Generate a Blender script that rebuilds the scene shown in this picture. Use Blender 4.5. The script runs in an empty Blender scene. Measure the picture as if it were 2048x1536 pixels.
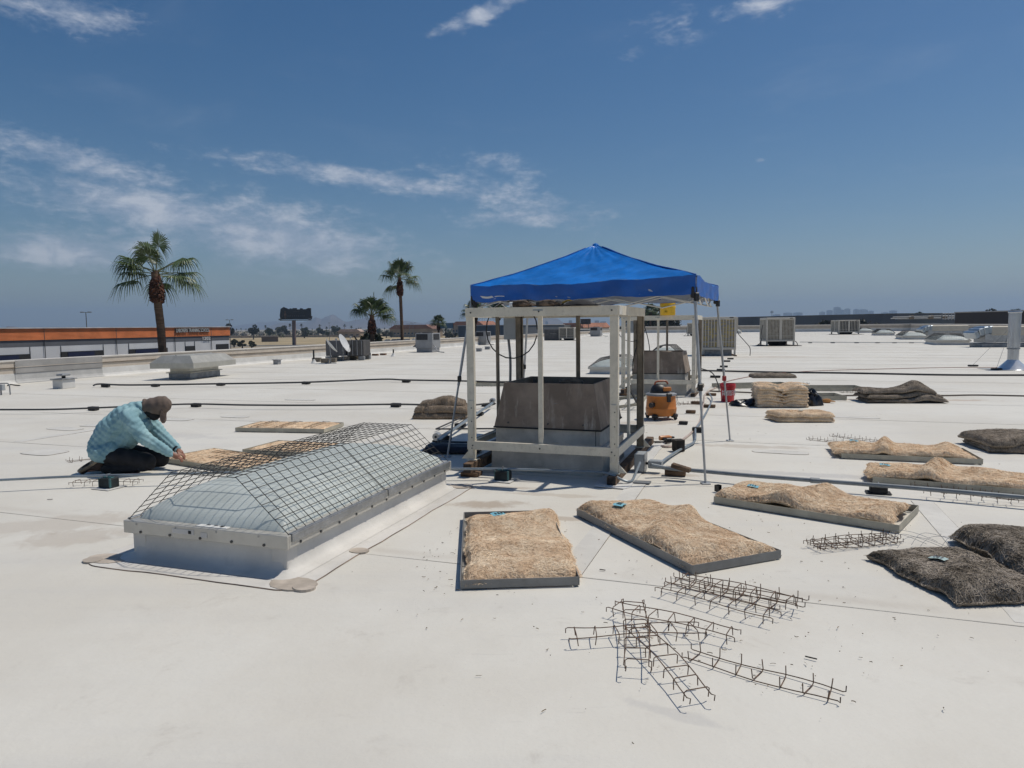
import bpy, bmesh, math, random
import numpy as np
from mathutils import Vector, Matrix, Euler
R = math.radians
sc = bpy.context.scene
COL = sc.collection

# ------------------------------------------------------------------ camera
F, CX, CY, CAMZ = 1400.0, 1024.0, 768.0, 1.65       # pixels of the 2048x1536 photograph
PITCH, ROLL = math.atan(116 / 1400.0), 0.011
_f = Vector((0, math.cos(PITCH), -math.sin(PITCH)))
_u0 = Vector((0, math.sin(PITCH), math.cos(PITCH)))
_r0 = Vector((1, 0, 0))
_r = _r0 * math.cos(ROLL) - _u0 * math.sin(ROLL)
_u = _u0 * math.cos(ROLL) + _r0 * math.sin(ROLL)
CAM = Vector((0, 0, CAMZ))
cd = bpy.data.cameras.new('camera')
cam = bpy.data.objects.new('camera', cd)
COL.objects.link(cam)
cd.sensor_width = 36.0
cd.lens = 36.0 * F / 2048.0
cd.clip_start = 0.05
cd.clip_end = 40000
cam.matrix_world = Matrix(((_r.x, _u.x, -_f.x, CAM.x), (_r.y, _u.y, -_f.y, CAM.y),
                           (_r.z, _u.z, -_f.z, CAM.z), (0, 0, 0, 1)))
sc.camera = cam

# ------------------------------------------------------------------ sky and sun
SUN_EL, SUN_AZ = 63.0, 20.0            # azimuth measured from +X towards +Y
sd = bpy.data.lights.new('sun', 'SUN')
sd.energy = 3.6
sd.angle = R(0.53)
sd.color = (1.0, 0.94, 0.84)
sun = bpy.data.objects.new('sun', sd)
COL.objects.link(sun)
_s = Vector((math.cos(R(SUN_EL)) * math.cos(R(SUN_AZ)), math.cos(R(SUN_EL)) * math.sin(R(SUN_AZ)), math.sin(R(SUN_EL))))
sun.rotation_euler = _s.to_track_quat('Z', 'Y').to_euler()
sun.location = (30, 10, 60)

sc.view_settings.view_transform = 'Standard'
sc.view_settings.look = 'None'
sc.view_settings.exposure = -0.1
sc.view_settings.gamma = 1.0
sc.view_settings.use_curve_mapping = False

W = bpy.data.worlds.new('World')
sc.world = W
W.use_nodes = True
wn, wl = W.node_tree.nodes, W.node_tree.links
wn.clear()
SKY_STRENGTH = 0.069


def wmath(op, a, b=None, c=None):
    n = wn.new('ShaderNodeMath')
    n.operation = op
    for i, v in enumerate((a, b, c)):
        if v is None:
            continue
        if isinstance(v, (int, float)):
            n.inputs[i].default_value = v
        else:
            wl.new(v, n.inputs[i])
    return n.outputs[0]


def build_world():
    out = wn.new('ShaderNodeOutputWorld')
    bg = wn.new('ShaderNodeBackground')
    bg.inputs['Strength'].default_value = SKY_STRENGTH
    wl.new(bg.outputs[0], out.inputs[0])
    sky = wn.new('ShaderNodeTexSky')
    sky.sky_type = 'NISHITA'
    sky.sun_disc = False
    sky.sun_elevation = R(SUN_EL)
    sky.sun_rotation = R(90 - SUN_AZ)
    sky.altitude = 350
    sky.air_density = 1.0
    sky.dust_density = 1.0
    sky.ozone_density = 1.7
    gm = wn.new('ShaderNodeHueSaturation')
    gm.inputs['Saturation'].default_value = 1.38
    gm.inputs['Value'].default_value = 1.0
    wl.new(sky.outputs[0], gm.inputs['Color'])
    gcol = gm.outputs[0]
    # directions
    tc = wn.new('ShaderNodeTexCoord')
    sx = wn.new('ShaderNodeSeparateXYZ')
    wl.new(tc.outputs['Generated'], sx.inputs[0])
    X, Y, Z = sx.outputs
    az = wmath('MULTIPLY', wmath('ARCTAN2', X, Y), 57.29578)
    el = wmath('MULTIPLY', wmath('ARCSINE', Z), 57.29578)
    # the cloud layer: project the direction on a plane far overhead
    zc = wmath('MAXIMUM', wmath('ADD', Z, 0.06), 0.02)
    cmb = wn.new('ShaderNodeCombineXYZ')
    wl.new(wmath('DIVIDE', X, zc), cmb.inputs[0])
    wl.new(wmath('DIVIDE', Y, zc), cmb.inputs[1])
    cmb2 = wn.new('ShaderNodeCombineXYZ')
    wl.new(wmath('MULTIPLY', az, 0.1), cmb2.inputs[0])
    wl.new(wmath('MULTIPLY', el, 0.22), cmb2.inputs[1])

    def noise(vec, scale, detail, rough, dist=0.0, lac=2.0):
        n = wn.new('ShaderNodeTexNoise')
        wl.new(vec, n.inputs['Vector'])
        n.inputs['Scale'].default_value = scale
        n.inputs['Detail'].default_value = detail
        n.inputs['Roughness'].default_value = rough
        n.inputs['Distortion'].default_value = dist
        n.inputs['Lacunarity'].default_value = lac
        return n.outputs['Fac']
    n_fluff = noise(cmb2.outputs[0], 3.2, 7, 0.6, 0.3)
    n_fine = noise(cmb2.outputs[0], 11.0, 4, 0.62, 0.2)
    n_plane = noise(cmb.outputs[0], 1.3, 5, 0.6, 0.4)

    def smooth(v, lo, hi):
        m = wn.new('ShaderNodeMapRange')
        m.interpolation_type = 'SMOOTHSTEP'
        m.inputs['From Min'].default_value = lo
        m.inputs['From Max'].default_value = hi
        wl.new(v, m.inputs['Value'])
        return m.outputs[0]
    total = None
    # banks of cloud: (azimuth, elevation, half width, half height, tilt, strength, wispiness)
    px_banks = [(120, 20, 190, 48, 0, .85, .6), (170, 325, 260, 40, -12, .9, .5), (330, 425, 320, 55, -8, 1.08, .7), (560, 475, 300, 75, -8, 1.12, .7),
                (150, 500, 260, 48, 0, 1.05, .8), (760, 362, 380, 24, -6, .95, .45), (1020, 395, 220, 50, -15, .72, .5),
                (1010, 333, 90, 28, -8, .7, .7), (1060, 435, 170, 26, 0, .85, .6), (965, 28, 85, 22, 18, 1.1, .95), (920, 50, 35, 14, 20, .9, .95),
                (1320, 60, 80, 55, 0, .55, .95), (1275, 100, 35, 25, 0, .7, .95), (1525, 10, 90, 28, 0, .95, .9),
                (1520, 318, 12, 7, 0, .6, .9), (700, 490, 115, 36, -5, 1.0, .95), (230, 462, 28, 20, 0, 1.0, .95), (115, 478, 34, 15, 0, .9, .95)]

    def azel(px, py):
        d = (_f + _r * ((px - CX) / F) - _u * ((py - CY) / F)).normalized()
        return math.degrees(math.atan2(d.x, d.y)), math.degrees(math.asin(d.z))
    banks = []
    for (px, py, hw_, hh_, tl, s_, w_) in px_banks:
        a0, e0 = azel(px, py)
        ka = (azel(px + 10, py)[0] - a0) / 10
        ke = (azel(px, py - 10)[1] - e0) / 10
        banks.append((a0, e0, hw_ * ka, hh_ * ke, tl, s_, w_))
    # the same broken cloud goes on round the rest of the sky
    banks += [(-62, 14, 16, 3, -6, .9, .7), (60, 17, 14, 3, 5, .6, .8), (-50, 33, 14, 5, 10, .7, .7),
              (30, 40, 16, 4, -12, .6, .8), (150, 15, 30, 4, 4, .8, .7), (-120, 12, 26, 3.5, 3, .8, .7)]
    for (a0, e0, wa, we, tilt, st, wisp) in banks:
        da = wmath('SUBTRACT', az, a0)
        de = wmath('SUBTRACT', el, e0)
        c, s = math.cos(R(tilt)), math.sin(R(tilt))
        p = wmath('DIVIDE', wmath('ADD', wmath('MULTIPLY', da, c), wmath('MULTIPLY', de, s)), wa)
        q = wmath('DIVIDE', wmath('SUBTRACT', wmath('MULTIPLY', de, c), wmath('MULTIPLY', da, s)), we)
        r2 = wmath('ADD', wmath('MULTIPLY', p, p), wmath('MULTIPLY', q, q))
        m = wmath('MULTIPLY', wmath('EXPONENT', wmath('MULTIPLY', r2, -1.0)), st)
        nz = wmath('ADD', wmath('MULTIPLY', n_fluff, wisp * 1.5), wmath('MULTIPLY', n_fine, (1.3 - wisp) * 0.9))
        dens = smooth(wmath('ADD', m, wmath('MULTIPLY', wmath('SUBTRACT', nz, 0.5 * (wisp * 1.5 + (1.3 - wisp) * .9)), 1.5)), 0.22, 1.32)
        dens = wmath('MULTIPLY', dens, smooth(m, 0.02, 0.3))
        total = dens if total is None else wmath('MAXIMUM', total, dens)
    thin = wmath('MULTIPLY', smooth(n_plane, 0.52, 0.85), 0.16)
    total = wmath('MAXIMUM', total, thin)
    total = wmath('MULTIPLY', total, 0.78)
    # lit tops and greyer undersides of the clouds
    mixc = wn.new('ShaderNodeMix')
    mixc.data_type = 'RGBA'
    wl.new(smooth(n_fluff, 0.42, 0.68), mixc.inputs['Factor'])
    k = 1.0 / SKY_STRENGTH
    mixc.inputs['A'].default_value = (0.42 * k, 0.48 * k, 0.60 * k, 1)
    mixc.inputs['B'].default_value = (0.66 * k, 0.69 * k, 0.76 * k, 1)
    mix = wn.new('ShaderNodeMix')
    mix.data_type = 'RGBA'
    wl.new(total, mix.inputs['Factor'])
    wl.new(gcol, mix.inputs['A'])
    wl.new(mixc.outputs['Result'], mix.inputs['B'])
    wl.new(mix.outputs['Result'], bg.inputs['Color'])


build_world()
W.cycles.sampling_method = 'MANUAL'
W.cycles.sample_map_resolution = 256


# ------------------------------------------------------------------ pixels to places
def ray(px, py):
    return _f + _r * ((px - CX) / F) - _u * ((py - CY) / F)


def G(px, py, z=0.0):
    """the place on the level z that the pixel looks at"""
    d = ray(px, py)
    return CAM + d * ((z - CAMZ) / d.z)


def D(px, py, y):
    """the place on the pixel's line of sight, y metres in front of the camera"""
    d = ray(px, py)
    return CAM + d * (y / d.y)


def Zat(px, py, y):
    return D(px, py, y).z


AXROT = R(-19.5)                                   # the building's axes
UX = Vector((math.cos(AXROT), math.sin(AXROT), 0))
VX = Vector((-math.sin(AXROT), math.cos(AXROT), 0))


# ------------------------------------------------------------------ materials
MATS = {}


def mat(name, col, rough=0.6, metal=0.0, var=0.12, scale=6.0, bump=0.0, bscale=60.0, spec=0.5, col2=None, thr=(0.42, 0.62), trans=0.0, grime=0.0, streak=None):
    if name in MATS:
        return MATS[name]
    m = bpy.data.materials.new(name)
    m.use_nodes = True
    n, l = m.node_tree.nodes, m.node_tree.links
    b = n['Principled BSDF']
    b.inputs['Roughness'].default_value = rough
    b.inputs['Metallic'].default_value = metal
    b.inputs['Specular IOR Level'].default_value = spec
    if trans:
        b.inputs['Transmission Weight'].default_value = trans
    tc = n.new('ShaderNodeTexCoord')
    vec = tc.outputs['Object']
    if streak:
        mp = n.new('ShaderNodeMapping')
        mp.inputs['Scale'].default_value = streak
        l.new(vec, mp.inputs[0])
        vec = mp.outputs[0]
    nz = n.new('ShaderNodeTexNoise')
    nz.inputs['Scale'].default_value = scale
    nz.inputs['Detail'].default_value = 6
    nz.inputs['Roughness'].default_value = 0.62
    l.new(vec, nz.inputs['Vector'])
    mr = n.new('ShaderNodeMapRange')
    mr.inputs['From Min'].default_value = thr[0]
    mr.inputs['From Max'].default_value = thr[1]
    l.new(nz.outputs['Fac'], mr.inputs['Value'])
    mx = n.new('ShaderNodeMix')
    mx.data_type = 'RGBA'
    c2 = col2 if col2 else tuple(max(0, c * (1 - var * 2)) for c in col)
    mx.inputs['A'].default_value = (*c2, 1)
    mx.inputs['B'].default_value = (*col, 1)
    l.new(mr.outputs[0], mx.inputs['Factor'])
    last = mx.outputs['Result']
    if grime:
        n2 = n.new('ShaderNodeTexNoise')
        n2.inputs['Scale'].default_value = scale * 4.3
        n2.inputs['Detail'].default_value = 8
        n2.inputs['Roughness'].default_value = 0.7
        l.new(tc.outputs['Object'], n2.inputs['Vector'])
        m2 = n.new('ShaderNodeMapRange')
        m2.inputs['From Min'].default_value = 0.52
        m2.inputs['From Max'].default_value = 0.75
        m2.inputs['To Max'].default_value = grime
        l.new(n2.outputs['Fac'], m2.inputs['Value'])
        mg = n.new('ShaderNodeMix')
        mg.data_type = 'RGBA'
        l.new(m2.outputs[0], mg.inputs['Factor'])
        l.new(last, mg.inputs['A'])
        mg.inputs['B'].default_value = (0.16, 0.12, 0.085, 1)
        last = mg.outputs['Result']
    l.new(last, b.inputs['Base Color'])
    if bump:
        nb = n.new('ShaderNodeTexNoise')
        nb.inputs['Scale'].default_value = bscale
        nb.inputs['Detail'].default_value = 4
        l.new(vec, nb.inputs['Vector'])
        bp = n.new('ShaderNodeBump')
        bp.inputs['Strength'].default_value = bump
        bp.inputs['Distance'].default_value = 0.02
        l.new(nb.outputs['Fac'], bp.inputs['Height'])
        l.new(bp.outputs[0], b.inputs['Normal'])
    MATS[name] = m
    return m


# ------------------------------------------------------------------ mesh building
class MB:
    """collects shapes; build() links them as one mesh object"""

    def __init__(s):
        s.v, s.f = [], []

    def add(s, vs, fs):
        o = len(s.v)
        s.v += [tuple(p) for p in vs]
        s.f += [tuple(i + o for i in f) for f in fs]
        return s

    def box(s, c, size, rz=0.0, rx=0.0, ry=0.0, taper=None):
        hx, hy, hz = size[0] / 2, size[1] / 2, size[2] / 2
        tx, ty = taper if taper else (1, 1)
        pts = [(-hx, -hy, -hz), (hx, -hy, -hz), (hx, hy, -hz), (-hx, hy, -hz),
               (-hx * tx, -hy * ty, hz), (hx * tx, -hy * ty, hz), (hx * tx, hy * ty, hz), (-hx * tx, hy * ty, hz)]
        if rz or rx or ry:
            m = Euler((rx, ry, rz)).to_matrix()
            pts = [m @ Vector(p) for p in pts]
        pts = [(p[0] + c[0], p[1] + c[1], p[2] + c[2]) for p in pts]
        return s.add(pts, [(0, 3, 2, 1), (4, 5, 6, 7), (0, 1, 5, 4), (1, 2, 6, 5), (2, 3, 7, 6), (3, 0, 4, 7)])

    def cbox(s, c, size, ch=0.006, rz=0.0, rx=0.0, ry=0.0):
        """box with chamfered edges"""
        hx, hy, hz = size[0] / 2, size[1] / 2, size[2] / 2
        ch = min(ch, hx * .9, hy * .9, hz * .9)
        pts, idx = [], {}
        for sx in (-1, 1):
            for sy in (-1, 1):
                for sz in (-1, 1):
                    for k, p in enumerate(((sx * (hx - ch), sy * (hy - ch), sz * hz), (sx * (hx - ch), sy * hy, sz * (hz - ch)), (sx * hx, sy * (hy - ch), sz * (hz - ch)))):
                        idx[(sx, sy, sz, k)] = len(pts)
                        pts.append(p)
        fs = []
        for sg in (-1, 1):
            fs.append([idx[(a, b, sg, 0)] for a, b in ((-1, -1), (1, -1), (1, 1), (-1, 1))][::sg])
            fs.append([idx[(a, sg, b, 1)] for a, b in ((-1, -1), (1, -1), (1, 1), (-1, 1))][::-sg])
            fs.append([idx[(sg, a, b, 2)] for a, b in ((-1, -1), (1, -1), (1, 1), (-1, 1))][::sg])
        for a in (-1, 1):
            for b in (-1, 1):
                fs.append([idx[(-1, a, b, 0)], idx[(1, a, b, 0)], idx[(1, a, b, 1)], idx[(-1, a, b, 1)]][::a * b])
                fs.append([idx[(a, -1, b, 0)], idx[(a, 1, b, 0)], idx[(a, 1, b, 2)], idx[(a, -1, b, 2)]][::-a * b])
                fs.append([idx[(a, b, -1, 1)], idx[(a, b, 1, 1)], idx[(a, b, 1, 2)], idx[(a, b, -1, 2)]][::a * b])
                for e in (-1, 1):
                    fs.append([idx[(a, b, e, 0)], idx[(a, b, e, 1)], idx[(a, b, e, 2)]][::-a * b * e])
        m = Euler((rx, ry, rz)).to_matrix()
        pts = [m @ Vector(p) for p in pts]
        return s.add([(p[0] + c[0], p[1] + c[1], p[2] + c[2]) for p in pts], fs)

    def tube(s, pts, r, n=6, cap=True):
        P = [Vector(p) for p in pts]
        rs = r if isinstance(r, (list, tuple)) else [r] * len(P)
        T = []
        for i in range(len(P)):
            t = P[min(i + 1, len(P) - 1)] - P[max(i - 1, 0)]
            T.append(t.normalized() if t.length > 1e-9 else Vector((0, 0, 1)))
        a = Vector((0, 0, 1)) if abs(T[0].z) < 0.9 else Vector((1, 0, 0))
        nrm = T[0].cross(a).normalized()
        vs, fs = [], []
        for i, p in enumerate(P):
            nrm = (nrm - T[i] * nrm.dot(T[i])).normalized()
            b = T[i].cross(nrm)
            for k in range(n):
                an = 2 * math.pi * k / n
                vs.append(p + (nrm * math.cos(an) + b * math.sin(an)) * rs[i])
        for i in range(len(P) - 1):
            for k in range(n):
                k2 = (k + 1) % n
                fs.append((i * n + k, i * n + k2, (i + 1) * n + k2, (i + 1) * n + k))
        if cap:
            fs.append(tuple(range(n))[::-1])
            fs.append(tuple((len(P) - 1) * n + k for k in range(n)))
        return s.add(vs, fs)

    def lathe(s, prof, n=20, c=(0, 0, 0), a0=0.0, sx=1.0, sy=1.0):
        """prof: (radius, z) from bottom to top, around the z axis"""
        vs, fs = [], []
        for r_, z in prof:
            for k in range(n):
                an = a0 + 2 * math.pi * k / n
                vs.append((c[0] + r_ * sx * math.cos(an), c[1] + r_ * sy * math.sin(an), c[2] + z))
        for i in range(len(prof) - 1):
            for k in range(n):
                k2 = (k + 1) % n
                fs.append((i * n + k, i * n + k2, (i + 1) * n + k2, (i + 1) * n + k))
        if prof[0][0] > 1e-4:
            fs.append(tuple(range(n))[::-1])
        if prof[-1][0] > 1e-4:
            fs.append(tuple((len(prof) - 1) * n + k for k in range(n)))
        return s.add(vs, fs)

    def prism(s, poly, y0, y1):
        """polygon in x,z extruded along y"""
        n = len(poly)
        vs = [(p[0], y0, p[1]) for p in poly] + [(p[0], y1, p[1]) for p in poly]
        fs = [tuple(range(n)), tuple(range(2 * n - 1, n - 1, -1))]
        for i in range(n):
            j = (i + 1) % n
            fs.append((i, i + n, j + n, j))
        return s.add(vs, fs)

    def slab(s, poly, z0, z1):
        """polygon in x,y extruded along z"""
        n = len(poly)
        vs = [(p[0], p[1], z0) for p in poly] + [(p[0], p[1], z1) for p in poly]
        fs = [tuple(range(n))[::-1], tuple(range(n, 2 * n))]
        for i in range(n):
            j = (i + 1) % n
            fs.append((i, j, j + n, i + n))
        return s.add(vs, fs)

    def grid(s, fn, nu, nv, closed=False):
        vs = [fn(i / nu, j / nv) for j in range(nv + 1) for i in range(nu + 1)]
        fs = [(j * (nu + 1) + i, j * (nu + 1) + i + 1, (j + 1) * (nu + 1) + i + 1, (j + 1) * (nu + 1) + i) for j in range(nv) for i in range(nu)]
        return s.add(vs, fs)

    def mesh(s, name, material, smooth=False):
        me = bpy.data.meshes.new(name)
        me.from_pydata(s.v, [], s.f)
        me.materials.append(material)
        if smooth:
            me.shade_smooth()
            try:
                me.set_sharp_from_angle(angle=R(35 if smooth is True else smooth))
            except Exception:
                pass
        me.update()
        return me

    def build(s, name, material, parent=None, loc=(0, 0, 0), rz=0.0, smooth=False, fix=False):
        me = s.mesh(name, material, smooth)
        if fix:
            fixn(me)
        return put(name, me, parent, loc, rz)


def fixn(me):
    bm = bmesh.new()
    bm.from_mesh(me)
    bmesh.ops.recalc_face_normals(bm, faces=bm.faces)
    bm.to_mesh(me)
    bm.free()


def put(name, me, parent=None, loc=(0, 0, 0), rz=0.0):
    o = bpy.data.objects.new(name, me)
    COL.objects.link(o)
    o.location = loc
    o.rotation_euler = (0, 0, rz)
    if parent is not None:
        o.parent = parent
    return o


def tag(o, label=None, cat=None, group=None, kind=None):
    if label:
        o['label'] = label
    if cat:
        o['category'] = cat
    if group:
        o['group'] = group
    if kind:
        o['kind'] = kind
    return o


def thing(name, label, cat, loc=(0, 0, 0), rz=0.0, group=None):
    o = bpy.data.objects.new(name, None)
    COL.objects.link(o)
    o.empty_display_size = 0.1
    o.location = loc
    o.rotation_euler = (0, 0, rz)
    return tag(o, label, cat, group)


def copy_tree(o, parent=None):
    c = o.copy()
    COL.objects.link(c)
    c.parent = parent
    for ch in KIDS.get(o.name, []) or [x for x in o.children]:
        copy_tree(ch, c)
    return c


KIDS = {}


def dup(root, loc, rz, label, group=None, scale=None):
    c = copy_tree(root)
    c.location = loc
    c.rotation_euler = (0, 0, rz)
    c['label'] = label
    if group:
        c['group'] = group
    if scale:
        c.scale = scale if isinstance(scale, (tuple, list)) else (scale,) * 3
    return c


def smoothpath(pts, k=6):
    P = [Vector(p) for p in pts]
    if len(P) < 3:
        return P
    out = []
    for i in range(len(P) - 1):
        p0, p1, p2, p3 = P[max(i - 1, 0)], P[i], P[i + 1], P[min(i + 2, len(P) - 1)]
        for j in range(k):
            t = j / k
            out.append(0.5 * ((2 * p1) + (p2 - p0) * t + (2 * p0 - 5 * p1 + 4 * p2 - p3) * t * t + (3 * p1 - p0 - 3 * p2 + p3) * t ** 3))
    out.append(P[-1])
    return out


def hnoise(x, y, seed=0):
    """cheap smooth noise for shapes"""
    return (math.sin(x * 1.7 + y * 2.3 + seed * 1.3) + math.sin(x * 3.1 - y * 1.9 + seed * 2.7) * .6 + math.sin(-x * 5.3 + y * 4.1 + seed * .7) * .35 + math.sin(x * 9.1 + y * 7.7 + seed * 3.1) * .18) / 2.1


def text_mesh(name, body, size, material, parent, loc, rot, depth=0.004, bold=0.0, align='CENTER', sx=1.0):
    cu = bpy.data.curves.new(name, 'FONT')
    cu.body = body
    cu.size = size
    cu.extrude = depth
    cu.offset = bold
    cu.align_x = align
    cu.align_y = 'CENTER'
    cu.resolution_u = 2
    t = bpy.data.objects.new(name + '_tmp', cu)
    COL.objects.link(t)
    bpy.context.view_layer.update()
    me = bpy.data.meshes.new_from_object(t.evaluated_get(bpy.context.evaluated_depsgraph_get()))
    bpy.data.objects.remove(t)
    bpy.data.curves.remove(cu)
    me.materials.clear()
    me.materials.append(material)
    o = put(name, me, parent, loc)
    o.rotation_euler = rot
    o.scale = (sx, 1, 1)
    return o

# ================================================================== THE SETTING
GZ = -6.2                                          # street level below the roof

m_ground = mat('dry_ground', (0.36, 0.29, 0.19), 0.95, var=0.2, scale=0.01, col2=(0.25, 0.22, 0.16), grime=0.35)
MB().grid(lambda a, b: ((a - .5) * 36000, (b - .5) * 36000, GZ), 12, 12).build('ground', m_ground)['kind'] = 'structure'
m_asph = mat('asphalt', (0.075, 0.075, 0.078), 0.9, var=0.2, scale=0.2)
MB().slab([(-44, 10), (-13.6, 24), (40, 190), (10, 340), (-70, 420), (-120, 420), (-75, 330), (-36, 130), (-52, 60)], GZ - .1, GZ + .004).build('car_park', m_asph)['kind'] = 'structure'
o = MB().slab([(-400, 300), (-30, 322), (40, 322), (40, 336), (-30, 338), (-400, 318)], GZ - .1, GZ + .008).build('road', mat('road', (0.10, 0.10, 0.10), 0.9, scale=.1))
o['kind'] = 'structure'

# ---- roof outline
PA, PDIR = Vector((-16.45, 20.0, 0)), Vector((0.305, 0.9523, 0)).normalized()      # left parapet, inner face
RC = Vector((70.3, 123.8, 0))                                                    # far right corner
FARDIR = -UX


def isect(p, d, q, e):
    den = d.x * e.y - d.y * e.x
    t = ((q.x - p.x) * e.y - (q.y - p.y) * e.x) / den
    return p + d * t


LC = isect(PA, PDIR, RC, FARDIR)


def m_roof_make():
    m = bpy.data.materials.new('white_roof_membrane')
    m.use_nodes = True
    n, l = m.node_tree.nodes, m.node_tree.links
    b = n['Principled BSDF']
    b.inputs['Roughness'].default_value = 0.62
    b.inputs['Specular IOR Level'].default_value = 0.35
    tc = n.new('ShaderNodeTexCoord')
    obj = tc.outputs['Object']

    def nz(scale, detail, rough, vec=obj, dist=0.0):
        t = n.new('ShaderNodeTexNoise')
        t.inputs['Scale'].default_value = scale
        t.inputs['Detail'].default_value = detail
        t.inputs['Roughness'].default_value = rough
        t.inputs['Distortion'].default_value = dist
        l.new(vec, t.inputs['Vector'])
        return t.outputs['Fac']

    def rng(v, a, b_, t0=0.0, t1=1.0, sm=True):
        r = n.new('ShaderNodeMapRange')
        r.interpolation_type = 'SMOOTHSTEP' if sm else 'LINEAR'
        for k, x in zip(('From Min', 'From Max', 'To Min', 'To Max'), (a, b_, t0, t1)):
            r.inputs[k].default_value = x
        l.new(v, r.inputs['Value'])
        return r.outputs[0]

    def math_(op, a, c):
        t = n.new('ShaderNodeMath')
        t.operation = op
        for i, v in enumerate((a, c)):
            if isinstance(v, (int, float)):
                t.inputs[i].default_value = v
            else:
                l.new(v, t.inputs[i])
        return t.outputs[0]

    def mix(a, c, f):
        t = n.new('ShaderNodeMix')
        t.data_type = 'RGBA'
        for k, v in (('A', a), ('B', c), ('Factor', f)):
            if isinstance(v, tuple):
                t.inputs[k].default_value = (*v, 1)
            elif isinstance(v, (int, float)):
                t.inputs[k].default_value = v
            else:
                l.new(v, t.inputs[k])
        return t.outputs['Result']
    st = n.new('ShaderNodeMapping')
    st.inputs['Rotation'].default_value = (0, 0, R(19.5))
    st.inputs['Scale'].default_value = (0.12, 1.0, 1.0)
    l.new(obj, st.inputs[0])
    strk = st.outputs[0]
    base = mix((0.61, 0.58, 0.515), (0.67, 0.648, 0.588), rng(nz(0.35, 6, .6), .36, .62))
    base = mix(base, (0.575, 0.53, 0.46), rng(nz(0.9, 8, .68, dist=.6), .52, .85, 0, .5))
    base = mix(base, (0.53, 0.52, 0.50), rng(nz(1.6, 6, .6, vec=strk), .48, .78, 0, .45))
    base = mix(base, (0.36, 0.32, 0.275), rng(nz(3.1, 12, .76, dist=.4), .55, .82, 0, .6))
    base = mix(base, (0.24, 0.21, 0.18), rng(nz(34, 5, .7), .66, .80, 0, .5))
    base = mix(base, (0.36, 0.35, 0.34), math_('MULTIPLY', rng(nz(9, 9, .75, vec=strk), .58, .74, 0, .65), rng(nz(.5, 3, .5), .45, .65)))
    # stains with a place and a shape of their own: (x, y, half-length, half-width, turn, colour, strength)
    st_n = math_('MULTIPLY', math_('SUBTRACT', nz(4.2, 7, .66, dist=.5), .5), 2.3)
    for (sx, sy, la, lb, tn, colr, sg) in STAINS:
        mp = n.new('ShaderNodeMapping')
        mp.vector_type = 'TEXTURE'
        mp.inputs['Location'].default_value = (sx, sy, 0)
        mp.inputs['Rotation'].default_value = (0, 0, R(tn))
        mp.inputs['Scale'].default_value = (la, lb, 1)
        l.new(obj, mp.inputs[0])
        sep = n.new('ShaderNodeSeparateXYZ')
        l.new(mp.outputs[0], sep.inputs[0])
        rr = math_('SQRT', math_('ADD', math_('MULTIPLY', sep.outputs[0], sep.outputs[0]), math_('MULTIPLY', sep.outputs[1], sep.outputs[1])), 0)
        rr = math_('ADD', rr, st_n)
        base = mix(base, colr, rng(rr, 1.15, .55, 0, sg))
    # dirt gathered along the lap of each sheet (uv.y runs in metres across the sheet)
    uv = n.new('ShaderNodeSeparateXYZ')
    l.new(tc.outputs['UV'], uv.inputs[0])
    lap = math_('MULTIPLY', rng(uv.outputs[1], .012, .001), rng(nz(1.4, 6, .7), .32, .66, .06, .6))
    base = mix(base, (0.20, 0.165, 0.13), lap)
    lap2 = math_('MULTIPLY', rng(math_('ABSOLUTE', math_('SUBTRACT', uv.outputs[1], .11), 0), .10, .0, 0, .32), rng(nz(.8, 6, .7), .40, .62))
    base = mix(base, (0.44, 0.39, 0.33), lap2)
    l.new(base, b.inputs['Base Color'])
    bp = n.new('ShaderNodeBump')
    bp.inputs['Strength'].default_value = 0.4
    bp.inputs['Distance'].default_value = 0.03
    l.new(math_('ADD', math_('ADD', nz(2.2, 5, .55), math_('MULTIPLY', nz(6.0, 5, .6, vec=strk, dist=.8), .35)), math_('MULTIPLY', nz(40, 3, .5), .08)), bp.inputs['Height'])
    l.new(bp.outputs[0], b.inputs['Normal'])
    return m


TAN, GREY, RUST = (0.40, 0.33, 0.26), (0.44, 0.43, 0.42), (0.40, 0.27, 0.18)
STAINS = []
for (px, py, la, lb, tn, cl, sg) in [(970, 1010, .34, .16, 0, TAN, .8), (1085, 1035, .5, .07, -12, TAN, .6), (1830, 800, 1.7, .22, -10, RUST, .5), (1500, 893, .9, .14, -15, TAN, .45), (1570, 948, 1.5, .12, -16, GREY, .5),
                                     (1330, 950, .5, .1, -10, TAN, .5), (100, 1050, .9, .3, 20, TAN, .35), (150, 1075, .5, .25, 20, TAN, .4), (1340, 1425, .22, .05, -30, GREY, .35), 
                                     (1300, 845, .8, .25, 10, TAN, .45), (940, 820, .5, .15, 0, TAN, .5), (1380, 715, 1.6, .4, 0, RUST, .25), (1530, 714, 2.6, .35, -10, RUST, .55), (330, 870, 1.2, .3, -20, GREY, .3),
                                     (760, 940, .5, .2, 10, GREY, .3), (1100, 990, .6, .08, -15, TAN, .4), (1000, 975, .5, .06, -10, TAN, .5)]:
    p_ = G(px, py)
    STAINS.append((p_.x, p_.y, la, lb, tn, cl, sg))
m_roof = m_roof_make()
m_edge = mat('parapet_stucco', (0.55, 0.48, 0.40), 0.85, var=.07, scale=1.5, bump=.2, bscale=40, grime=.15)
m_flash = mat('white_flashing', (0.66, 0.65, 0.62), 0.6, var=.07, scale=1.2, bump=.1, bscale=9, grime=.12)
m_cope = mat('coping', (0.66, 0.62, 0.56), 0.5, var=.06, scale=2)
m_dirtline = mat('reglet', (0.20, 0.165, 0.13), 0.9, scale=3)
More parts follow.
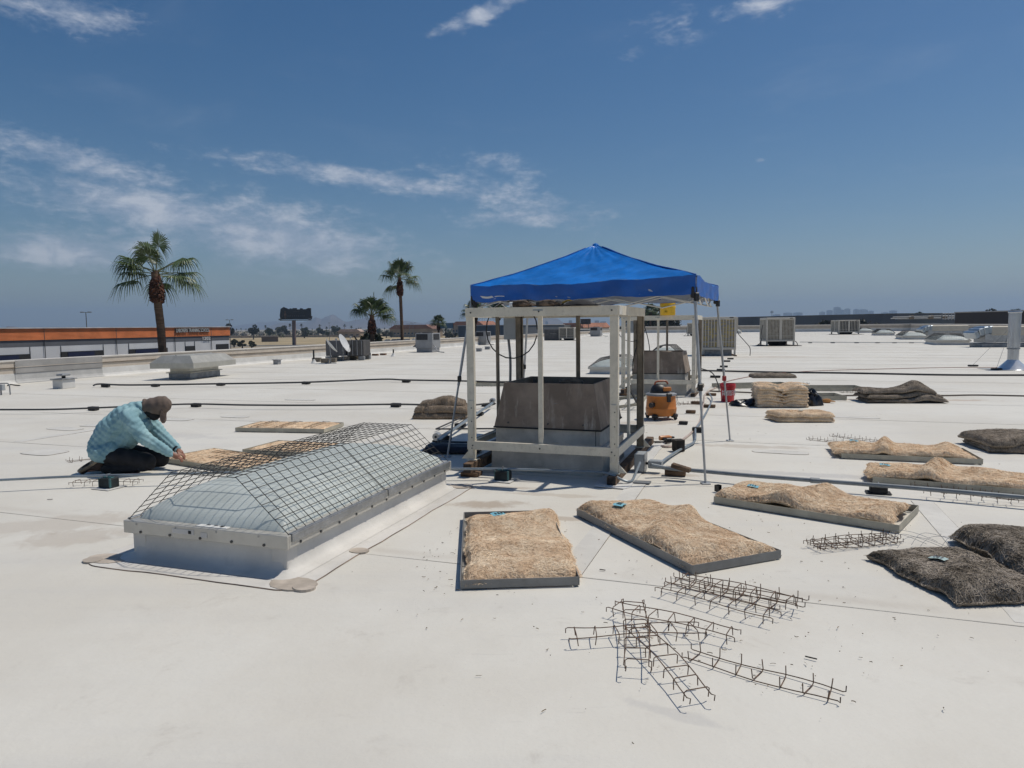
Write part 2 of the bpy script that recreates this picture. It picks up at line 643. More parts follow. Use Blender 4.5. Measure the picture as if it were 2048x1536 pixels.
m_greysheet = mat('darker_grey_wall', (0.36, 0.35, 0.335), 0.85, var=.1, scale=1.2, bump=.2, bscale=12)  # darker grey for one stretch of the left wall

# roof body and its sheets
rb = MB()
NEARL, NEARR = PA - PDIR * 40, RC - VX * 150
rb.slab([tuple(p)[:2] for p in (NEARL - PDIR.cross(Vector((0, 0, 1))) * .25, NEARR + UX * .25, RC + UX * .25 + VX * .25, LC - UX * .25 + VX * .25)], GZ, -0.03)
roof = rb.build('roof', m_flash)
roof['kind'] = 'structure'
random.seed(5)


def sheet(v0, v1, k):
    """one roll of membrane between two lines across the roof"""
    vs, fs, uvs = [], [], []
    pn, pf = VX * v0, VX * v1
    ends = []
    for p, off in ((pn, 0), (pf, .06)):
        q = p + VX * off
        a, b = isect(q, UX, PA, PDIR), isect(q, UX, RC, VX)
        ends.append((a - UX * .05, b))
    La = (ends[0][1] - ends[0][0]).length
    n = max(8, min(90, int(La / 1.2)))
    for i in range(n + 1):
        t = i / n
        A = ends[0][0].lerp(ends[0][1], t)
        B = ends[1][0].lerp(ends[1][1], t)
        w = hnoise(t * La * .5, k, 3) * .012
        for j in range(4):
            s = (0, .02, .5, 1)[j]
            p = A.lerp(B, s) + VX * (w if j < 2 else 0)
            z = .0028 * (1 - s) + (hnoise(t * La * .25 + j, k * 2.1, j) * .004 if 0 < j < 3 else 0) + (hnoise(t * La * .9, k, 8) * .0015 if j == 0 else 0)
            vs.append((p.x, p.y, z))
            uvs.append((t * La, s * (v1 - v0)))
        p = A + VX * w
        vs.append((p.x, p.y, -.02))
        uvs.append((t * La, 0))
    for i in range(n):
        a, b = i * 5, (i + 1) * 5
        for j in range(3):
            fs.append((a + j, b + j, b + j + 1, a + j + 1))
        fs.append((a + 4, b + 4, b, a))
    me = bpy.data.meshes.new('membrane_sheet')
    me.from_pydata(vs, [], fs)
    ul = me.uv_layers.new(name='UVMap')
    idx = np.zeros(len(me.loops), dtype=np.int32)
    me.loops.foreach_get('vertex_index', idx)
    ul.data.foreach_set('uv', np.array(uvs, dtype=np.float32)[idx].ravel())
    me.materials.append(m_roof)
    me.shade_smooth()
    me.set_sharp_from_angle(angle=R(30))
    return put('membrane_sheet', me, roof)


v = 4.36 - 2.9 * 4
k = 0
while v < RC.dot(VX):
    sheet(v, min(v + 2.9, RC.dot(VX)), k)
    v += 2.9
    k += 1


# end laps and odd patches welded on the sheets
def weld(pts, z, m=None, nm='membrane_patch'):
    MB().slab(pts, -.01, z).build(nm, m or m_roofp, roof)


m_roofp = mat('patch_membrane', (.655, .635, .585), .62, var=.06, scale=3, grime=.1)
m_weld = mat('weld_line', (.36, .31, .26), .9, var=.3, scale=3)
random.seed(9)
for (px, py) in ((130, 858), (190, 851), (268, 846), (345, 839), (470, 834), (1130, 905), (700, 905), (1560, 905), (90, 905), (1700, 835), (1050, 790), (600, 800)):
    c_ = G(px, py)
    a_, b_, an_ = random.uniform(.22, .5), random.uniform(.10, .22), AXROT + random.uniform(-.1, .1)
    ring_ = []
    for k in range(28):
        t_ = k / 28 * 2 * math.pi
        x_, y_ = a_ * abs(math.cos(t_)) ** .5 * (1 if math.cos(t_) > 0 else -1), b_ * abs(math.sin(t_)) ** .5 * (1 if math.sin(t_) > 0 else -1)
        ring_.append((c_.x + x_ * math.cos(an_) - y_ * math.sin(an_), c_.y + x_ * math.sin(an_) + y_ * math.cos(an_)))
    weld(ring_, .0068 + .0002 * random.random())
    MB().tube([(p_[0], p_[1], .0045) for p_ in ring_] + [(ring_[0][0], ring_[0][1], .0045)], .0030, 4).build('weld_bead', m_weld, roof)
for (px, py, L_) in ((1850, 1010, 2.9), (820, 860, 2.9), (1250, 1000, 2.9), (60, 880, 2.9)):
    q_ = G(px, py)
    v0_ = 4.36 + 2.9 * math.floor((q_.dot(VX) - 4.36) / 2.9) + .05
    a_ = UX * q_.dot(UX) + VX * v0_
    b_ = a_ + VX * 2.8
    w_ = UX * .09
    weld([tuple(x)[:2] for x in (a_ - w_, a_ + w_, b_ + w_, b_ - w_)], .0062, None, 'end_lap')
    MB().tube([(a_ + w_).to_tuple()[:2] + (.004,), ((a_ + b_) / 2 + w_ * 1.03).to_tuple()[:2] + (.004,), (b_ + w_).to_tuple()[:2] + (.004,)], .0028, 4).build('weld_bead', m_weld, roof)

# ---- parapet walls: profile swept along a line; inner face on local -y
def parapet(name, p0, p1, h, label, flip=False):
    d = (p1 - p0)
    L = d.length
    rz = math.atan2(d.y, d.x)
    t = thing(name, label, 'wall', p0, rz, 'parapet walls round the roof')
    s = -1 if flip else 1
    yy = lambda a, b: (min(s * a, s * b), max(s * a, s * b))
    a = h / .78

    def strip(nm, m, prof):
        mb = MB()
        n = len(prof)
        N = max(2, int(L / 4))
        vs, fs = [], []
        for i in range(N + 1):
            for (y, z) in prof:
                vs.append((L * i / N, s * y, z + hnoise(i * .6, 0, 2) * .006))
        for i in range(N):
            for j in range(n - 1):
                fs.append((i * n + j, (i + 1) * n + j, (i + 1) * n + j + 1, i * n + j + 1))
        mb.add(vs, fs)
        ob = mb.build(nm, m, t)
        fixn(ob.data)
        return ob
    strip('base_flashing', m_flash, [(-.16, -.02), (-.14, .012), (-.05, .05 * a), (-.02, .12 * a), (-.012, .34 * a), (0.02, .345 * a)])
    strip('lower_wall', m_edge, [(0, .30 * a), (0, .53 * a)])
    strip('reglet', m_dirtline, [(-.03, .515 * a), (-.035, .53 * a), (-.034, .545 * a), (0, .56 * a)])
    strip('upper_wall', m_edge, [(-.02, .54 * a), (-.02, .75 * a)])
    strip('coping', m_cope, [(-.045, .735 * a), (-.05, .775 * a), (0, .785 * a), (.24, .79 * a), (.26, .73 * a)])
    strip('outer_wall', m_edge, [(.22, .76 * a), (.22, GZ)])
    return t


# the left one: inner face looks to the right, so the local -y side is to the right of the walk direction
pw = parapet('parapet_wall', PA - PDIR * 38, LC, .735, 'long beige parapet wall with white base flashing along the palm tree side', flip=False)
parapet('parapet_wall', LC + Vector((.02, .02, 0)), RC, 1.25, 'far beige parapet wall in front of the distant skyline')
parapet('parapet_wall', RC, RC - VX * 150, 1.25, 'beige parapet wall running behind the duct elbows', flip=False)
# darker grey stretch of the left wall, laid on as thin sheets
for (xa, xb) in ((30, 205),):
    def onwall(px):
        d = ray(px, 760)
        q = isect(Vector((0, 0, 0)), Vector((d.x, d.y, 0)), PA, PDIR)
        return (q - (PA - PDIR * 38)).length
    la, lb = onwall(xa), onwall(xb)
    MB().add([(la, -.148, .018), (lb, -.148, .018), (lb, -.06, .056), (la, -.06, .056), (la, -.03, .13), (lb, -.03, .13), (la, -.022, .325), (lb, -.022, .325)],
             [(0, 1, 2, 3), (3, 2, 5, 4), (4, 5, 7, 6)]).build('grey_sheet', mat('grey_flashing', (.47, .465, .45), .8, var=.08, scale=2, bump=.3, bscale=6), pw)
    MB().add([(la, -.042, .33), (lb, -.042, .33), (lb, -.052, .732), (la, -.052, .732)], [(0, 1, 2, 3)]).build('grey_sheet', m_greysheet, pw)
    MB().tube([(la, -.055, .515), ((la + lb) / 2, -.057, .526), (lb, -.055, .52)], .008, 5).build('sheet_seam', m_edge, pw)

# ---- hills on the horizon
m_hill = mat('desert_rock', (0.16, 0.115, 0.085), 0.95, var=.2, scale=.004, grime=.3)


def HOR(px):
    return 652 - (px - 1024) * ROLL


def range_(name, dist, prof, seed, depth=900, res=5.0):
    """ridge line given as (pixel x, pixel y)"""
    xs = [p[0] for p in prof]
    n = int((xs[-1] - xs[0]) / res)
    vs, fs = [], []
    M = 9
    for i in range(n + 1):
        px = xs[0] + (xs[-1] - xs[0]) * i / n
        py = float(np.interp(px, xs, [p[1] for p in prof]))
        h = max(0.5, (HOR(px) + 1.5 - py) * dist / F)
        for j in range(M):
            s = j / (M - 1) * 2 - 1
            fall = (1 - abs(s)) ** 1.25
            jag = 1 + hnoise(px * .09 + s * 3, s * 5 + i * .11, seed) * .13 * (1 if s else .5)
            x = (px - 1024) / F * dist * (1 + s * depth / dist)
            vs.append((x + hnoise(i * .8, j, seed) * 8, dist + s * depth, GZ - 3 + (h + 8) * fall * jag))
    for i in range(n):
        for j in range(M - 1):
            fs.append((i * M + j, (i + 1) * M + j, (i + 1) * M + j + 1, i * M + j + 1))
    mb = MB()
    mb.add(vs, fs)
    ob = mb.build(name, m_hill)
    ob['kind'] = 'structure'
    return ob


range_('hills', 6200, [(470, 672), (500, 667), (540, 655), (562, 646), (590, 648), (615, 644), (628, 639), (636, 635), (646, 640), (656, 634), (664, 630), (672, 631), (690, 643), (700, 645), (715, 640), (740, 637), (760, 640), (772, 638), (790, 646), (800, 642), (820, 643), (850, 648), (864, 642), (880, 650), (905, 655), (930, 657), (960, 660)], 1)
range_('hills', 8600, [(380, 668), (430, 660), (480, 652), (520, 646), (560, 644), (600, 645), (640, 648), (700, 646), (740, 641), (800, 643), (840, 646), (900, 649), (960, 652), (1010, 655)], 2, depth=700)
range_('hills', 5600, [(1000, 656), (1035, 648), (1056, 636), (1075, 632), (1100, 633), (1115, 638), (1128, 646), (1140, 652), (1160, 656)], 3, depth=500)
range_('hills', 4200, [(2, 664), (12, 657), (22, 652.5), (32, 653), (42, 656), (52, 664)], 4, depth=200, res=3)

# ---- far city
m_tower = mat('hazy_tower', (0.22, 0.23, 0.25), 0.6, scale=.05, var=.2)
m_tower2 = mat('pale_tower', (0.36, 0.35, 0.33), 0.7, scale=.05, var=.2)


def box_px(name, label, cat, x0, x1, ytop, d, depth, m, group=None, step=None):
    """a far building standing on the ground, its front spanning two pixels"""
    a, b = (x0 - 1024) / F * d, (x1 - 1024) / F * d
    z = CAMZ + (HOR((x0 + x1) / 2) - ytop) * d / F
    t = thing(name, label, cat, ((a + b) / 2, d, GZ), 0, group)
    w, h = b - a, z - GZ
    MB().box((0, depth / 2, h / 2), (w, depth, h)).build('wall', m, t)
    MB().box((0, depth / 2, h + .015 * h), (w * .55, depth * .5, .03 * h)).build('roof_plant', m_tower, t)
    n = max(2, min(9, int((x1 - x0) / 2)))
    g = MB()
    for i in range(n):
        g.box((-w / 2 + w * (i + .5) / n, -.06, h * .5), (w / n * .55, .1, h * .86))
    g.build('window_band', m_glassfar, t)
    return t


m_glassfar = mat('far_glass', (0.07, 0.08, 0.10), 0.25, scale=.3)
TWL = ['low hazy block on the skyline just right of the water tower', 'flat hazy block on the skyline above the lone louvered cooler', 'flat hazy block on the skyline by the right top corner of the lone louvered cooler', 'narrow low hazy tower left of the tallest tower group', 'mid height narrow tower close to the left of the tallest tower', 'tallest hazy office tower on the skyline', 'shorter hazy slab joined to the right side of the tallest tower', 'second tallest narrow tower on the skyline right of the tallest', 'dark narrow tower touching the broad slab tower', 'broad hazy slab tower on the skyline', 'small low tower close to the right of the broad slab tower', 'lowest hazy block on the skyline beyond the broad slab tower', 'isolated hazy block ending the skyline of towers']
for i, (a, b, yt) in enumerate([(1549, 1560, 629), (1570, 1584, 626), (1590, 1604, 625.5), (1642, 1649, 624), (1656, 1664, 621), (1670, 1680, 615), (1681, 1687, 620), (1692, 1699, 618), (1710, 1717, 619), (1719, 1734, 619.5), (1739, 1746, 622.5), (1766, 1775, 625), (1782, 1792, 621.5)]):
    box_px('office_tower', TWL[i], 'tower', a, b, yt, 5200, 40, (m_tower, m_tower2)[i % 2], 'downtown towers beyond the far parapet')
for i, (a, b, yt) in enumerate([(1092, 1097, 643), (1139, 1145, 641), (1191, 1199, 641), (1202, 1213, 643)]):
    box_px('office_tower', 'small hazy tower on the skyline seen between the cooler stand posts', 'tower', a, b, yt, 4200, 30, (m_tower2, m_tower)[i % 2], 'small towers seen through the nearer cooler stand')


def lowbuild(name, label, cat, x0, x1, d0, d1, ztop, m, depth=30, roofm=None, band=None, win=0):
    """a low building whose front runs from pixel x0 at d0 to pixel x1 at d1"""
    A, B = Vector(((x0 - 1024) / F * d0, d0, GZ)), Vector(((x1 - 1024) / F * d1, d1, GZ))
    L = (B - A).length
    t = thing(name, label, cat, A, math.atan2(B.y - A.y, B.x - A.x))
    h = ztop - GZ
    MB().box((L / 2, depth / 2, h / 2), (L, depth, h)).build('wall', m, t)
    if roofm:
        MB().prism([(-.8, h), (L + .8, h), (L * .86, h + min(3.2, L * .12)), (L * .14, h + min(3.2, L * .12))], -.6, depth + .6).build('roof', roofm, t)
    else:
        MB().box((L / 2, depth / 2, h + .1), (L + .3, depth + .3, .22)).build('roof_edge', band or m_cope, t)
    for i in range(win):
        x = L * (i + .5) / win
        wdw = MB().cbox((x, -.04, h * .45), (L / win * .5, .12, h * .22), .02).build('window', m_glassfar, t)
        MB().box((x, -.06, h * .45 - h * .125), (L / win * .58, .2, h * .03)).build('sill', m_cope, wdw)
    return t


m_dkwall = mat('slate_wall', (0.11, 0.125, 0.145), 0.8, var=.12, scale=.05)
m_brwall = mat('dark_brown_wall', (0.095, 0.075, 0.068), 0.8, var=.12, scale=.05)
m_gywall = mat('grey_wall', (0.17, 0.18, 0.19), 0.8, scale=.05)
m_crwall = mat('cream_wall', (0.42, 0.39, 0.33), 0.8, scale=.05)
m_tile = mat('clay_tile', (0.40, 0.16, 0.085), 0.8, var=.2, scale=.4, bump=.3, bscale=3)
m_tan = mat('tan_wall', (0.37, 0.28, 0.19), 0.85, scale=.1)
lowbuild('warehouse', 'long slate grey warehouse beyond the far parapet wall', 'warehouse', 1466, 1792, 330, 250, CAMZ + 2.8, m_dkwall, 40, band=m_gywall, win=14)
lowbuild('warehouse', 'dark brown warehouse with pale roof edge behind the tall metal flue', 'warehouse', 1908, 2300, 150, 110, CAMZ + 1.75, m_brwall, 40, band=m_cope)
lowbuild('warehouse', 'low grey warehouse with pale pipes on its roof beside the dark brown one', 'warehouse', 1790, 1912, 210, 180, CAMZ + 0.7, m_gywall, 30, win=6)
lowbuild('warehouse', 'wide grey flat roofed warehouse behind the left post of the nearer cooler stand', 'warehouse', 918, 1016, 240, 225, CAMZ + .2, m_gywall, 30, win=5)
lowbuild('warehouse', 'pale flat roofed building below the mountain seen through the nearer cooler stand', 'warehouse', 1036, 1114, 420, 400, CAMZ + 0.0, m_crwall, 40, win=9)
lowbuild('warehouse', 'long grey building in front of the skyline with dark doors', 'warehouse', 1048, 1192, 330, 300, CAMZ - 2.0, m_gywall, 25, win=10)
lowbuild('house', 'house with orange clay tile roof beyond the white cooler', 'house', 1124, 1168, 420, 400, CAMZ - 1.4, m_tan, 18, roofm=m_tile)
lowbuild('apartment_block', 'long apartment block with red tile roof beside the blue billboard', 'building', 906, 968, 620, 590, CAMZ + 1.2, m_tan, 16, roofm=m_tile, win=10)
lowbuild('apartment_block', 'long brown two storey block with flat red roof behind the tall thin palm', 'building', 781, 866, 560, 540, CAMZ - 1.4, m_tan, 14, roofm=mat('dull_tile', (.26, .13, .09), .8, scale=.4), win=12)
lowbuild('house', 'pale pink roofed house beyond the dry field', 'house', 678, 722, 560, 560, CAMZ - 3.2, m_tan, 14, roofm=mat('pink_roof', (.5, .37, .3), .8, scale=.4), win=4)
m_wh = mat('white_house', (.52, .47, .40), .8, scale=.1, var=.2)
hz = [(488, 497), (501, 516), (520, 531), (535, 545), (556, 566), (567, 583), (618, 628), (629, 640), (655, 668), (669, 684), (724, 736), (462, 480), (484, 512)]
for i, (a, b) in enumerate(hz):
    dd = 690 + (i * 37) % 60
    near = a < 490 and b > 470
    lowbuild('house', 'small pale flat roofed house in the row beyond the dry field', 'house', a, b, dd, dd, GZ + 3.4 + (i % 3) * .5, m_wh, 10, win=3)
    bpy.data.objects[-1] if False else None
for ob in [x for x in COL.objects if x.name.startswith('house') and x.get('label', '').startswith('small pale flat')]:
    ob['group'] = 'small houses beyond the dry field'
# boundary wall of the dry field
lowbuild('boundary_wall', 'low brown boundary wall across the dry field left of the billboard post', 'wall', 525, 558, 420, 420, GZ + 3.2, mat('brown_block', (.16, .12, .09), .9, scale=.2), .4)
o = MB().slab([(-470, 640), (60, 600), (60, 610), (-470, 650)], GZ, GZ + 1.6).build('boundary_wall', m_tan)
tag(o, 'long tan garden wall in front of the small houses', 'wall')
o = MB().slab([(-470, 345), (-60, 345), (-40, 600), (-470, 630)], GZ - .1, GZ + .012).build('dry_field', mat('dry_grass', (.42, .33, .19), .95, var=.15, scale=.05, grime=.25))
o['kind'] = 'structure'

# ---- the training school across the car park
SA, SB = Vector(((0 - 1024) / F * 80, 80, 0)), Vector(((462 - 1024) / F * 117.5, 117.5, 0))
SD = (SB - SA).normalized()
SRZ = math.atan2(SD.y, SD.x)
school = thing('training_school', 'long training school building with ribbed orange band above grey and white walls', 'building', (SB.x, SB.y, GZ), SRZ)
m_white = mat('white_wall', (0.60, 0.61, 0.63), 0.75, var=.05, scale=.3)
m_orange = mat('orange_cladding', (0.74, 0.24, 0.09), 0.55, var=.1, scale=.5, spec=.3)
m_band = mat('grey_band', (0.115, 0.12, 0.135), 0.7, var=.06, scale=.4)
m_navy = mat('navy_door', (0.008, 0.012, 0.05), 0.5)
m_dark = mat('dark_recess', (0.02, 0.02, 0.022), 0.8)


def fac(px, py):
    d = ray(px, py)
    q = isect(Vector((0, 0, 0)), Vector((d.x, d.y, 0)), SB, SD)
    t = q.y / d.y
    return (q - SB).dot(SD), CAMZ + d.z * t


LS = 75.0
zt, z1, z2 = 2.02 - GZ, 0.58 - GZ, -0.17 - GZ
MB().box((-LS / 2, 15.1, (z2) / 2), (LS, 30, z2)).build('wall', m_white, school)
MB().box((-LS / 2, 15.08, (z1 + z2) / 2), (LS, 30, z1 - z2)).build('grey_band', m_band, school)
MB().box((-LS / 2, 15.1, (zt + z1) / 2), (LS, 30, zt - z1)).build('parapet', m_white, school)
mb = MB()
NR = 9
prof = []
for i in range(NR):
    za, zb = z1 + (zt - .06 - z1) * i / NR, z1 + (zt - .06 - z1) * (i + 1) / NR
    prof += [(-.01, za), (-.05, za + (zb - za) * .25), (-.05, za + (zb - za) * .8), (-.01, zb - .001)]
vs = [(x, y, z) for x in (-LS, .06) for (y, z) in prof]
n_ = len(prof)
mb.add(vs, [(j, n_ + j, n_ + j + 1, j + 1) for j in range(n_ - 1)])
mb.build('ribbed_cladding', m_orange, school)
MB().box((-LS / 2, 15, zt + .02), (LS + .3, 30.5, .12)).build('roof_edge', mat('school_coping', (.6, .6, .6), .4, scale=.5), school)
for px in (88, 232, 349, 422, -80):
    x, _ = fac(px, 670)
    MB().box((x, -.03, (zt) / 2), (.035, .11, zt)).build('wall_joint', m_band, school)
for px in (60, 122, 207, 258, 371, 390):
    x, _ = fac(px, 690)
    MB().box((x, .05, z2 / 2), (.014, .105, z2 - .01)).build('panel_joint', m_gywall, school)
for (xa, xb, yt, nv) in ((-40, 60, 710, 1), (122, 207, 702, 1), (258, 335, 697, 1), (371, 390, 692, 0), (433, 457, 688, 0)):
    la, ztp = fac((xa + xb) / 2, yt)
    x0, _ = fac(xa, yt)
    x1, _ = fac(xb, yt)
    dz = ztp - GZ
    dr = MB().box(((x0 + x1) / 2, .06, dz / 2), (x1 - x0, .2, dz)).build('dock_opening' if nv else 'window', m_dark, school)
    if nv:
        MB().box(((x0 + x1) / 2 - .3, -.06, dz / 2 - .05), ((x1 - x0) * .62, .08, dz - .1)).build('roller_door', m_navy, dr)
xt, zl = fac(384, 661)
xr, _ = fac(418, 661)
xl, _ = fac(351, 661)
m_sign = mat('sign_white', (.68, .68, .67), .5, var=.02)
tx = text_mesh('lettering', 'LABORERS TRAINING SCHOOL', .82, m_sign, school, (xt, -.275, zl - GZ), (R(90), 0, 0), .012, -.006)
bpy.context.view_layer.update()
tx.scale.x = (xr - xl) / max(tx.dimensions.x, .1)
tb = text_mesh('letter_return', 'LABORERS TRAINING SCHOOL', .82, m_dark, school, (xt, -.17, zl - GZ), (R(90), 0, 0), .085, .012)
tb.scale.x = tx.scale.x
xn, zn = fac(412, 677)
tx = text_mesh('lettering', '1202', .72, m_sign, school, (xn, -.06, zn - GZ), (R(90), 0, 0), .03, .004)
xa, _ = fac(404.5, 677)
xb, _ = fac(420, 677)
bpy.context.view_layer.update()
tx.scale.x = (xb - xa) / max(tx.dimensions.x, .1)

m_pole = mat('grey_pole', (.16, .17, .18), .6, scale=2)


def light_pole(px, ytop, d, label, arm=.9, group=None):
    z = CAMZ + (HOR(px) - ytop) * d / F
    t = thing('light_pole', label, 'light pole', ((px - 1024) / F * d, d, GZ), 0, group)
    MB().tube([(0, 0, 0), (0, 0, z - GZ)], [.14, .09], 8).build('pole', m_pole, t)
    for s in (-1, 1):
        hd = MB().cbox((s * arm, 0, z - GZ + .05), (arm * .9, .5, .22), .05).build('lamp_head', m_pole, t)
    MB().tube([(-arm, 0, z - GZ), (arm, 0, z - GZ)], .06, 6).build('arm', m_pole, t)
    return t


light_pole(178, 625, 170, 'double headed car park light pole rising behind the school roof near its left end')
light_pole(463, 640, 250, 'double headed light pole beside the right corner of the school')
light_pole(821, 648, 480, 'tall twin street light beyond the thin palm and brown block', 1.4, 'street lights beyond the brown block')
light_pole(828, 646, 470, 'tall twin street light beyond the thin palm and brown block', 1.4, 'street lights beyond the brown block')
light_pole(661, 646, 420, 'slender pole standing in the dry field right of the billboard', .5)
light_pole(1349, 634, 240, 'pole beyond the far roof seen through the second cooler stand', .4)
light_pole(1882, 629, 175, 'thin mast above the low grey warehouse', .3)

# water tower on the skyline
t = thing('water_tower', 'small hazy water tower on the skyline above the louvered coolers', 'water tower', ((1543 - 1024) / F * 3000, 3000, GZ))
hz_ = CAMZ + (HOR(1543) - 624) * 3000 / F - GZ
MB().lathe([(.01, -7), (5, -5), (7, 0), (5, 4), (.01, 6)], 12, (0, 0, hz_)).build('tank', m_tower, t, smooth=True)
MB().tube([(0, 0, 0), (0, 0, hz_ - 5)], [2.0, 1.4], 8).build('stem', m_tower, t)

# ---- billboards
bd = 333.0
bz = CAMZ + (HOR(596) - 640) * bd / F
t = thing('billboard', 'dark roadside billboard with cut out top edge on a single brown post', 'billboard', ((596 - 1024) / F * bd, bd, GZ))
s_ = bd / F
m_black = mat('billboard_print', (.012, .012, .016), .45, var=.2, scale=.3)
outl = [(-31, 0), (31, 0), (32, 6), (30, 7), (30, 22), (25, 22.5), (20, 20), (14, 20), (13, 22), (9, 22), (8, 20), (2, 20), (2, 22.5), (-6, 22.5), (-7, 20), (-9, 22), (-12, 22), (-13, 20), (-17, 22), (-24, 25), (-30, 21), (-32, 8)]
MB().prism([(x * s_, (y + 1) * s_) for x, y in outl], -.5, .3).build('panel', m_black, t, (0, 0, bz - GZ))
MB().prism([(-23 * s_, 3 * s_), (-19.5 * s_, 3 * s_), (-19 * s_, 12 * s_), (-20 * s_, 18 * s_), (-22.5 * s_, 18 * s_), (-23.5 * s_, 10 * s_)], -.53, -.50).build('portrait_print', mat('print_brown', (.16, .085, .05), .5, var=.3, scale=.8), t, (0, 0, bz - GZ))
m_prn = mat('print_grey', (.075, .072, .072), .5)
for k, (x, w_) in enumerate(((-3.5, 3), (.5, 3), (5, 4))):
    MB().box((x * s_, -.52, bz - GZ + 17 * s_), (w_ * s_, .04, 1.0 * s_)).build('faded_print', m_prn, t)
for k, x in enumerate((-27, -17, -14, -11, -7, -3, 1, 5, 10, 14, 17)):
    MB().box((x * s_, -.52, bz - GZ + 8 * s_), (1.6 * s_, .04, 2.2 * s_)).build('faded_print', m_prn, t)
for x in (-31, 28):
    MB().cbox((x * s_, -1.3, bz - GZ + 1.2 * s_), (5 * s_, .3, 2.4 * s_), .1).build('end_panel', m_gywall, t)
MB().tube([(-1.4, 0, 0), (-1.2, 0, bz - GZ)], .9, 10).build('post', mat('rust_post', (.22, .15, .13), .7, scale=.5), t)
MB().box((0, -.9, bz - GZ - .15), (62 * s_, 1.2, .3)).build('catwalk', m_pole, t)
for x in (-32, -28, 27, 31):
    MB().tube([(x * s_, -1.4, bz - GZ), (x * s_, -1.4, bz - GZ + 1.1)], .06, 4).build('rail_post', m_pole, t)
t = thing('billboard', 'pale blue back of a small billboard beside the short bushy palm', 'billboard', ((895 - 1024) / F * 300, 300, GZ))
bz = CAMZ + (HOR(895) - 657) * 300 / F - GZ
MB().cbox((0, 0, bz + 1.2), (5.4, .4, 2.4), .05).build('panel', mat('blue_panel', (.14, .23, .30), .5, scale=.5), t)
MB().box((2.8, 0, bz + 1.2), (.25, .6, 2.6)).build('side_frame', m_dark, t)
MB().tube([(-.4, 0, 0), (-.4, 0, bz)], .3, 8).build('post', m_dark, t)
t = thing('billboard', 'dark rough topped sign board far beyond the white cooler', 'billboard', ((1172 - 1024) / F * 380, 380, GZ))
bz = CAMZ + (HOR(1172) - 649) * 380 / F - GZ
MB().cbox((0, 0, bz + 1.6), (5.6, .5, 3.0), .3).build('panel', mat('brown_board', (.09, .06, .055), .8, var=.4, scale=.6), t)
for x in (-1.6, 1.6):
    MB().tube([(x, 0, 0), (x, 0, bz + .3)], .15, 6).build('post', m_dark, t)

# ---- parked cars
CARM = [mat('car_white', (.62, .63, .64), .25, var=.03), mat('car_silver', (.36, .37, .39), .25, var=.03, metal=.3), mat('car_dark', (.04, .045, .055), .25), mat('car_blue', (.06, .10, .19), .25)]
m_cglass = mat('car_glass', (.03, .04, .05), .08)
m_tyre = mat('tyre', (.02, .02, .02), .85)


def car(i):
    t = thing('parked_car', 'car', 'car')
    L_, Wd = 4.4, 1.8
    b = MB()
    b.prism([(-2.2, .35), (2.2, .35), (2.2, .75), (1.9, .85), (1.0, .95), (-1.95, .98), (-2.2, .8)], -.88, .88)
    b.build('body', CARM[i % 4], t)
    b = MB()
    b.add([(-1.9, -.8, .96), (1.1, -.8, .94), (1.1, .8, .94), (-1.9, .8, .96), (-1.45, -.66, 1.45), (.35, -.66, 1.47), (.35, .66, 1.47), (-1.45, .66, 1.45)],
          [(4, 5, 6, 7), (0, 1, 5, 4), (1, 2, 6, 5), (2, 3, 7, 6), (3, 0, 4, 7)])
    b.build('window', m_cglass, t)
    MB().cbox((-.55, 0, 1.47), (1.85, 1.36, .06), .03).build('roof', CARM[i % 4], t)
    for x in (-1.35, 1.35):
        for y in (-.86, .86):
            w = MB()
            w.tube([(x, y - .1, .33), (x, y + .1, .33)], .33, 12)
            w.build('wheel', m_tyre, t)
    for y in (-.6, .6):
        MB().cbox((2.19, y, .68), (.06, .4, .14), .02).build('headlight', CARM[0], t)
    return t


cars = [car(i) for i in range(4)]
spots = [(775, 0), (788, 3), (797, 1), (806, 3), (815, 0), (829, 0), (836, 1), (842, 0)]
cl = ['white', 'silver', 'dark', 'blue']
used = set()
for j, (px, ci) in enumerate(spots):
    d_ = 372 + (j % 3) * 6
    loc = ((px - 1024) / F * d_, d_, GZ + .01)
    lb = f'{cl[ci]} car parked beyond the parapet beside the palm trunks'
    if ci not in used:
        c = cars[ci]
        used.add(ci)
        c.location = loc
        c['label'] = lb
        c['group'] = cl[ci] + ' cars parked beyond the parapet'
    else:
        c = dup(cars[ci], loc, 0, lb, cl[ci] + ' cars parked beyond the parapet')
    c.rotation_euler.z = R(200 + (j * 7) % 13)
for x in (2,):
    for ob in [cars[x]] + list(cars[x].children):
        bpy.data.objects.remove(ob)
for j, px in enumerate((1478, 1490, 1502, 1514, 1525)):
    c = dup(cars[0], ((px - 1024) / F * 235, 235, GZ + .01), R(95), 'white car parked in front of the slate grey warehouse', 'white cars by the slate warehouse')

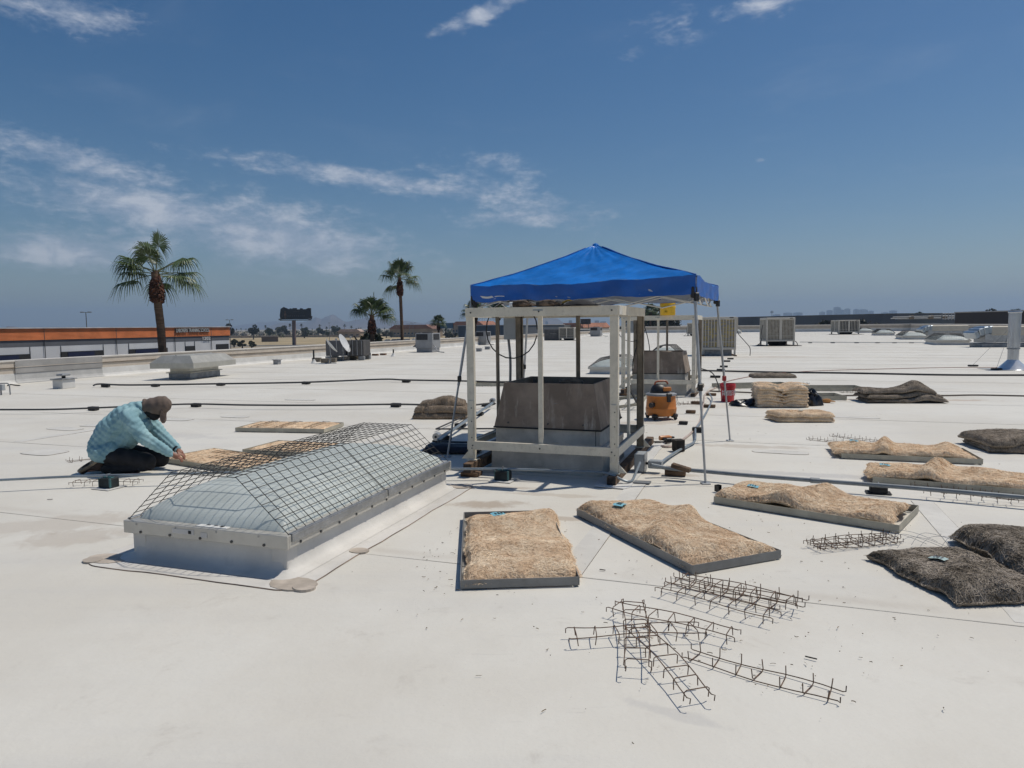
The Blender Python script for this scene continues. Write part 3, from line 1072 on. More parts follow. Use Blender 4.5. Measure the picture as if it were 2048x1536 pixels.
# ================================================================== TREES
def crown_mesh(name, blobs, n, size, m, seed, flat=.7):
    """leaf clumps: small bent quads spread through several lobes"""
    rg = np.random.RandomState(seed)
    vs, fs = [], []
    tot = sum(b[3] ** 2 for b in blobs)
    for (bx, by, bz, br) in blobs:
        k = int(n * br * br / tot)
        d = rg.normal(size=(k, 3))
        d /= np.linalg.norm(d, axis=1)[:, None]
        rr = br * (0.45 + 0.62 * rg.rand(k) ** .6)
        c = d * rr[:, None] * np.array([1, 1, flat]) + np.array([bx, by, bz])
        a = rg.normal(size=(k, 3))
        a /= np.linalg.norm(a, axis=1)[:, None]
        b_ = np.cross(a, rg.normal(size=(k, 3)))
        b_ /= np.linalg.norm(b_, axis=1)[:, None] + 1e-9
        s = size * (.6 + .8 * rg.rand(k))[:, None]
        q = np.stack([c - a * s, c + b_ * s * .55, c + a * s, c - b_ * s * .55], 1).reshape(-1, 3)
        o = len(vs)
        vs += q.tolist()
        fs += [(o + 4 * i, o + 4 * i + 1, o + 4 * i + 2, o + 4 * i + 3) for i in range(k)]
    me = bpy.data.meshes.new(name)
    me.from_pydata(vs, [], fs)
    me.materials.append(m)
    return me


m_leaf = mat('leaf_green', (0.045, 0.070, 0.022), 0.6, var=.3, scale=.6)
m_leaf2 = mat('leaf_olive', (0.075, 0.085, 0.035), 0.65, var=.3, scale=.6)
m_leaf3 = mat('leaf_dark', (0.026, 0.034, 0.02), 0.7, var=.3, scale=.6)
m_bark = mat('bark', (0.085, 0.06, 0.045), 0.95, var=.3, scale=3, bump=.4, bscale=9)
m_palmbark = mat('palm_trunk', (0.17, 0.108, 0.07), 0.95, var=.2, scale=2.2, bump=.6, bscale=16, streak=(1, 1, 6))
m_boot = mat('palm_boots', (0.14, 0.06, 0.038), 0.95, var=.35, scale=5)
m_frond = mat('palm_frond', (0.085, 0.13, 0.042), 0.45, var=.22, scale=1.6)
m_petiole = mat('petiole', (0.14, 0.15, 0.05), .6, var=.2)


def tree_proto(kind, seed):
    random.seed(seed)
    h = {'round': 6.5, 'tall': 9.5, 'bush': 3.6}[kind]
    t = thing('broadleaf_tree', 'tree', 'tree')
    tr = MB()
    tr.tube([(0, 0, 0), (.1, .05, h * .25), (.05, 0, h * .5), (0, 0, h * .8)], [.24, .19, .13, .05], 7)
    for i in range(5):
        a = i * 1.27 + seed
        tr.tube([(0, 0, h * (.25 + .06 * i)), (math.cos(a) * h * .14, math.sin(a) * h * .14, h * (.42 + .06 * i)), (math.cos(a) * h * .25, math.sin(a) * h * .25, h * (.55 + .06 * i))], [.1, .07, .03], 5)
    tr.build('trunk', m_bark, t)
    blobs = []
    for i in range(9 if kind != 'bush' else 6):
        a = random.random() * 6.28
        rr = random.random() ** .5 * h * (.26 if kind == 'round' else .17 if kind == 'tall' else .35)
        zz = h * (.42 + .45 * random.random()) if kind != 'bush' else h * (.3 + .4 * random.random())
        blobs.append((math.cos(a) * rr, math.sin(a) * rr, zz, h * (.13 + .11 * random.random())))
    put('crown', crown_mesh('crown', blobs, 1500, h * .045, (m_leaf, m_leaf2, m_leaf3)[seed % 3], seed), t)
    return t


def palm_far_proto(seed, h=11.0):
    random.seed(seed)
    t = thing('palm_tree', 'palm', 'palm tree')
    MB().tube([(0, 0, 0), (.1, 0, h * .5), (.15, 0, h)], [.28, .2, .22], 7).build('trunk', m_palmbark, t)
    vs, fs = [], []
    for i in range(46):
        a, e = random.random() * 6.28, -.7 + 1.9 * random.random()
        L_ = 1.5 + .7 * random.random()
        d = Vector((math.cos(a) * math.cos(e), math.sin(a) * math.cos(e), math.sin(e)))
        s = d.cross(Vector((0, 0, 1))).normalized()
        c = Vector((.15, 0, h))
        for k in range(5):
            an = (k - 2) * .42
            dd = d * math.cos(an) + s * math.sin(an)
            o = len(vs)
            p = c + d * L_ * .4
            q = p + dd * L_ * .75 + Vector((0, 0, -.35))
            w = s * .12
            vs += [tuple(c), tuple(p - w), tuple(q), tuple(p + w)]
            fs += [(o, o + 1, o + 2, o + 3)]
    MB().add(vs, fs).build('crown', m_leaf, t)
    return t


TP = {'round': tree_proto('round', 3), 'tall': tree_proto('tall', 4), 'bush': tree_proto('bush', 7), 'round2': tree_proto('round', 8), 'palm': palm_far_proto(2), 'palm2': palm_far_proto(9, 12.0)}
BASEH = {'round': 6.2, 'tall': 9.2, 'bush': 3.1, 'round2': 6.2, 'palm': 12.6, 'palm2': 13.6}
fresh = set(TP)
random.seed(11)


def far_tree(kind, px, ytop, d, label, group):
    z = CAMZ + (HOR(px) - ytop) * d / F - GZ
    s = z / BASEH[kind]
    loc = ((px - 1024) / F * d, d, GZ)
    if kind in fresh:
        fresh.discard(kind)
        o = TP[kind]
        o.location = loc
        o.rotation_euler = (0, 0, random.random() * 6)
        o.scale = (s, s, s)
        o['label'] = label
        o['group'] = group
        return o
    return dup(TP[kind], loc, random.random() * 6, label, group, s)


LBL = {'round': 'round green tree on the far side of the dry field', 'round2': 'dark round tree on the far side of the dry field', 'tall': 'tall narrow tree on the far side of the dry field', 'bush': 'low bushy tree on the far side of the dry field', 'palm': 'distant fan palm standing above the houses beyond the dry field', 'palm2': 'tall distant fan palm above the houses beyond the dry field'}
for (k, px, yt, d) in [('palm', 583, 647, 690), ('palm', 606, 647, 700), ('palm2', 642, 648, 760), ('palm', 656, 653, 640), ('palm2', 677, 650, 720), ('palm2', 692, 648, 650), ('palm', 705, 651, 640), ('palm', 720, 655, 900), ('palm', 724, 655, 940), ('palm2', 793, 652, 620), ('palm', 800, 653, 640), ('palm', 756, 654, 700), ('palm', 771, 655, 760), ('palm', 534, 650, 760), ('palm', 520, 655, 900), ('palm', 476, 657, 900), ('palm', 485, 656, 980), ('palm', 495, 657, 980), ('palm', 627, 657, 900), ('palm2', 855, 651, 800), ('palm', 862, 652, 820), ('palm', 905, 650, 700), ('palm', 925, 648, 720),
                       ('round2', 509, 650, 520), ('round', 541, 656, 620), ('tall', 560, 654, 700), ('tall', 569, 651, 700), ('round2', 577, 658, 690), ('bush', 611, 660, 560), ('round', 613, 655, 640), ('round2', 648, 658, 620), ('round', 640, 655, 700), ('tall', 671, 652, 700), ('round', 679, 655, 690), ('round2', 697, 660, 700), ('round', 657, 663, 600), ('bush', 774, 660, 520), ('round', 760, 657, 640), ('bush', 785, 661, 540), ('round2', 548, 662, 700), ('round', 592, 660, 760), ('bush', 625, 664, 660), ('bush', 470, 676, 300), ('bush', 486, 678, 280), ('bush', 505, 679, 270), ('round', 716, 657, 760), ('bush', 900, 661, 420), ('bush', 925, 663, 400), ('bush', 912, 664, 380), ('round2', 980, 654, 330), ('bush', 1003, 660, 300), ('round', 1140, 656, 700), ('bush', 1165, 657, 480), ('bush', 1185, 656, 520)]:
    near = d < 320
    far_tree(k, px, yt, d, LBL[k] if not near else 'scrubby bush by the near edge of the dry field', 'far ' + LBL[k].split(' on ')[0].split(' standing')[0].split(' above')[0] + ' row' if not near else 'scrub bushes')
far_tree('bush', 735, 653, 95, 'dark bushy tree just beyond the parapet beside the short leaning palm', None)
far_tree('round2', 1330, 618, 200, 'broad brown green tree behind the second cooler stand', None)
far_tree('round', 1295, 622, 210, 'dense green tree behind the yellow drink cooler', None)
far_tree('round2', 1255, 642, 260, 'dark tree top showing between the two cooler stands', None)
far_tree('bush', 1275, 638, 230, 'bushy dark tree low behind the second cooler stand', None)
far_tree('bush', 1312, 634, 190, 'green bush behind the second cooler stand mid bar', None)
far_tree('bush', 1645, 634, 215, 'dark green tree in front of the slate grey warehouse', 'trees before the slate warehouse')
far_tree('bush', 1725, 632, 215, 'dark green tree in front of the slate grey warehouse', 'trees before the slate warehouse')
far_tree('round', 1838, 626, 330, 'small green tree top above the low grey warehouse', None)
far_tree('palm', 2030, 617, 260, 'distant palm behind the dark brown warehouse roof', 'palms behind the brown warehouse')
far_tree('palm', 2024, 618, 280, 'distant palm behind the dark brown warehouse roof', 'palms behind the brown warehouse')
far_tree('round2', 1988, 619, 300, 'dark tree top above the dark brown warehouse roof', None)
far_tree('round2', 457, 648, 420, 'dark round tree top above the right end of the school roof', None)

# far belt of planting between the houses that nobody could count
rg = random.Random(4)
blobs = []
for i in range(420):
    px = 440 + 600 * rg.random()
    d = 560 + 900 * rg.random()
    blobs.append(((px - 1024) / F * d, d, GZ + 1.2 + 1.2 * rg.random(), 2.0 + 2.6 * rg.random()))
for i in range(200):
    px = 1030 + 560 * rg.random()
    d = 450 + 900 * rg.random()
    blobs.append(((px - 1024) / F * d, d, GZ + 1.0 + 1.5 * rg.random(), 2.0 + 2.4 * rg.random()))
o = put('far_planting', crown_mesh('far_planting', blobs, 24000, .75, m_leaf2, 5))
tag(o, 'belt of low trees and shrubs between the far houses', 'shrubs', kind='stuff')


# ---- the fan palms behind the parapet
def frond_mesh(elev, seed, Lp, Lb, droop):
    rg = random.Random(seed)
    mb = MB()
    d = Vector((math.cos(elev), 0, math.sin(elev)))
    path = []
    for i in range(6):
        t = i / 5
        path.append(Vector((d.x * Lp * t, 0, d.z * Lp * t - .16 * Lp * t * t * max(.2, math.cos(elev)))))
    tang = (path[-1] - path[-2]).normalized()
    side = Vector((0, 1, 0))
    nrm = tang.cross(side) * -1
    if nrm.z < 0:
        nrm = -nrm
    c = path[-1]
    pet = MB()
    pet.tube(path + [c + tang * .1], [.028, .022, .02, .018, .016, .014, .008], 5)
    N = 30
    vs, fs = [], []
    for k in range(N):
        an = (k / (N - 1) * 2 - 1) * 2.25
        cup = nrm * (.10 * (1 - abs(an) / 2.25) - .12 * abs(an) / 2.25)
        dr = (tang * math.cos(an) + side * math.sin(an)).normalized()
        lat = (tang * -math.sin(an) + side * math.cos(an)).normalized()
        Lk = Lb * (1.0 - .30 * (abs(an) / 2.25) ** 2) * rg.uniform(.85, 1.08)
        o = len(vs)
        segs = 6
        for i in range(segs + 1):
            t = i / segs
            r_ = Lk * t
            half = math.tan(4.5 / (N - 1) / 2) * min(r_, Lk * .48) * 1.05 if t <= .5 else math.tan(4.5 / (N - 1) / 2) * Lk * .48 * (1 - (t - .5) / .5) * .75 + .003
            g = droop * Lk * max(0, t - .35) ** 2 * rg.uniform(.9, 1.6) * (1.3 if t > .7 else 1)
            p = c + dr * r_ * (1 - .25 * droop * max(0, t - .5)) + cup * r_ * 1.2 - Vector((0, 0, g)) + lat * rg.uniform(-.01, .01)
            fold = nrm * half * .5
            vs += [tuple(p - lat * half), tuple(p + fold), tuple(p + lat * half)]
        for i in range(segs):
            a = o + i * 3
            fs += [(a, a + 1, a + 4, a + 3), (a + 1, a + 2, a + 5, a + 4)]
    blade = MB().add(vs, fs)
    return pet.mesh('petiole', m_petiole, True), blade.mesh('blade', m_frond)


def palm(px, d, ztop, lean, trunk_r, Lp, Lb, fronds, label, seed, skirt=1.0, boots=True):
    rg = random.Random(seed)
    base = Vector(((px - 1024) / F * d, d, GZ))
    t = thing('palm_tree', label, 'palm tree', base)
    h = ztop - GZ
    top = Vector((lean, 0, h))
    tr = MB()
    pts, rs = [], []
    N = 46
    for i in range(N + 1):
        q = i / N
        pts.append((lean * q ** 1.4 + hnoise(q * 4, seed) * .05, hnoise(q * 3, seed + 4) * .04, h * q))
        rs.append(trunk_r * (1.25 - .35 * min(1, q * 1.5)) * (1 + .035 * (i % 2)) + (.1 * trunk_r if q < .04 else 0))
    tr.tube(pts, rs, 12)
    tr.build('trunk', m_palmbark, t, smooth=True)
    bt = MB()
    bh = .95 * skirt
    for i in range(70):
        q = (i + rg.random()) / 70
        a = i * 2.4
        zz = h - .25 - bh * (1 - q)
        rr = trunk_r * (.75 + 1.0 * math.sin(math.pi * min(1, .18 + q * .8)) ** .8) * .86
        bt.box((lean + math.cos(a) * rr * .72, math.sin(a) * rr * .72, zz), (.17, .12, .26), rz=a, ry=-.5 + rg.uniform(-.3, .3), taper=(.5, .6))
    bt.lathe([(trunk_r * .8, -bh), (trunk_r * 1.35, -bh * .6), (trunk_r * 1.1, -.1), (trunk_r * .6, .25)], 12, (lean, 0, h - .2))
    bt.build('leaf_boots', m_boot, t)
    cache = {}
    for i, (az, el) in enumerate(fronds):
        key = (round(el, 1), i % 2)
        if key not in cache:
            cache[key] = frond_mesh(el, seed * 10 + len(cache), Lp * rg.uniform(.85, 1.1), Lb, .40 + .5 * max(0, math.cos(el)))
        pm, bm_ = cache[key]
        fr = put('frond', pm, t, (lean, 0, h - .05 + rg.uniform(-.1, .1)), az)
        put('blade', bm_, fr)
    return t


def ring(n, els, seed):
    rg = random.Random(seed)
    return [(i * 2.399 + rg.uniform(-.2, .2), els[i * len(els) // n] + rg.uniform(-.08, .08)) for i in range(n)]


EL1 = [1.35, 1.2, 1.1, 1.0, .9, .75, .6, .5, .4, .25, .1, 0, -.1, -.3]
# az: 0 = to the right, pi = to the left
palm(333, 29.5, CAMZ + (HOR(322) - 545) * 29.5 / F, -.24, .175, 1.12, 1.0,
     ring(7, EL1, 1) + [(math.pi - .3, .25), (math.pi + .2, -.12), (math.pi + .05, .45), (.25, .25), (-.2, -.05), (.1, .5), (.6, -.15), (-2.2, .6), (2.4, .7)],
     'tallest fan palm in front of the orange banded school, one frond hanging low', 21)
palm(749, 46.5, CAMZ + (HOR(746) - 632) * 46.5 / F, -.10, .16, .95, .95,
     [(a, e) for a, e in ring(10, [1.35, 1.2, 1.1, 1.0, .85, .7, .5], 2)] + [(math.pi, .75), (math.pi - .3, .55), (.2, .6), (-.2, .45), (.3, .3), (0, .15), (-.3, .75)],
     'short shaggy fan palm leaning its leaves to the right behind the satellite dishes', 22, skirt=.9)
palm(807, 50.0, CAMZ + (HOR(804) - 556) * 50 / F, -.12, .125, .85, .95,
     ring(11, [1.4, 1.25, 1.1, 1.0, .9, .75, .6, .4], 3) + [(math.pi, .35), (.1, .3), (-.3, .05), (.2, -.1), (math.pi - .6, -.5)],
     'tall thin fan palm with a dark leaf boot collar behind the parapet', 23)
palm(879, 120, CAMZ + (HOR(879) - 645) * 120 / F, 0, .2, .9, 1.0, ring(22, EL1, 4), 'small squat fan palm beside the blue billboard', 24)
palm(951, 70, CAMZ + (HOR(951) - 621) * 70 / F, 0, .17, .8, .9, ring(20, EL1, 5), 'fan palm almost hidden behind the left corner post of the nearer cooler stand', 25)
palm(998, 78, CAMZ + (HOR(998) - 617) * 78 / F, 0, .17, .8, 1.0, ring(20, EL1, 6), 'fan palm whose crown shows between blue canopy and cooler stand rail', 26)
palm(1301, 175, CAMZ + (HOR(1301) - 622) * 175 / F, 0, .25, 1.2, 1.5, ring(22, EL1, 7), 'fan palm behind the top rail of the second cooler stand', 27)

# ================================================================== THINGS ON THE ROOF
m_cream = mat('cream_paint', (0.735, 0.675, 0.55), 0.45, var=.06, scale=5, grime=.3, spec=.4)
m_creamd = mat('shaded_cream', (0.28, 0.23, 0.165), 0.7, var=.2, scale=6, grime=.4)  # cream of the rear posts, shadow and grime mixed into a browner colour
m_galv = mat('galvanised_steel', (0.42, 0.43, 0.44), 0.42, 0.75, var=.12, scale=9, spec=.5)
m_galv2 = mat('dull_sheet_metal', (0.30, 0.31, 0.32), 0.55, 0.35, var=.15, scale=5, grime=.2)
m_timber = mat('weathered_timber', (0.20, 0.125, 0.075), 0.9, var=.3, scale=4, bump=.4, bscale=20, streak=(1, 6, 6), grime=.3)
m_tend = mat('timber_end', (0.055, 0.045, 0.04), 0.95, var=.3, scale=12)
m_blk = mat('black_plastic', (0.018, 0.018, 0.02), 0.45, var=.2)
m_rubber = mat('black_rubber', (0.025, 0.025, 0.027), 0.8, var=.2, scale=8)
m_cable = mat('black_cable', (0.03, 0.03, 0.032), 0.6)
m_teal = mat('teal_strut', (0.04, 0.13, 0.14), 0.5, var=.2)
m_screw = mat('screw_head', (0.09, 0.09, 0.09), 0.5, .6)


def m_shroud_make():
    m = mat('stained_shroud', (0.31, 0.245, 0.19), 0.8, var=.2, scale=2.2, col2=(.20, .155, .12), bump=.15, bscale=30)
    n, l = m.node_tree.nodes, m.node_tree.links
    b = n['Principled BSDF']
    old = b.inputs['Base Color'].links[0].from_socket
    tc = n.new('ShaderNodeTexCoord')
    mp = n.new('ShaderNodeMapping')
    mp.inputs['Scale'].default_value = (14, 14, 1.1)
    l.new(tc.outputs['Object'], mp.inputs[0])
    a = n.new('ShaderNodeTexNoise')
    a.inputs['Scale'].default_value = 1.0
    a.inputs['Detail'].default_value = 5
    a.inputs['Roughness'].default_value = .65
    l.new(mp.outputs[0], a.inputs['Vector'])
    sep = n.new('ShaderNodeSeparateXYZ')
    l.new(tc.outputs['Object'], sep.inputs[0])
    r1 = n.new('ShaderNodeMapRange')
    r1.inputs['From Min'].default_value, r1.inputs['From Max'].default_value = .56, .72
    l.new(a.outputs['Fac'], r1.inputs['Value'])
    zr = n.new('ShaderNodeMapRange')          # lime scale gathers towards the foot of the shroud
    zr.inputs['From Min'].default_value, zr.inputs['From Max'].default_value = .98, .50
    zr.inputs['To Min'].default_value = .25
    l.new(sep.outputs[2], zr.inputs['Value'])
    mu = n.new('ShaderNodeMath')
    mu.operation = 'MULTIPLY'
    l.new(r1.outputs[0], mu.inputs[0])
    l.new(zr.outputs[0], mu.inputs[1])
    mx = n.new('ShaderNodeMix')
    mx.data_type = 'RGBA'
    l.new(mu.outputs[0], mx.inputs['Factor'])
    l.new(old, mx.inputs['A'])
    mx.inputs['B'].default_value = (.50, .45, .38, 1)
    l.new(mx.outputs['Result'], b.inputs['Base Color'])
    return m


m_shroud = m_shroud_make()
m_curb = mat('curb_sheet', (0.58, 0.545, 0.485), 0.65, var=.14, scale=3, grime=.3)


def skid(parent, x, y0, y1, z0, h, w=.095):
    o = MB().cbox((x, (y0 + y1) / 2, z0 + h / 2), (w, y1 - y0, h), .006).build('skid', m_timber, parent)
    MB().box((x, y0 - .0015, z0 + h / 2), (w - .012, .003, h - .012)).build('end_grain', m_tend, o)
    return o


# ---- evaporative cooler stand: local x = building u, y = building v; origin under the front right post
def cooler_stand():
    t = thing('cooler_stand', 'x', 'cooler stand')
    Wd, Dp, H = 1.60, 1.65, 1.845
    fl = {(0, 0): .10, (-Wd, 0): .16, (0, Dp): .10, (-Wd, Dp): .16}
    for (x, y), z0 in fl.items():
        back = y > 0
        p = MB()
        sx, sy = (1 if x == 0 else -1), (1 if y == 0 else -1)     # outward
        p.cbox((x, y - .036 * sy, (z0 + H) / 2), (.085, .008, H - z0 - .004), .002)
        p.cbox((x - .0385 * -sx, y, (z0 + H) / 2), (.008, .066, H - z0 - .004), .002)
        p.cbox((x + .0385 * -sx, y - .012 * sy, (z0 + H) / 2), (.008, .042, H - z0 - .004), .002)
        if back:
            p.cbox((x, y + .034 * sy, (z0 + H) / 2), (.06, .006, H - z0 - .01), .002)
        po = p.build('post', m_creamd if back else m_cream, t)  # rear posts get the cream with shade in its colour
        MB().cbox((x, y, z0 - .0 + .006), (.12, .11, .012), .002).build('foot_plate', m_cream, po)
        MB().add([(x + .05 * sx, y - .02 * sy, z0 + .012), (x + .13 * sx, y - .02 * sy, z0 + .012), (x + .05 * sx, y - .02 * sy, z0 + .10), (x + .05 * sx, y + .0 * sy, z0 + .012), (x + .13 * sx, y + .0 * sy, z0 + .012), (x + .05 * sx, y + 0 * sy, z0 + .10)],
                 [(0, 1, 2), (3, 5, 4), (0, 3, 4, 1), (1, 4, 5, 2), (2, 5, 3, 0)]).build('gusset', m_cream, po)
        if y == 0:
            MB().cbox((x + .0, y - .046, .52), (.052, .012, .62), .003).build('leg_extension', m_cream, po)
            for zz in (.30, .42, .60, .75):
                MB().tube([(x + .012, y - .0525, zz), (x + .012, y - .057, zz)], .007, 6).build('bolt', m_screw, po)
    # rails
    for (z, hh, nm) in ((H - .045, .10, 'top_rail'), (.332, .095, 'bottom_rail')):
        for y in (0, Dp):
            r = MB().cbox((-Wd / 2, y - (.047 if y == 0 else -.047), z), (Wd + .09, .008, hh), .002)
            r.cbox((-Wd / 2, y - (.030 if y == 0 else -.030), z + hh / 2 - .004), (Wd + .09, .030, .008), .002)
            ro = r.build(nm, m_cream, t)
            if y == 0:
                for xx in (-.02, -Wd / 2, -Wd + .02):
                    MB().tube([(xx, -.051, z), (xx, -.058, z)], .009, 6).build('bolt', m_screw, ro)
        for x in (0, -Wd):
            sx = 1 if x == 0 else -1
            r = MB().cbox((x + .047 * sx, Dp / 2, z), (.008, Dp + .078, hh), .002)
            r.cbox((x + .030 * sx, Dp / 2, z + hh / 2 - .0165), (.026, Dp + .05, .008), .002)
            r.build(nm, m_cream, t)
    MB().box((.053, .05, H - .045), (.005, .16, .085)).build('corner_cap', mat('bright_paint', (.68, .66, .6), .4), t)
    MB().box((-Wd / 2 - .01, -.053, H - .03), (.11, .003, .014)).build('maker_plate', mat('plate_grey', (.36, .40, .42), .4), t)
    # mid bars
    for (x, y) in ((-Wd / 2, 0), (-Wd / 2, Dp), (0, Dp / 2), (-Wd, Dp / 2)):
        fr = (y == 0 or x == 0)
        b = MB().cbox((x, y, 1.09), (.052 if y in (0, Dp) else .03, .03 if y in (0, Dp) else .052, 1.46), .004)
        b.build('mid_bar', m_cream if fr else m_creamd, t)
    # tray under the pads
    for (cx, cy, sx, sy) in ((-Wd / 2, .055, Wd - .1, .07), (-Wd / 2, Dp - .055, Wd - .1, .07), (-.055, Dp / 2, .07, Dp - .1), (-Wd + .055, Dp / 2, .07, Dp - .1)):
        MB().box((cx, cy, .292), (sx, sy, .006)).build('water_tray', m_galv2, t)
    # curb with its skirt
    cx, cy = -Wd / 2 - .02, Dp / 2 + .03
    c = MB().box((cx, cy, .125), (1.30, 1.26, .25), taper=(.985, .985))
    cu = c.build('curb', m_curb, t)
    MB().cbox((cx, cy, .275), (1.29, 1.25, .06), .004).build('curb_flange', m_curb, cu)
    for i, xx in enumerate((-.52, -.18, .14, .48)):
        MB().tube([(cx + xx, cy - .62, .275), (cx + xx, cy - .63, .275)], .011, 6).build('screw', m_screw, cu)
    MB().box((cx, cy, .40), (1.21, 1.17, .20)).build('duct_collar', m_curb, t)
    MB().box((cx + .56, cy - .5855, .40), (.006, .004, .19)).build('collar_seam', m_dark, t)
    # shroud: hollow truncated pyramid
    a, b2, z0, z1 = .62, .525, .50, 1.005
    th = .02
    vs = []
    for (r_, z) in ((a, z0), (b2, z1), (b2 - th, z1), (a - th, z0 + .02)):
        vs += [(cx - r_, cy - r_ * .97, z), (cx + r_, cy - r_ * .97, z), (cx + r_, cy + r_ * .97, z), (cx - r_, cy + r_ * .97, z)]
    fs = []
    for k in range(3):
        for i in range(4):
            j = (i + 1) % 4
            fs.append((k * 4 + i, k * 4 + j, (k + 1) * 4 + j, (k + 1) * 4 + i))
    sh = MB().add(vs, fs).build('shroud', m_shroud, t)
    MB().box((cx, cy - .585, .503), (1.25, .05, .016)).build('shroud_lip', m_dark, sh)
    MB().box((cx + .605, cy, .503), (.05, 1.18, .016)).build('shroud_lip', m_dark, sh)
    for xx in (-.45, .02, .42):
        MB().tube([(cx + xx, cy - .58, .56), (cx + xx, cy - .604, .557)], .010, 6).build('screw', m_screw, sh)
    # blower inside
    MB().lathe([(.14, 0), (.16, .06), (.15, .20), (.08, .23), (.02, .235)], 14, (cx + .1, cy + .12, .78)).build('motor', mat('old_motor', (.17, .13, .09), .7, var=.3, scale=10), sh, smooth=True)
    MB().cbox((cx + .1, cy, .77), (.06, 1.1, .04), .005).build('motor_mount', m_galv2, sh)
    # timbers
    skid(t, .0, -.17, 2.55, .0, .099)
    s2 = skid(t, -Wd + .02, -.22, 2.40, .05, .109)
    for y in (-.1, 1.1, 2.2):
        MB().cbox((-Wd + .02, y, .025), (.2, .16, .05), .006).build('shim_block', m_timber, s2)
    MB().slab([(-.16, -.26), (.15, -.28), (.2, -.2), (.2, 2.6), (-.14, 2.62), (-.18, -.1)], .008, .0125).build('protection_pad', m_flash, t)
    return t


m_boxp = mat('grey_box_paint', (.36, .385, .40), .5, var=.08, scale=4, grime=.15)
P1, P2 = G(1229, 947, .1), G(1387, 785, .1)
P1.z = P2.z = 0
st1 = cooler_stand()
st1.location, st1.rotation_euler = P1, (0, 0, AXROT)
tag(st1, 'open cream steel cooler stand with stained grey shroud under the blue canopy', 'cooler stand')
# wall box and conduit on the rear left post, loop of cable
t_ = MB().cbox((-1.72, 1.72, 1.66), (.20, .16, .38), .008).build('disconnect_box', m_boxp, st1)
MB().tube(smoothpath([(-1.78, 1.72, 1.48), (-1.76, 1.73, 1.2), (-1.77, 1.74, .8), (-1.78, 1.72, .012)], 4), .018, 6).build('conduit', m_galv2, st1)
lp = [(-1.70 + .36 * math.cos(a), 1.62, 1.60 + .38 * math.sin(a)) for a in [k * .32 for k in range(20)]]
MB().tube(lp, .009, 5).build('cable_loop', m_cable, st1)
st2 = dup(st1, P2, AXROT, 'second open cream cooler stand, the drink cooler resting on its top rail')
cb = MB()
cb.tube(smoothpath([(-1.42, 1.5, 1.75), (-1.5, 1.45, 1.2), (-1.62, 1.40, .7), (-1.6, 1.35, .2)], 5), .011, 5)
cb.tube(smoothpath([(-1.40, 1.55, 1.75), (-1.25, 1.45, 1.3), (-1.2, 1.4, .9), (-1.3, 1.3, .5)], 5), .011, 5)
cb.build('hanging_cable', m_cable, st2)
MB().tube(smoothpath([(-.02, 1.75, .55), (.3, 1.6, .45), (.45, 1.4, .2), (.5, 1.2, .02)], 5), .014, 5).build('hanging_cable', m_cable, st2)
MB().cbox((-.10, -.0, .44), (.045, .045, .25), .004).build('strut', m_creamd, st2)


# ---- louvered evaporative coolers
m_louver = mat('louver_paint', (.56, .52, .45), .5, var=.05, scale=3, grime=.12)
m_pady = mat('yellow_pad', (.46, .36, .14), .95, var=.2, scale=3.0, col2=(.27, .26, .25), thr=(.44, .56), streak=(1, 1, 3.5))
m_padd = mat('dim_pad', (.40, .35, .28), .95, var=.2, scale=4)


def cooler(pad, nbars, open_base):
    t = thing('evaporative_cooler', 'x', 'air cooler')
    Wd, H0, H1 = 1.72, .34, 1.98
    b = MB()
    b.cbox((0, .86, (H0 + H1) / 2), (Wd - .14, Wd - .14, H1 - H0 - .1), .01).build('pad', pad, t)
    MB().cbox((0, .86, H1 - .05), (Wd, Wd, .14), .015).build('top_panel', m_louver, t)
    MB().cbox((0, .86, H0 + .04), (Wd, Wd, .12), .01).build('water_pan', m_louver, t)
    for sx in (-1, 1):
        for y in (.045, Wd - .045):
            MB().cbox((sx * (Wd / 2 - .05), y, (H0 + H1) / 2), (.1, .09, H1 - H0 - .2), .006).build('corner_post', m_louver, t)
            MB().cbox((sx * (Wd / 2 - .06), y + (.03 if y < 1 else -.03), H0 / 2), (.09, .09, H0), .005).build('leg', m_louver, t)
    for face in range(3):
        pn = MB()
        for i in range(nbars):
            x = -Wd / 2 + .13 + (Wd - .26) * (i + .5) / nbars
            wd = (Wd / nbars) * .22
            if face == 0:
                pn.box((x, .035, 1.16), (wd, .03, 1.42))
            else:
                pn.box(((Wd / 2 - .02) * (1 if face == 1 else -1), x + .86, 1.16), (.03, wd, 1.42))
        if face == 0:
            pn.box((0, .03, 1.16), (.13, .05, 1.42))
            pn.box((0, .033, .72), (Wd - .2, .04, .03))
        else:
            pn.box(((Wd / 2 - .015) * (1 if face == 1 else -1), .86, 1.16), (.04, .13, 1.42))
        pn.build('louver_panel', m_louver, t)
    if open_base:
        MB().lathe([(.42, 0), (.55, .12), (.62, .36)], 16, (0, .86, 0.0)).build('throat', m_rubber, t, smooth=True)
    else:
        MB().cbox((0, .9, .16), (1.35, 1.35, .32), .01).build('curb', m_galv2, t)
    for sx in (-1, 1):
        MB().cbox((sx * (Wd / 2 - .06), .86, .03), (.11, 2.6, .06), .006).build('skid', m_timber, t)
    MB().cbox((.62, -.005, H1 - .03), (.2, .012, .05), .003).build('maker_plate', m_dark, t)
    return t


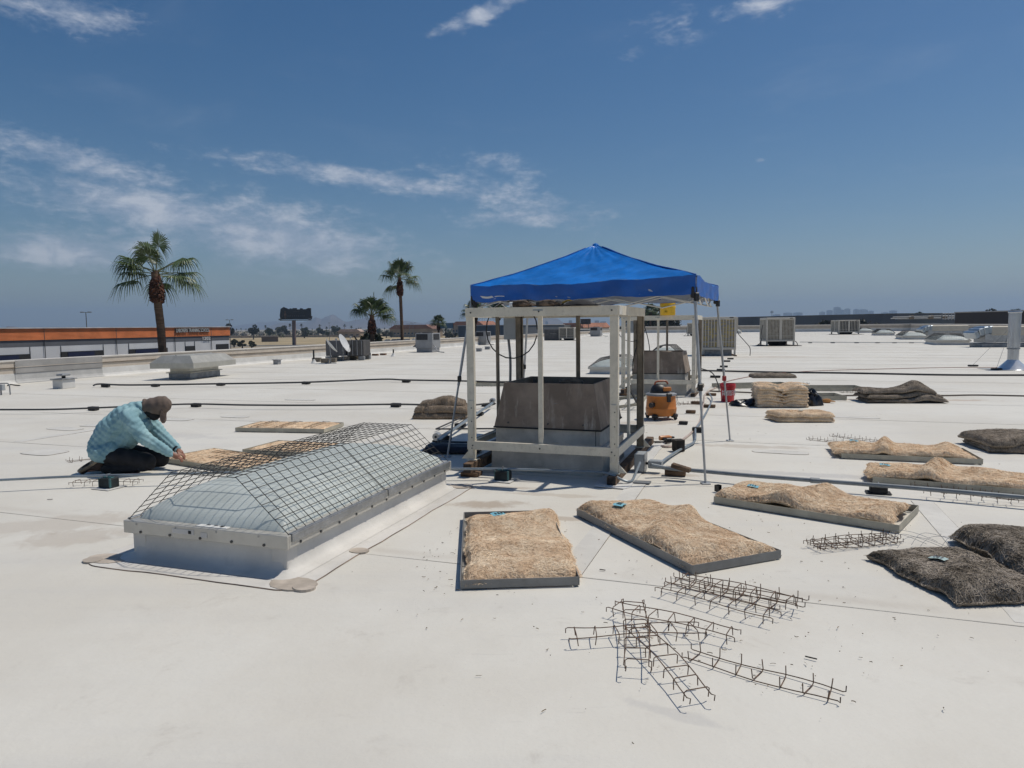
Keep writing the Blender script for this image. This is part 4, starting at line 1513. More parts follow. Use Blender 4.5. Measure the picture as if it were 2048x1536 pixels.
c3 = cooler(m_pady, 10, False)
p = G(1437, 712)
c3.location, c3.rotation_euler = p, (0, 0, AXROT * .55)
tag(c3, 'large louvered cooler showing yellow and grey banded pads beside the second stand', 'air cooler')
MB().tube(smoothpath([(.95, .8, 1.5), (1.05, .6, 1.1), (1.35, .3, .7), (1.55, .1, .4), (1.55, .05, .01)], 5), .02, 5).build('hose', m_cable, c3)
MB().cbox((.93, .5, 1.62), (.1, .3, .7), .01).build('side_box', m_louver, c3)
c4 = cooler(m_padd, 17, True)
p = G(1561, 692)
c4.location, c4.rotation_euler, c4.scale = p, (0, 0, AXROT * .3), (1.16, 1.16, 1.02)
tag(c4, 'louvered cooler on legs over a black throat, standing alone on a dark base', 'air cooler')
MB().tube(smoothpath([(.9, .6, .35), (1.05, .5, .3), (1.12, .4, .16), (1.12, .35, .02)], 5), .025, 5).build('hose', m_cable, c4)
MB().tube(smoothpath([(-.9, .8, 1.5), (-.98, .7, 1.0), (-.95, .7, .6), (-1.1, .6, .2), (-1.3, .5, .05)], 5), .022, 5).build('hose', m_cable, c4)
MB().cbox((0, .5, .02), (2.4, 1.6, .035), .006).build('base_board', m_rubber, c4)
c5 = cooler(mat('black_pad', (.05, .05, .05), .9), 12, True)
p = G(1698, 669)
c5.location, c5.rotation_euler, c5.scale = p, (0, 0, AXROT * .2), (1.62, 1.62, .98)
tag(c5, 'wide cooler with dark louvers near the row of dome skylights', 'air cooler')
MB().cbox((0, .5, .02), (2.2, 1.6, .035), .006).build('base_board', m_rubber, c5)
p = G(1133, 681)
c6 = dup(c5, p, AXROT * 1.2, 'white cooler with dark louvers beside a dark metal box, seen through the nearer stand', scale=(1.05, 1.05, .72))
p = G(1388, 672)
c7 = dup(c4, p, AXROT, 'distant cooler mostly hidden behind the right post of the second stand', scale=(1.1, 1.1, .9))
t = thing('equipment_box', 'dark weathered metal box left of the white cooler', 'metal box', G(1103, 681), AXROT)
MB().cbox((0, .6, .62), (1.7, 1.2, 1.24), .03).build('cabinet', mat('dark_cabinet', (.10, .10, .105), .6, var=.2, scale=2), t)
MB().cbox((.2, -.01, .75), (.7, .03, .05), .005).build('handle', m_galv2, t)

# ---- the blue canopy
FLf, FRf, BRf = G(895, 915), G(1411, 968), G(1460, 882)
BLf = FLf + BRf - FRf
BLf.x = .14
ctr = (FLf + FRf + BRf + BLf) / 4
t = thing('canopy_tent', 'blue pop up canopy on slanted grey legs over the cooler stand', 'canopy', (ctr.x, ctr.y, 0))
tent = t
feet = [q - ctr for q in (FLf, FRf, BRf, BLf)]
ks = [.171, .083, .109, .13]
eav = [f * (1 - k) for f, k in zip(feet, ks)]
EZ, PZ = 2.16, 2.70
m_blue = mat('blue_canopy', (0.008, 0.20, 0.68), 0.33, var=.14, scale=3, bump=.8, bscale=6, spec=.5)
m_blued = mat('blue_shade_and_seam', (0.007, 0.115, 0.47), 0.5, var=.1, scale=3, bump=.3, bscale=7)  # darker canopy blue: shade painted into the valances, also colours the hip seams
m_lining = mat('silver_lining', (.42, .46, .55), .6, var=.06, scale=3)
m_leg = mat('grey_leg', (.40, .41, .42), .4, .3, var=.06, scale=8)
m_truss = mat('white_truss', (.62, .62, .60), .4, .1, var=.05)
peak = Vector((0.02, 0, PZ))


def roofpt(i, s, q, off=0.0):
    """point on side i of the roof: s along the eave, q from eave (0) to peak (1)"""
    a, b = eav[i], eav[(i + 1) % 4]
    e = a.lerp(b, s)
    e = Vector((e.x, e.y, EZ))
    p = e.lerp(peak, q)
    sag = -.05 * math.sin(math.pi * q) * (1 - .3 * abs(2 * s - 1)) - .035 * math.sin(math.pi * s) * (1 - q)
    wr = hnoise(s * 9 + i * 5, q * 7, 3) * .014 * (1 - q) + hnoise(s * 26, q * 5 + i, 6) * .006
    wr += .014 * math.sin(s * 40 + q * 8 + i) * max(0, q - .55) * (1 - q) * 4
    return (p.x, p.y, p.z + sag + wr + off)


cm, lm_, vm = MB(), MB(), MB()
for i in range(4):
    cm.grid(lambda a, b, i=i: roofpt(i, a, b * .985), 36, 22)
for i in range(4):
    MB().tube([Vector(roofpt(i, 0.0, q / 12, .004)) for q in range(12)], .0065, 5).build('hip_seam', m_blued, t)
cap = MB()
cap.lathe([(.05, -.02), (.035, .01), (.01, .02)], 8, (peak.x, peak.y, peak.z - .005)).build('peak_cap', m_blue, t)
cmo = cm.build('canopy_top', m_blue, t, smooth=60)
for i in range(4):
    lm_.grid(lambda a, b, i=i: roofpt(i, a, b * .985, -.022), 14, 8)
lm_.build('lining', m_lining, t, smooth=60)
for i in range(4):
    a, b = eav[i], eav[(i + 1) % 4]
    outn = Vector(((b - a).y, -(b - a).x, 0)).normalized()

    def val(s, q, a=a, b=b, outn=outn, i=i):
        e = a.lerp(b, s)
        hgt = .205 - .03 * math.sin(math.pi * s)
        w = hnoise(s * 11 + i * 3, q * 2, 4) * .012 * (.3 + q) - .008 * q
        top = roofpt(i, s, 0)[2] + .002
        p = e + outn * (.012 + w)
        return (p.x, p.y, top - q * hgt)
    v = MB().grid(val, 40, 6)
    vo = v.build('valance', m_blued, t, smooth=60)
    if i == 0:
        MB().grid(lambda s, q: (lambda p: (p[0] + outn.x * .006, p[1] + outn.y * .006, p[2]))(val(.05 + s * .06 + q * .01, .62 + .12 * q)), 6, 2).build('logo_print', m_sign, vo)
        MB().grid(lambda s, q: (lambda p: (p[0] + outn.x * .006, p[1] + outn.y * .006, p[2]))(val(.125 + s * .05, .68 + .05 * q)), 6, 2).build('logo_print', m_sign, vo)
    MB().grid(lambda s, q, val=val, outn=outn: (lambda p: (p[0] - outn.x * .004, p[1] - outn.y * .004, p[2]))(val(s, q * .97)), 20, 3).build('valance_lining', m_lining, vo, smooth=60)
for i in range(4):
    f, e = feet[i], eav[i]
    top = Vector((e.x, e.y, 2.10)) * 1.0
    top.x *= .985
    top.y *= .985
    bot = Vector((f.x, f.y, .012))
    mid = bot.lerp(top, .47 if i != 2 else .42)
    lg = MB().tube([mid - (top - bot) * .04, top], .0165, 4).build('leg', m_leg, t)
    MB().tube([bot, mid + (top - bot) * .05], .0125, 4).build('lower_leg', m_leg, lg)
    MB().cbox(tuple(mid), (.05, .05, .075), .008).build('slider', m_blk if i != 2 else mat('red_clip', (.35, .03, .03), .5), lg)
    MB().cbox((f.x, f.y, .008), (.09, .09, .012), .003).build('foot', m_leg, lg)
    br = MB().cbox((top.x, top.y, 1.98), (.062, .062, .12), .012)
    br.cbox((top.x + .02, top.y - .02, 1.93), (.05, .045, .09), .008, rz=.4)
    br.build('corner_bracket', m_blk, lg)
# scissor trusses
for i in range(4):
    a, b = eav[i] * .955, eav[(i + 1) % 4] * .955
    tr = MB()
    N = 4
    for k in range(N):
        p0, p1 = a.lerp(b, k / N), a.lerp(b, (k + 1) / N)
        lo, hi = 1.885, 2.03
        tr.tube([(p0.x, p0.y, hi if k % 2 == 0 else lo), (p1.x, p1.y, lo if k % 2 == 0 else hi)], .010, 4)
        off = Vector((b - a)).normalized().cross(Vector((0, 0, 1))) * -.018
        tr.tube([(p0.x + off.x, p0.y + off.y, lo if k % 2 == 0 else hi), (p1.x + off.x, p1.y + off.y, hi if k % 2 == 0 else lo)], .010, 4)
    tr.build('truss', m_truss, t)
for i in range(4):
    e = eav[i] * .985
    MB().tube([(e.x, e.y, 2.06), (0, 0, 2.5)], .011, 4).build('rafter', m_truss, t)
MB().tube([(0, 0, 2.45), (peak.x, peak.y, PZ - .05)], .018, 6).build('centre_pole', m_truss, t)

# ---- things on top of the nearer stand
ZR = 1.852


def on_stand(st, x, y, z=ZR):
    return Matrix.Translation(st.location) @ Matrix.Rotation(AXROT, 4, 'Z') @ Vector((x, y, z))


m_glove = mat('dirty_glove', (.17, .12, .085), .95, var=.4, scale=12)
t = thing('work_gloves', 'pair of dirty brown work gloves lying on the top rail under the canopy', 'gloves', on_stand(st1, -.98, -.02), AXROT)
for k, (dx, an) in enumerate(((0, .1), (.30, -.2))):
    gl = MB()
    pts = [(dx - .14, 0, .022), (dx - .08, .0, .03), (dx, .005, .034), (dx + .06, 0, .028)]
    gl.tube(smoothpath(pts, 3), [.028, .03, .034, .038, .04, .04, .038, .036, .03, .022], 8)
    for f_ in range(4):
        yy = -.035 + f_ * .024
        gl.tube([(dx + .045, yy, .026), (dx + .09, yy * 1.3, .03), (dx + .13, yy * 1.4, .014)], [.013, .012, .008], 6)
    gl.tube([(dx - .02, -.03, .03), (dx + .02, -.065, .03), (dx + .06, -.07, .016)], [.014, .012, .008], 6)
    gl.build('glove', m_glove, t, smooth=True)
    MB().tube([(dx - .15, 0, .022), (dx - .115, 0, .026)], .032, 8).build('cuff', m_rubber if k else m_sign, t)
t = thing('knit_cap', 'black cloth cap and strap lying on the top rail beneath the canopy edge', 'cap', on_stand(st1, -.36, -.0), AXROT)
MB().grid(lambda a, b: ((a - .5) * .34, (b - .5) * .16, .012 + .055 * math.sin(math.pi * a) ** .7 * math.sin(math.pi * b) ** .7 + hnoise(a * 6, b * 5, 2) * .008), 14, 8).build('crown', m_rubber, t, smooth=80)
MB().lathe([(.05, 0), (.055, .02), (.04, .05), (.01, .062)], 10, (-.24, 0, 0)).build('pom', m_rubber, t, smooth=True)
MB().tube(smoothpath([(-.2, 0, .03), (-.13, .01, .06), (-.06, 0, .03)], 4), .012, 5).build('strap', mat('yellow_strap', (.32, .22, .04), .7), t)
MB().box((0, 0, .006), (.4, .15, .01)).build('brim', m_rubber, t)

# ---- yellow drink cooler on the second stand
m_yel = mat('yellow_jug', (.80, .47, .012), .42, var=.05, scale=6)
t = thing('drink_cooler', 'round yellow water jug standing on the second cooler stand rail', 'drink cooler', on_stand(st2, -.59, -.0, ZR + .002), AXROT)
MB().lathe([(.165, 0), (.172, .015), (.172, .15), (.180, .165), (.180, .19), (.174, .20), (.182, .37), (.176, .385)], 24).build('body', m_yel, t, smooth=True)
MB().lathe([(.185, .385), (.188, .42), (.17, .44), (.05, .45), (.01, .452)], 24).build('lid', mat('red_lid', (.45, .05, .03), .45), t, smooth=True)
MB().cbox((-.02, -.18, .06), (.06, .06, .045), .01).build('spigot', m_yel, t)
for s in (-1, 1):
    MB().cbox((s * .185, 0, .30), (.035, .09, .03), .008).build('handle', m_yel, t)
MB().cbox((.06, -.176, .31), (.03, .006, .06), .002).build('label_print', m_sign, t)
MB().box((-.05, -.177, .275), (.13, .004, .012)).build('label_print', mat('red_print', (.55, .06, .02), .5), t)
MB().box((-.05, -.177, .31), (.05, .004, .03)).build('label_print', mat('red_print', (.55, .06, .02), .5), t)

# ---- red bucket
m_red = mat('red_bucket', (.55, .022, .035), .4, var=.06, scale=6)
p = G(1455, 803)
t = thing('bucket', 'red plastic bucket with white lettering beside the rear canopy leg', 'bucket', p, R(-6))
MB().lathe([(.128, 0), (.132, .006), (.152, .335), (.158, .335), (.162, .37), (.155, .385), (.148, .385), (.146, .36), (.125, .02), (.001, .018)], 28).build('body', m_red, t, smooth=True)
MB().lathe([(.158, .29), (.166, .292), (.166, .30), (.158, .302)], 28).build('rib', m_red, t)
MB().tube([(math.cos(a) * .163, math.sin(a) * .163 - .0, .345 - .09 * max(0, -math.sin(a))) for a in [math.pi + k * math.pi / 14 for k in range(15)]], .004, 5).build('handle', m_red, t)
text_mesh('lettering', 'HARBOR', .072, m_sign, t, (0, -.151, .225), (R(86), 0, 0), .002, .002)
text_mesh('lettering', 'FREIGHT', .072, m_sign, t, (0, -.148, .165), (R(86), 0, 0), .002, .002)

# ---- shop vacuum
m_ov = mat('orange_tank', (.54, .18, .028), .45, var=.06, scale=5, grime=.06)
p = G(1322, 838)
VS = 1.0
t = thing('shop_vacuum', 'orange and black wet dry vacuum standing on wheels behind the canopy leg', 'vacuum', p, R(8))
MB().lathe([(.16, .055), (.235, .075), (.252, .12), (.258, .20), (.25, .21), (.238, .40), (.245, .405), (.245, .42)], 28, sx=1.05, sy=.95).build('tank', m_ov, t, smooth=True)
MB().lathe([(.25, .418), (.258, .425), (.255, .45), (.22, .465), (.05, .47), (.01, .47)], 28, sx=1.05, sy=.95).build('lid', m_galv2, t, smooth=True)
mh = MB()
mh.grid(lambda a, b: (-.02 + (.175 * math.cos(a * 6.2832)) * math.cos(b * 1.5), .14 * math.sin(a * 6.2832) * math.cos(b * 1.5), .455 + .165 * math.sin(b * 1.57) * (1 - .25 * math.cos(a * 6.2832) * (1 - b))), 24, 10)
mo = mh.build('motor_head', m_blk, t, smooth=True)
MB().cbox((.06, -.13, .535), (.15, .03, .075), .012, rx=-.25).build('vent_trim', m_ov, mo)
hd = MB()
hd.tube(smoothpath([(-.12, 0, .59), (-.09, 0, .655), (.07, 0, .665), (.12, 0, .61)], 4), .016, 7)
hd.build('carry_handle', mat('orange_red', (.40, .09, .03), .5), t)
for a in (-1.35, 1.8):
    l_ = MB().cbox((.25 * math.cos(a), .236 * math.sin(a), .385), (.07, .035, .13), .008, rz=a + 1.57)
    l_.cbox((.255 * math.cos(a), .242 * math.sin(a), .44), (.1, .045, .06), .01, rz=a + 1.57)
    l_.build('latch', m_blk, t)
MB().tube([(-.20, -.16, .27), (-.26, -.2, .27)], .045, 10).build('hose_port', m_blk, t)
for a in (-2.3, -.75, .75, 2.3):
    x, y = .25 * math.cos(a), .23 * math.sin(a)
    fo = MB().cbox((x, y, .075), (.11, .10, .07), .02, rz=a).build('caster_mount', m_blk, t)
    MB().tube([(x * 1.08 - .012 * math.sin(a), y * 1.08 + .012 * math.cos(a), .032), (x * 1.08 + .012 * math.sin(a), y * 1.08 - .012 * math.cos(a), .032)], .032, 10).build('wheel', m_blk, fo)
MB().tube(smoothpath([(.17, 0, .47), (.25, -.03, .46), (.27, -.05, .38), (.272, -.04, .3)], 4), .006, 5).build('power_cord', m_cable, t)

# ================================================================== SKYLIGHTS
m_dome = mat('acrylic_dome', (.72, .765, .74), .42, var=.07, scale=2.5, spec=.35, grime=.06)
m_alu = mat('aluminium_flange', (.56, .54, .49), .4, .35, var=.06, scale=4)
m_wire = mat('dark_wire', (.06, .058, .055), .6, .3)
m_curbw = mat('curb_membrane', (.67, .645, .60), .6, var=.08, scale=1.6, grime=.14, bump=.12, bscale=6)
m_dusty = mat('dusty_patch', (.53, .46, .385), .8, var=.14, scale=5, grime=.2)
SW, SL = 1.40, 2.70
_n, _l = m_dome.node_tree.nodes, m_dome.node_tree.links
_tr, _mx = _n.new('ShaderNodeBsdfTranslucent'), _n.new('ShaderNodeMixShader')
_tr.inputs['Color'].default_value = (.86, .91, .885, 1)
_mx.inputs[0].default_value = .34
_l.new(_n['Principled BSDF'].outputs[0], _mx.inputs[1])
_l.new(_tr.outputs[0], _mx.inputs[2])
_l.new(_mx.outputs[0], _n['Material Output'].inputs['Surface'])
m_bounce = mat('bounce_white', (.74, .76, .74), .6, var=.03)  # white of the light-bouncing slab added under the dome


def skylight(fine):
    t = thing('roof_skylight', 'x', 'skylight')
    hw, hl = SW / 2, SL / 2
    # curb: swept profile with a flared foot and rounded corners
    prof = [(-.045, .20), (-.045, .15), (-.04, .09), (-.02, .045), (.02, .018), (.075, .0105)]
    vs, fs = [], []
    ringn = None
    for (o_, z) in prof:
        ring_ = []
        a, b = hw + o_, hl + o_
        rc = .05 + max(0, .09 - z) * .9
        for (sx, sy, st) in ((1, -1, -90), (1, 1, 0), (-1, 1, 90), (-1, -1, 180)):
            for k in range(5):
                an = R(st + 90 * k / 4)
                ring_.append((sx * (a - rc) + rc * math.cos(an), sy * (b - rc) + rc * math.sin(an), z))
        ringn = len(ring_)
        vs += ring_
    for i in range(len(prof) - 1):
        for k in range(ringn):
            k2 = (k + 1) % ringn
            fs.append((i * ringn + k, (i + 1) * ringn + k, (i + 1) * ringn + k2, i * ringn + k2))
    cu = MB().add(vs, fs).build('curb', m_curbw, t, smooth=70)
    fixn(cu.data)
    # flange: four bevelled channels
    for (c, s_) in (((0, -hl + .011, .237), (SW, .022, .088)), ((0, hl - .011, .237), (SW, .022, .088)), ((-hw + .011, 0, .237), (.022, SL - .046, .088)), ((hw - .011, 0, .237), (.022, SL - .046, .088))):
        fo = MB().cbox(c, s_, .003).build('flange', m_alu, t)
    MB().slab([(-hw + .003, -hl + .003), (hw - .003, -hl + .003), (hw - .003, hl - .003), (-hw + .003, hl - .003)], .262, .2825).build('flange_top', m_alu, t)
    MB().slab([(-hw + .085, -hl + .085), (hw - .085, -hl + .085), (hw - .085, hl - .085), (-hw + .085, hl - .085)], .27, .2845).build('bounce_slab', m_bounce, t)  # added white slab that bounces sunlight up inside the dome
    if fine:
        for i in range(5):
            x = -hw + SW * (i + .6) / 5.3
            MB().tube([(x, -hl + .001, .21), (x, -hl - .006, .21)], .010, 7).build('screw', m_screw, t)
        for i in range(4):
            x = -hw + SW * (i + .35) / 4
            MB().tube([(x, -hl + .001, .265), (x, -hl - .004, .265)], .007, 7).build('screw', m_galv, t)
        for i in range(11):
            y = -hl + SL * (i + .6) / 11.3
            MB().tube([(hw - .001, y, .21), (hw + .006, y, .21)], .010, 7).build('screw', m_screw, t)
        m_stick = mat('sticker', (.60, .58, .55), .5, var=.05)
        MB().box((-.16, -hl - .001, .245), (.19, .003, .034)).build('sticker', m_stick, t)
        MB().box((-.10, -hl - .003, .245), (.024, .003, .022)).build('sticker_print', m_dark, t)
        MB().box((.02, -hl - .001, .235), (.055, .003, .034)).build('sticker', m_stick, t)
        MB().box((.05, -hl + .075, .284), (.26, .09, .003)).build('sticker', mat('white_label', (.78, .78, .76), .4), t)
        for k in range(3):
            MB().box((.0 + k * .06, -hl + .075 + .01 * (k % 2), .2862), (.03, .02 + .012 * k, .001)).build('sticker_print', m_dark, t)
        # membrane apron, its worn edge and the round patches
        ap = []
        for (sx, sy, st) in ((1, -1, -90), (1, 1, 0), (-1, 1, 90), (-1, -1, 180)):
            for k in range(7):
                an = R(st + 90 * k / 6)
                ap.append((sx * (hw + .05) + .15 * math.cos(an) * (1.15 if sx < 0 and sy < 0 else 1), sy * (hl + .05) + .15 * math.sin(an)))
        dn = []
        for i in range(len(ap)):
            a, b = Vector(ap[i]), Vector(ap[(i + 1) % len(ap)])
            n = max(1, int((b - a).length / .15))
            for k in range(n):
                q = a.lerp(b, k / n)
                dn.append((q.x + hnoise(q.y * 3, q.x * 3, 2) * .012, q.y + hnoise(q.x * 3, q.y * 3, 5) * .012))
        MB().slab(dn, -.01, .0085).build('apron', m_curbw, t)
        MB().tube([(p_[0], p_[1], .004) for p_ in dn] + [(dn[0][0], dn[0][1], .004)], .0045, 5).build('apron_edge', mat('edge_sealant', (.28, .205, .15), .8, var=.3, scale=4), t)
        for kp, (x, y, rx, ry) in enumerate(((hw + .10, -hl - .09, .17, .11), (-hw - .10, -hl - .06, .16, .10), (hw + .16, -hl + .62, .075, .06), (hw + .08, hl + .05, .13, .1), (-hw - .17, -hl - .12, .07, .06), (hw + .21, -hl - .13, .075, .06))):
            MB().slab([(x + rx * math.cos(k * .449) * (1 + .06 * hnoise(k, x * 9)), y + ry * math.sin(k * .449)) for k in range(14)], .0, .0115 + .0012 * kp).build('corner_patch', m_dusty, t)
        for (sx, sy) in ((1, -1), (-1, -1), (1, 1)):
            for q in (0, 1):
                if q == 0:
                    MB().cbox((sx * (hw - .10), sy * (hl - .043), .115), (.115, .006, .15), .003).build('corner_gusset', m_curbw, t)
                else:
                    MB().cbox((sx * (hw - .043), sy * (hl - .10), .115), (.006, .115, .15), .003).build('corner_gusset', m_curbw, t)
    # dome
    dw, dl = hw - .075, hl - .075

    def dome(a, b):
        x, y = (a * 2 - 1) * dw, (b * 2 - 1) * dl
        ex, ey = dw - abs(x), dl - abs(y)
        ex, ey = max(ex, 1e-4), max(ey, 1e-4)
        e = (ex ** -3.5 + ey ** -3.5) ** (-1 / 3.5)
        q_ = e * .80 + min(.032, e * 2.5)
        h = q_ / (1 + (q_ / .215) ** 5) ** .2 + .012 * (1 - (y / dl) ** 2) * min(1, e * 4)
        return (x, y, .283 + h)
    nx, ny = (56, 84) if fine else (18, 28)
    MB().grid(dome, nx, ny).build('dome', m_dome, t, smooth=80)
    # wire guard
    zt, ins = .645, .42
    path = [(-hw + .015, .284), (-hw + ins, zt), (hw - ins, zt), (hw - .015, .284)]

    def along(s):
        seg = [math.hypot(path[i + 1][0] - path[i][0], path[i + 1][1] - path[i][1]) for i in range(3)]
        s *= sum(seg)
        for i in range(3):
            if s <= seg[i] or i == 2:
                q = min(1, s / seg[i])
                return (path[i][0] + (path[i + 1][0] - path[i][0]) * q, path[i][1] + (path[i + 1][1] - path[i][1]) * q)
            s -= seg[i]
    rw = .0030
    npan = 2
    if fine:
        tr_m = MB().tube([(p_[0], 0, p_[1]) for p_ in path], rw, 5).mesh('hoop_wire', m_wire)
        pl = (SL - .06) / npan
        ln_m = MB().tube([(0, -pl / 2 + .005, 0), (0, pl / 2 - .005, 0)], rw, 5).mesh('long_wire', m_wire)
        NT, NL = 14, 24
        for p_ in range(npan):
            yc = -hl + .03 + pl * (p_ + .5)
            for i in range(NT):
                y = yc - pl / 2 + .008 + (pl - .016) * i / (NT - 1)
                put('hoop_wire', tr_m, t, (0, y, 0))
            for j in range(1, NL):
                x, z = along(j / NL)
                put('long_wire', ln_m, t, (x, yc, z + .0045))
        for sx in (-1, 1):
            for p_ in range(npan):
                yc = -hl + .03 + pl * (p_ + .5)
                MB().cbox((sx * (hw + .006), yc, .258), (.008, pl - .03, .05), .002).build('guard_clip', m_galv, t)
                MB().cbox((sx * (hw - .008), yc, .287), (.03, pl - .03, .006), .002).build('guard_clip', m_galv, t)
    else:
        g = MB()
        for i in range(19):
            y = -hl + .03 + (SL - .06) * i / 18
            g.tube([(p_[0], y, p_[1]) for p_ in path], rw * 2.4, 3, cap=False)
        for j in range(18):
            x, z = along(j / 17)
            g.tube([(x, -hl + .03, z), (x, hl - .03, z)], rw * 2.4, 3, cap=False)
        g.build('guard_mesh', m_wire, t)
    return t


kFL, kFR, kBR = G(237, 1045, .281), G(564, 1070, .281), G(904, 920, .281)
c_ = (kFL + kBR) / 2
sk = skylight(True)
SKROT = R(-18.6)
sk.location, sk.rotation_euler = (c_.x, c_.y, 0), (0, 0, SKROT)
tag(sk, 'long white dome skylight under a dark wire guard beside the kneeling worker', 'skylight')
skf = skylight(False)
p = G(1380, 719)
skf.location, skf.rotation_euler = (p.x - .75, p.y + 1.4, 0), (0, 0, AXROT)
tag(skf, 'guarded dome skylight just behind the second cooler stand shroud', 'skylight')
p = G(1187, 749)
dup(skf, (p.x + .95, p.y + 1.3, 0), AXROT, 'guarded dome skylight seen between the two cooler stands', scale=(1, 1, .86))
DL = ['guarded dome skylight with dark left slope next to the nearer duct elbow', 'guarded dome skylight just left of the farther duct elbow', 'guarded dome skylight between the wide cooler and the other domes', 'small looking dome skylight close behind the wide louvered cooler']
for i, (px, py, sc_) in enumerate(((1922, 690, 1.35), (1842, 679, 1.35), (1780, 671, 1.35), (1739, 665.5, 1.35))):
    p = G(px, py)
    dup(skf, (p.x, p.y + 1.6, 0), AXROT, DL[i], scale=(1.55, 1.3, 1.25))
p = G(1478, 667)
dup(skf, (p.x, p.y + 1.6, 0), AXROT, 'far dome skylight beside the yellow padded cooler hose', scale=(1.3, 1.2, 1.35))


# ================================================================== PADS AND THEIR FRAMES
def m_fibre_make(name, c1, c2, c3):
    m = bpy.data.materials.new(name)
    m.use_nodes = True
    n, l = m.node_tree.nodes, m.node_tree.links
    b = n['Principled BSDF']
    b.inputs['Roughness'].default_value = .85
    b.inputs['Specular IOR Level'].default_value = .2
    tc = n.new('ShaderNodeTexCoord')
    base = None
    col = None
    for i, (rot, sc_) in enumerate(((.3, (60, 9, 30)), (1.4, (55, 8, 30)), (2.5, (70, 10, 30)))):
        mp = n.new('ShaderNodeMapping')
        mp.inputs['Rotation'].default_value = (0, 0, rot)
        mp.inputs['Scale'].default_value = sc_
        l.new(tc.outputs['Object'], mp.inputs[0])
        t = n.new('ShaderNodeTexNoise')
        t.inputs['Scale'].default_value = 1.0
        t.inputs['Detail'].default_value = 3
        t.inputs['Distortion'].default_value = 1.2
        l.new(mp.outputs[0], t.inputs['Vector'])
        if base is None:
            base = t.outputs['Fac']
        else:
            mx = n.new('ShaderNodeMath')
            mx.operation = 'MAXIMUM'
            l.new(base, mx.inputs[0])
            l.new(t.outputs['Fac'], mx.inputs[1])
            base = mx.outputs[0]
    cr = n.new('ShaderNodeValToRGB')
    cr.color_ramp.elements[0].position, cr.color_ramp.elements[0].color = .45, (*c1, 1)
    cr.color_ramp.elements[1].position, cr.color_ramp.elements[1].color = .76, (*c3, 1)
    e = cr.color_ramp.elements.new(.58)
    e.color = (*c2, 1)
    l.new(base, cr.inputs[0])
    big = n.new('ShaderNodeTexNoise')
    big.inputs['Scale'].default_value = 3.5
    big.inputs['Detail'].default_value = 4
    l.new(tc.outputs['Object'], big.inputs['Vector'])
    mr = n.new('ShaderNodeMapRange')
    mr.inputs['From Min'].default_value, mr.inputs['From Max'].default_value = .35, .65
    mr.inputs['To Min'].default_value, mr.inputs['To Max'].default_value = .8, 1.12
    l.new(big.outputs['Fac'], mr.inputs['Value'])
    mu = n.new('ShaderNodeVectorMath')
    mu.operation = 'SCALE'
    l.new(cr.outputs[0], mu.inputs[0])
    l.new(mr.outputs[0], mu.inputs['Scale'])
    l.new(mu.outputs[0], b.inputs['Base Color'])
    bp = n.new('ShaderNodeBump')
    bp.inputs['Strength'].default_value = .9
    bp.inputs['Distance'].default_value = .012
    l.new(base, bp.inputs['Height'])
    l.new(bp.outputs[0], b.inputs['Normal'])
    return m


m_pad = m_fibre_make('aspen_fibre', (.60, .425, .265), (.80, .615, .425), (.90, .745, .56))
m_padold = m_fibre_make('old_fibre', (.13, .105, .08), (.25, .205, .16), (.40, .34, .275))
m_str = mat('straw', (.90, .75, .56), .8, var=.2, scale=7, col2=(.78, .585, .395))
m_stro = mat('old_straw', (.42, .36, .295), .85, var=.25, scale=7, col2=(.20, .165, .125))
m_frame = mat('pad_frame_paint', (.46, .43, .345), .55, var=.1, scale=5, grime=.3)
m_frameg = mat('pad_frame_grey', (.27, .265, .25), .6, var=.1, scale=5, grime=.35)
m_tag = mat('blue_tag', (.20, .48, .58), .55, var=.05)


def pad_frame(parent_kind, loc, rz, L=1.55, Wd=.74, h=.055, label='', m=None, group=None, tilt=0.0):
    """shallow tray: four folded sides round an open grid"""
    t = thing('pad_tray', label, 'tray', loc, rz, group)
    m = m or m_frame
    e = .011
    for (c, s_) in (((0, -Wd / 2, h / 2), (L, .004, h)), ((0, Wd / 2, h / 2), (L, .004, h)), ((-L / 2 + .002, 0, h / 2), (.004, Wd - .008, h)), ((L / 2 - .002, 0, h / 2), (.004, Wd - .008, h))):
        MB().box((c[0], c[1], c[2] + e), s_).build('side', m, t)
    for (c, s_) in (((0, -Wd / 2 + .017, e + .002), (L - .012, .026, .003)), ((0, Wd / 2 - .017, e + .002), (L - .012, .026, .003)), ((-L / 2 + .019, 0, e + .003), (.026, Wd - .07, .003)), ((L / 2 - .019, 0, e + .003), (.026, Wd - .07, .003))):
        MB().box(c, s_).build('lip', m, t)
    for k in range(3):
        MB().box((-L / 2 + L * (k + 1) / 4, 0, e + .006), (.02, Wd - .012, .004)).build('cross_strap', m, t)
    if tilt:
        t.rotation_euler.x = tilt
    return t


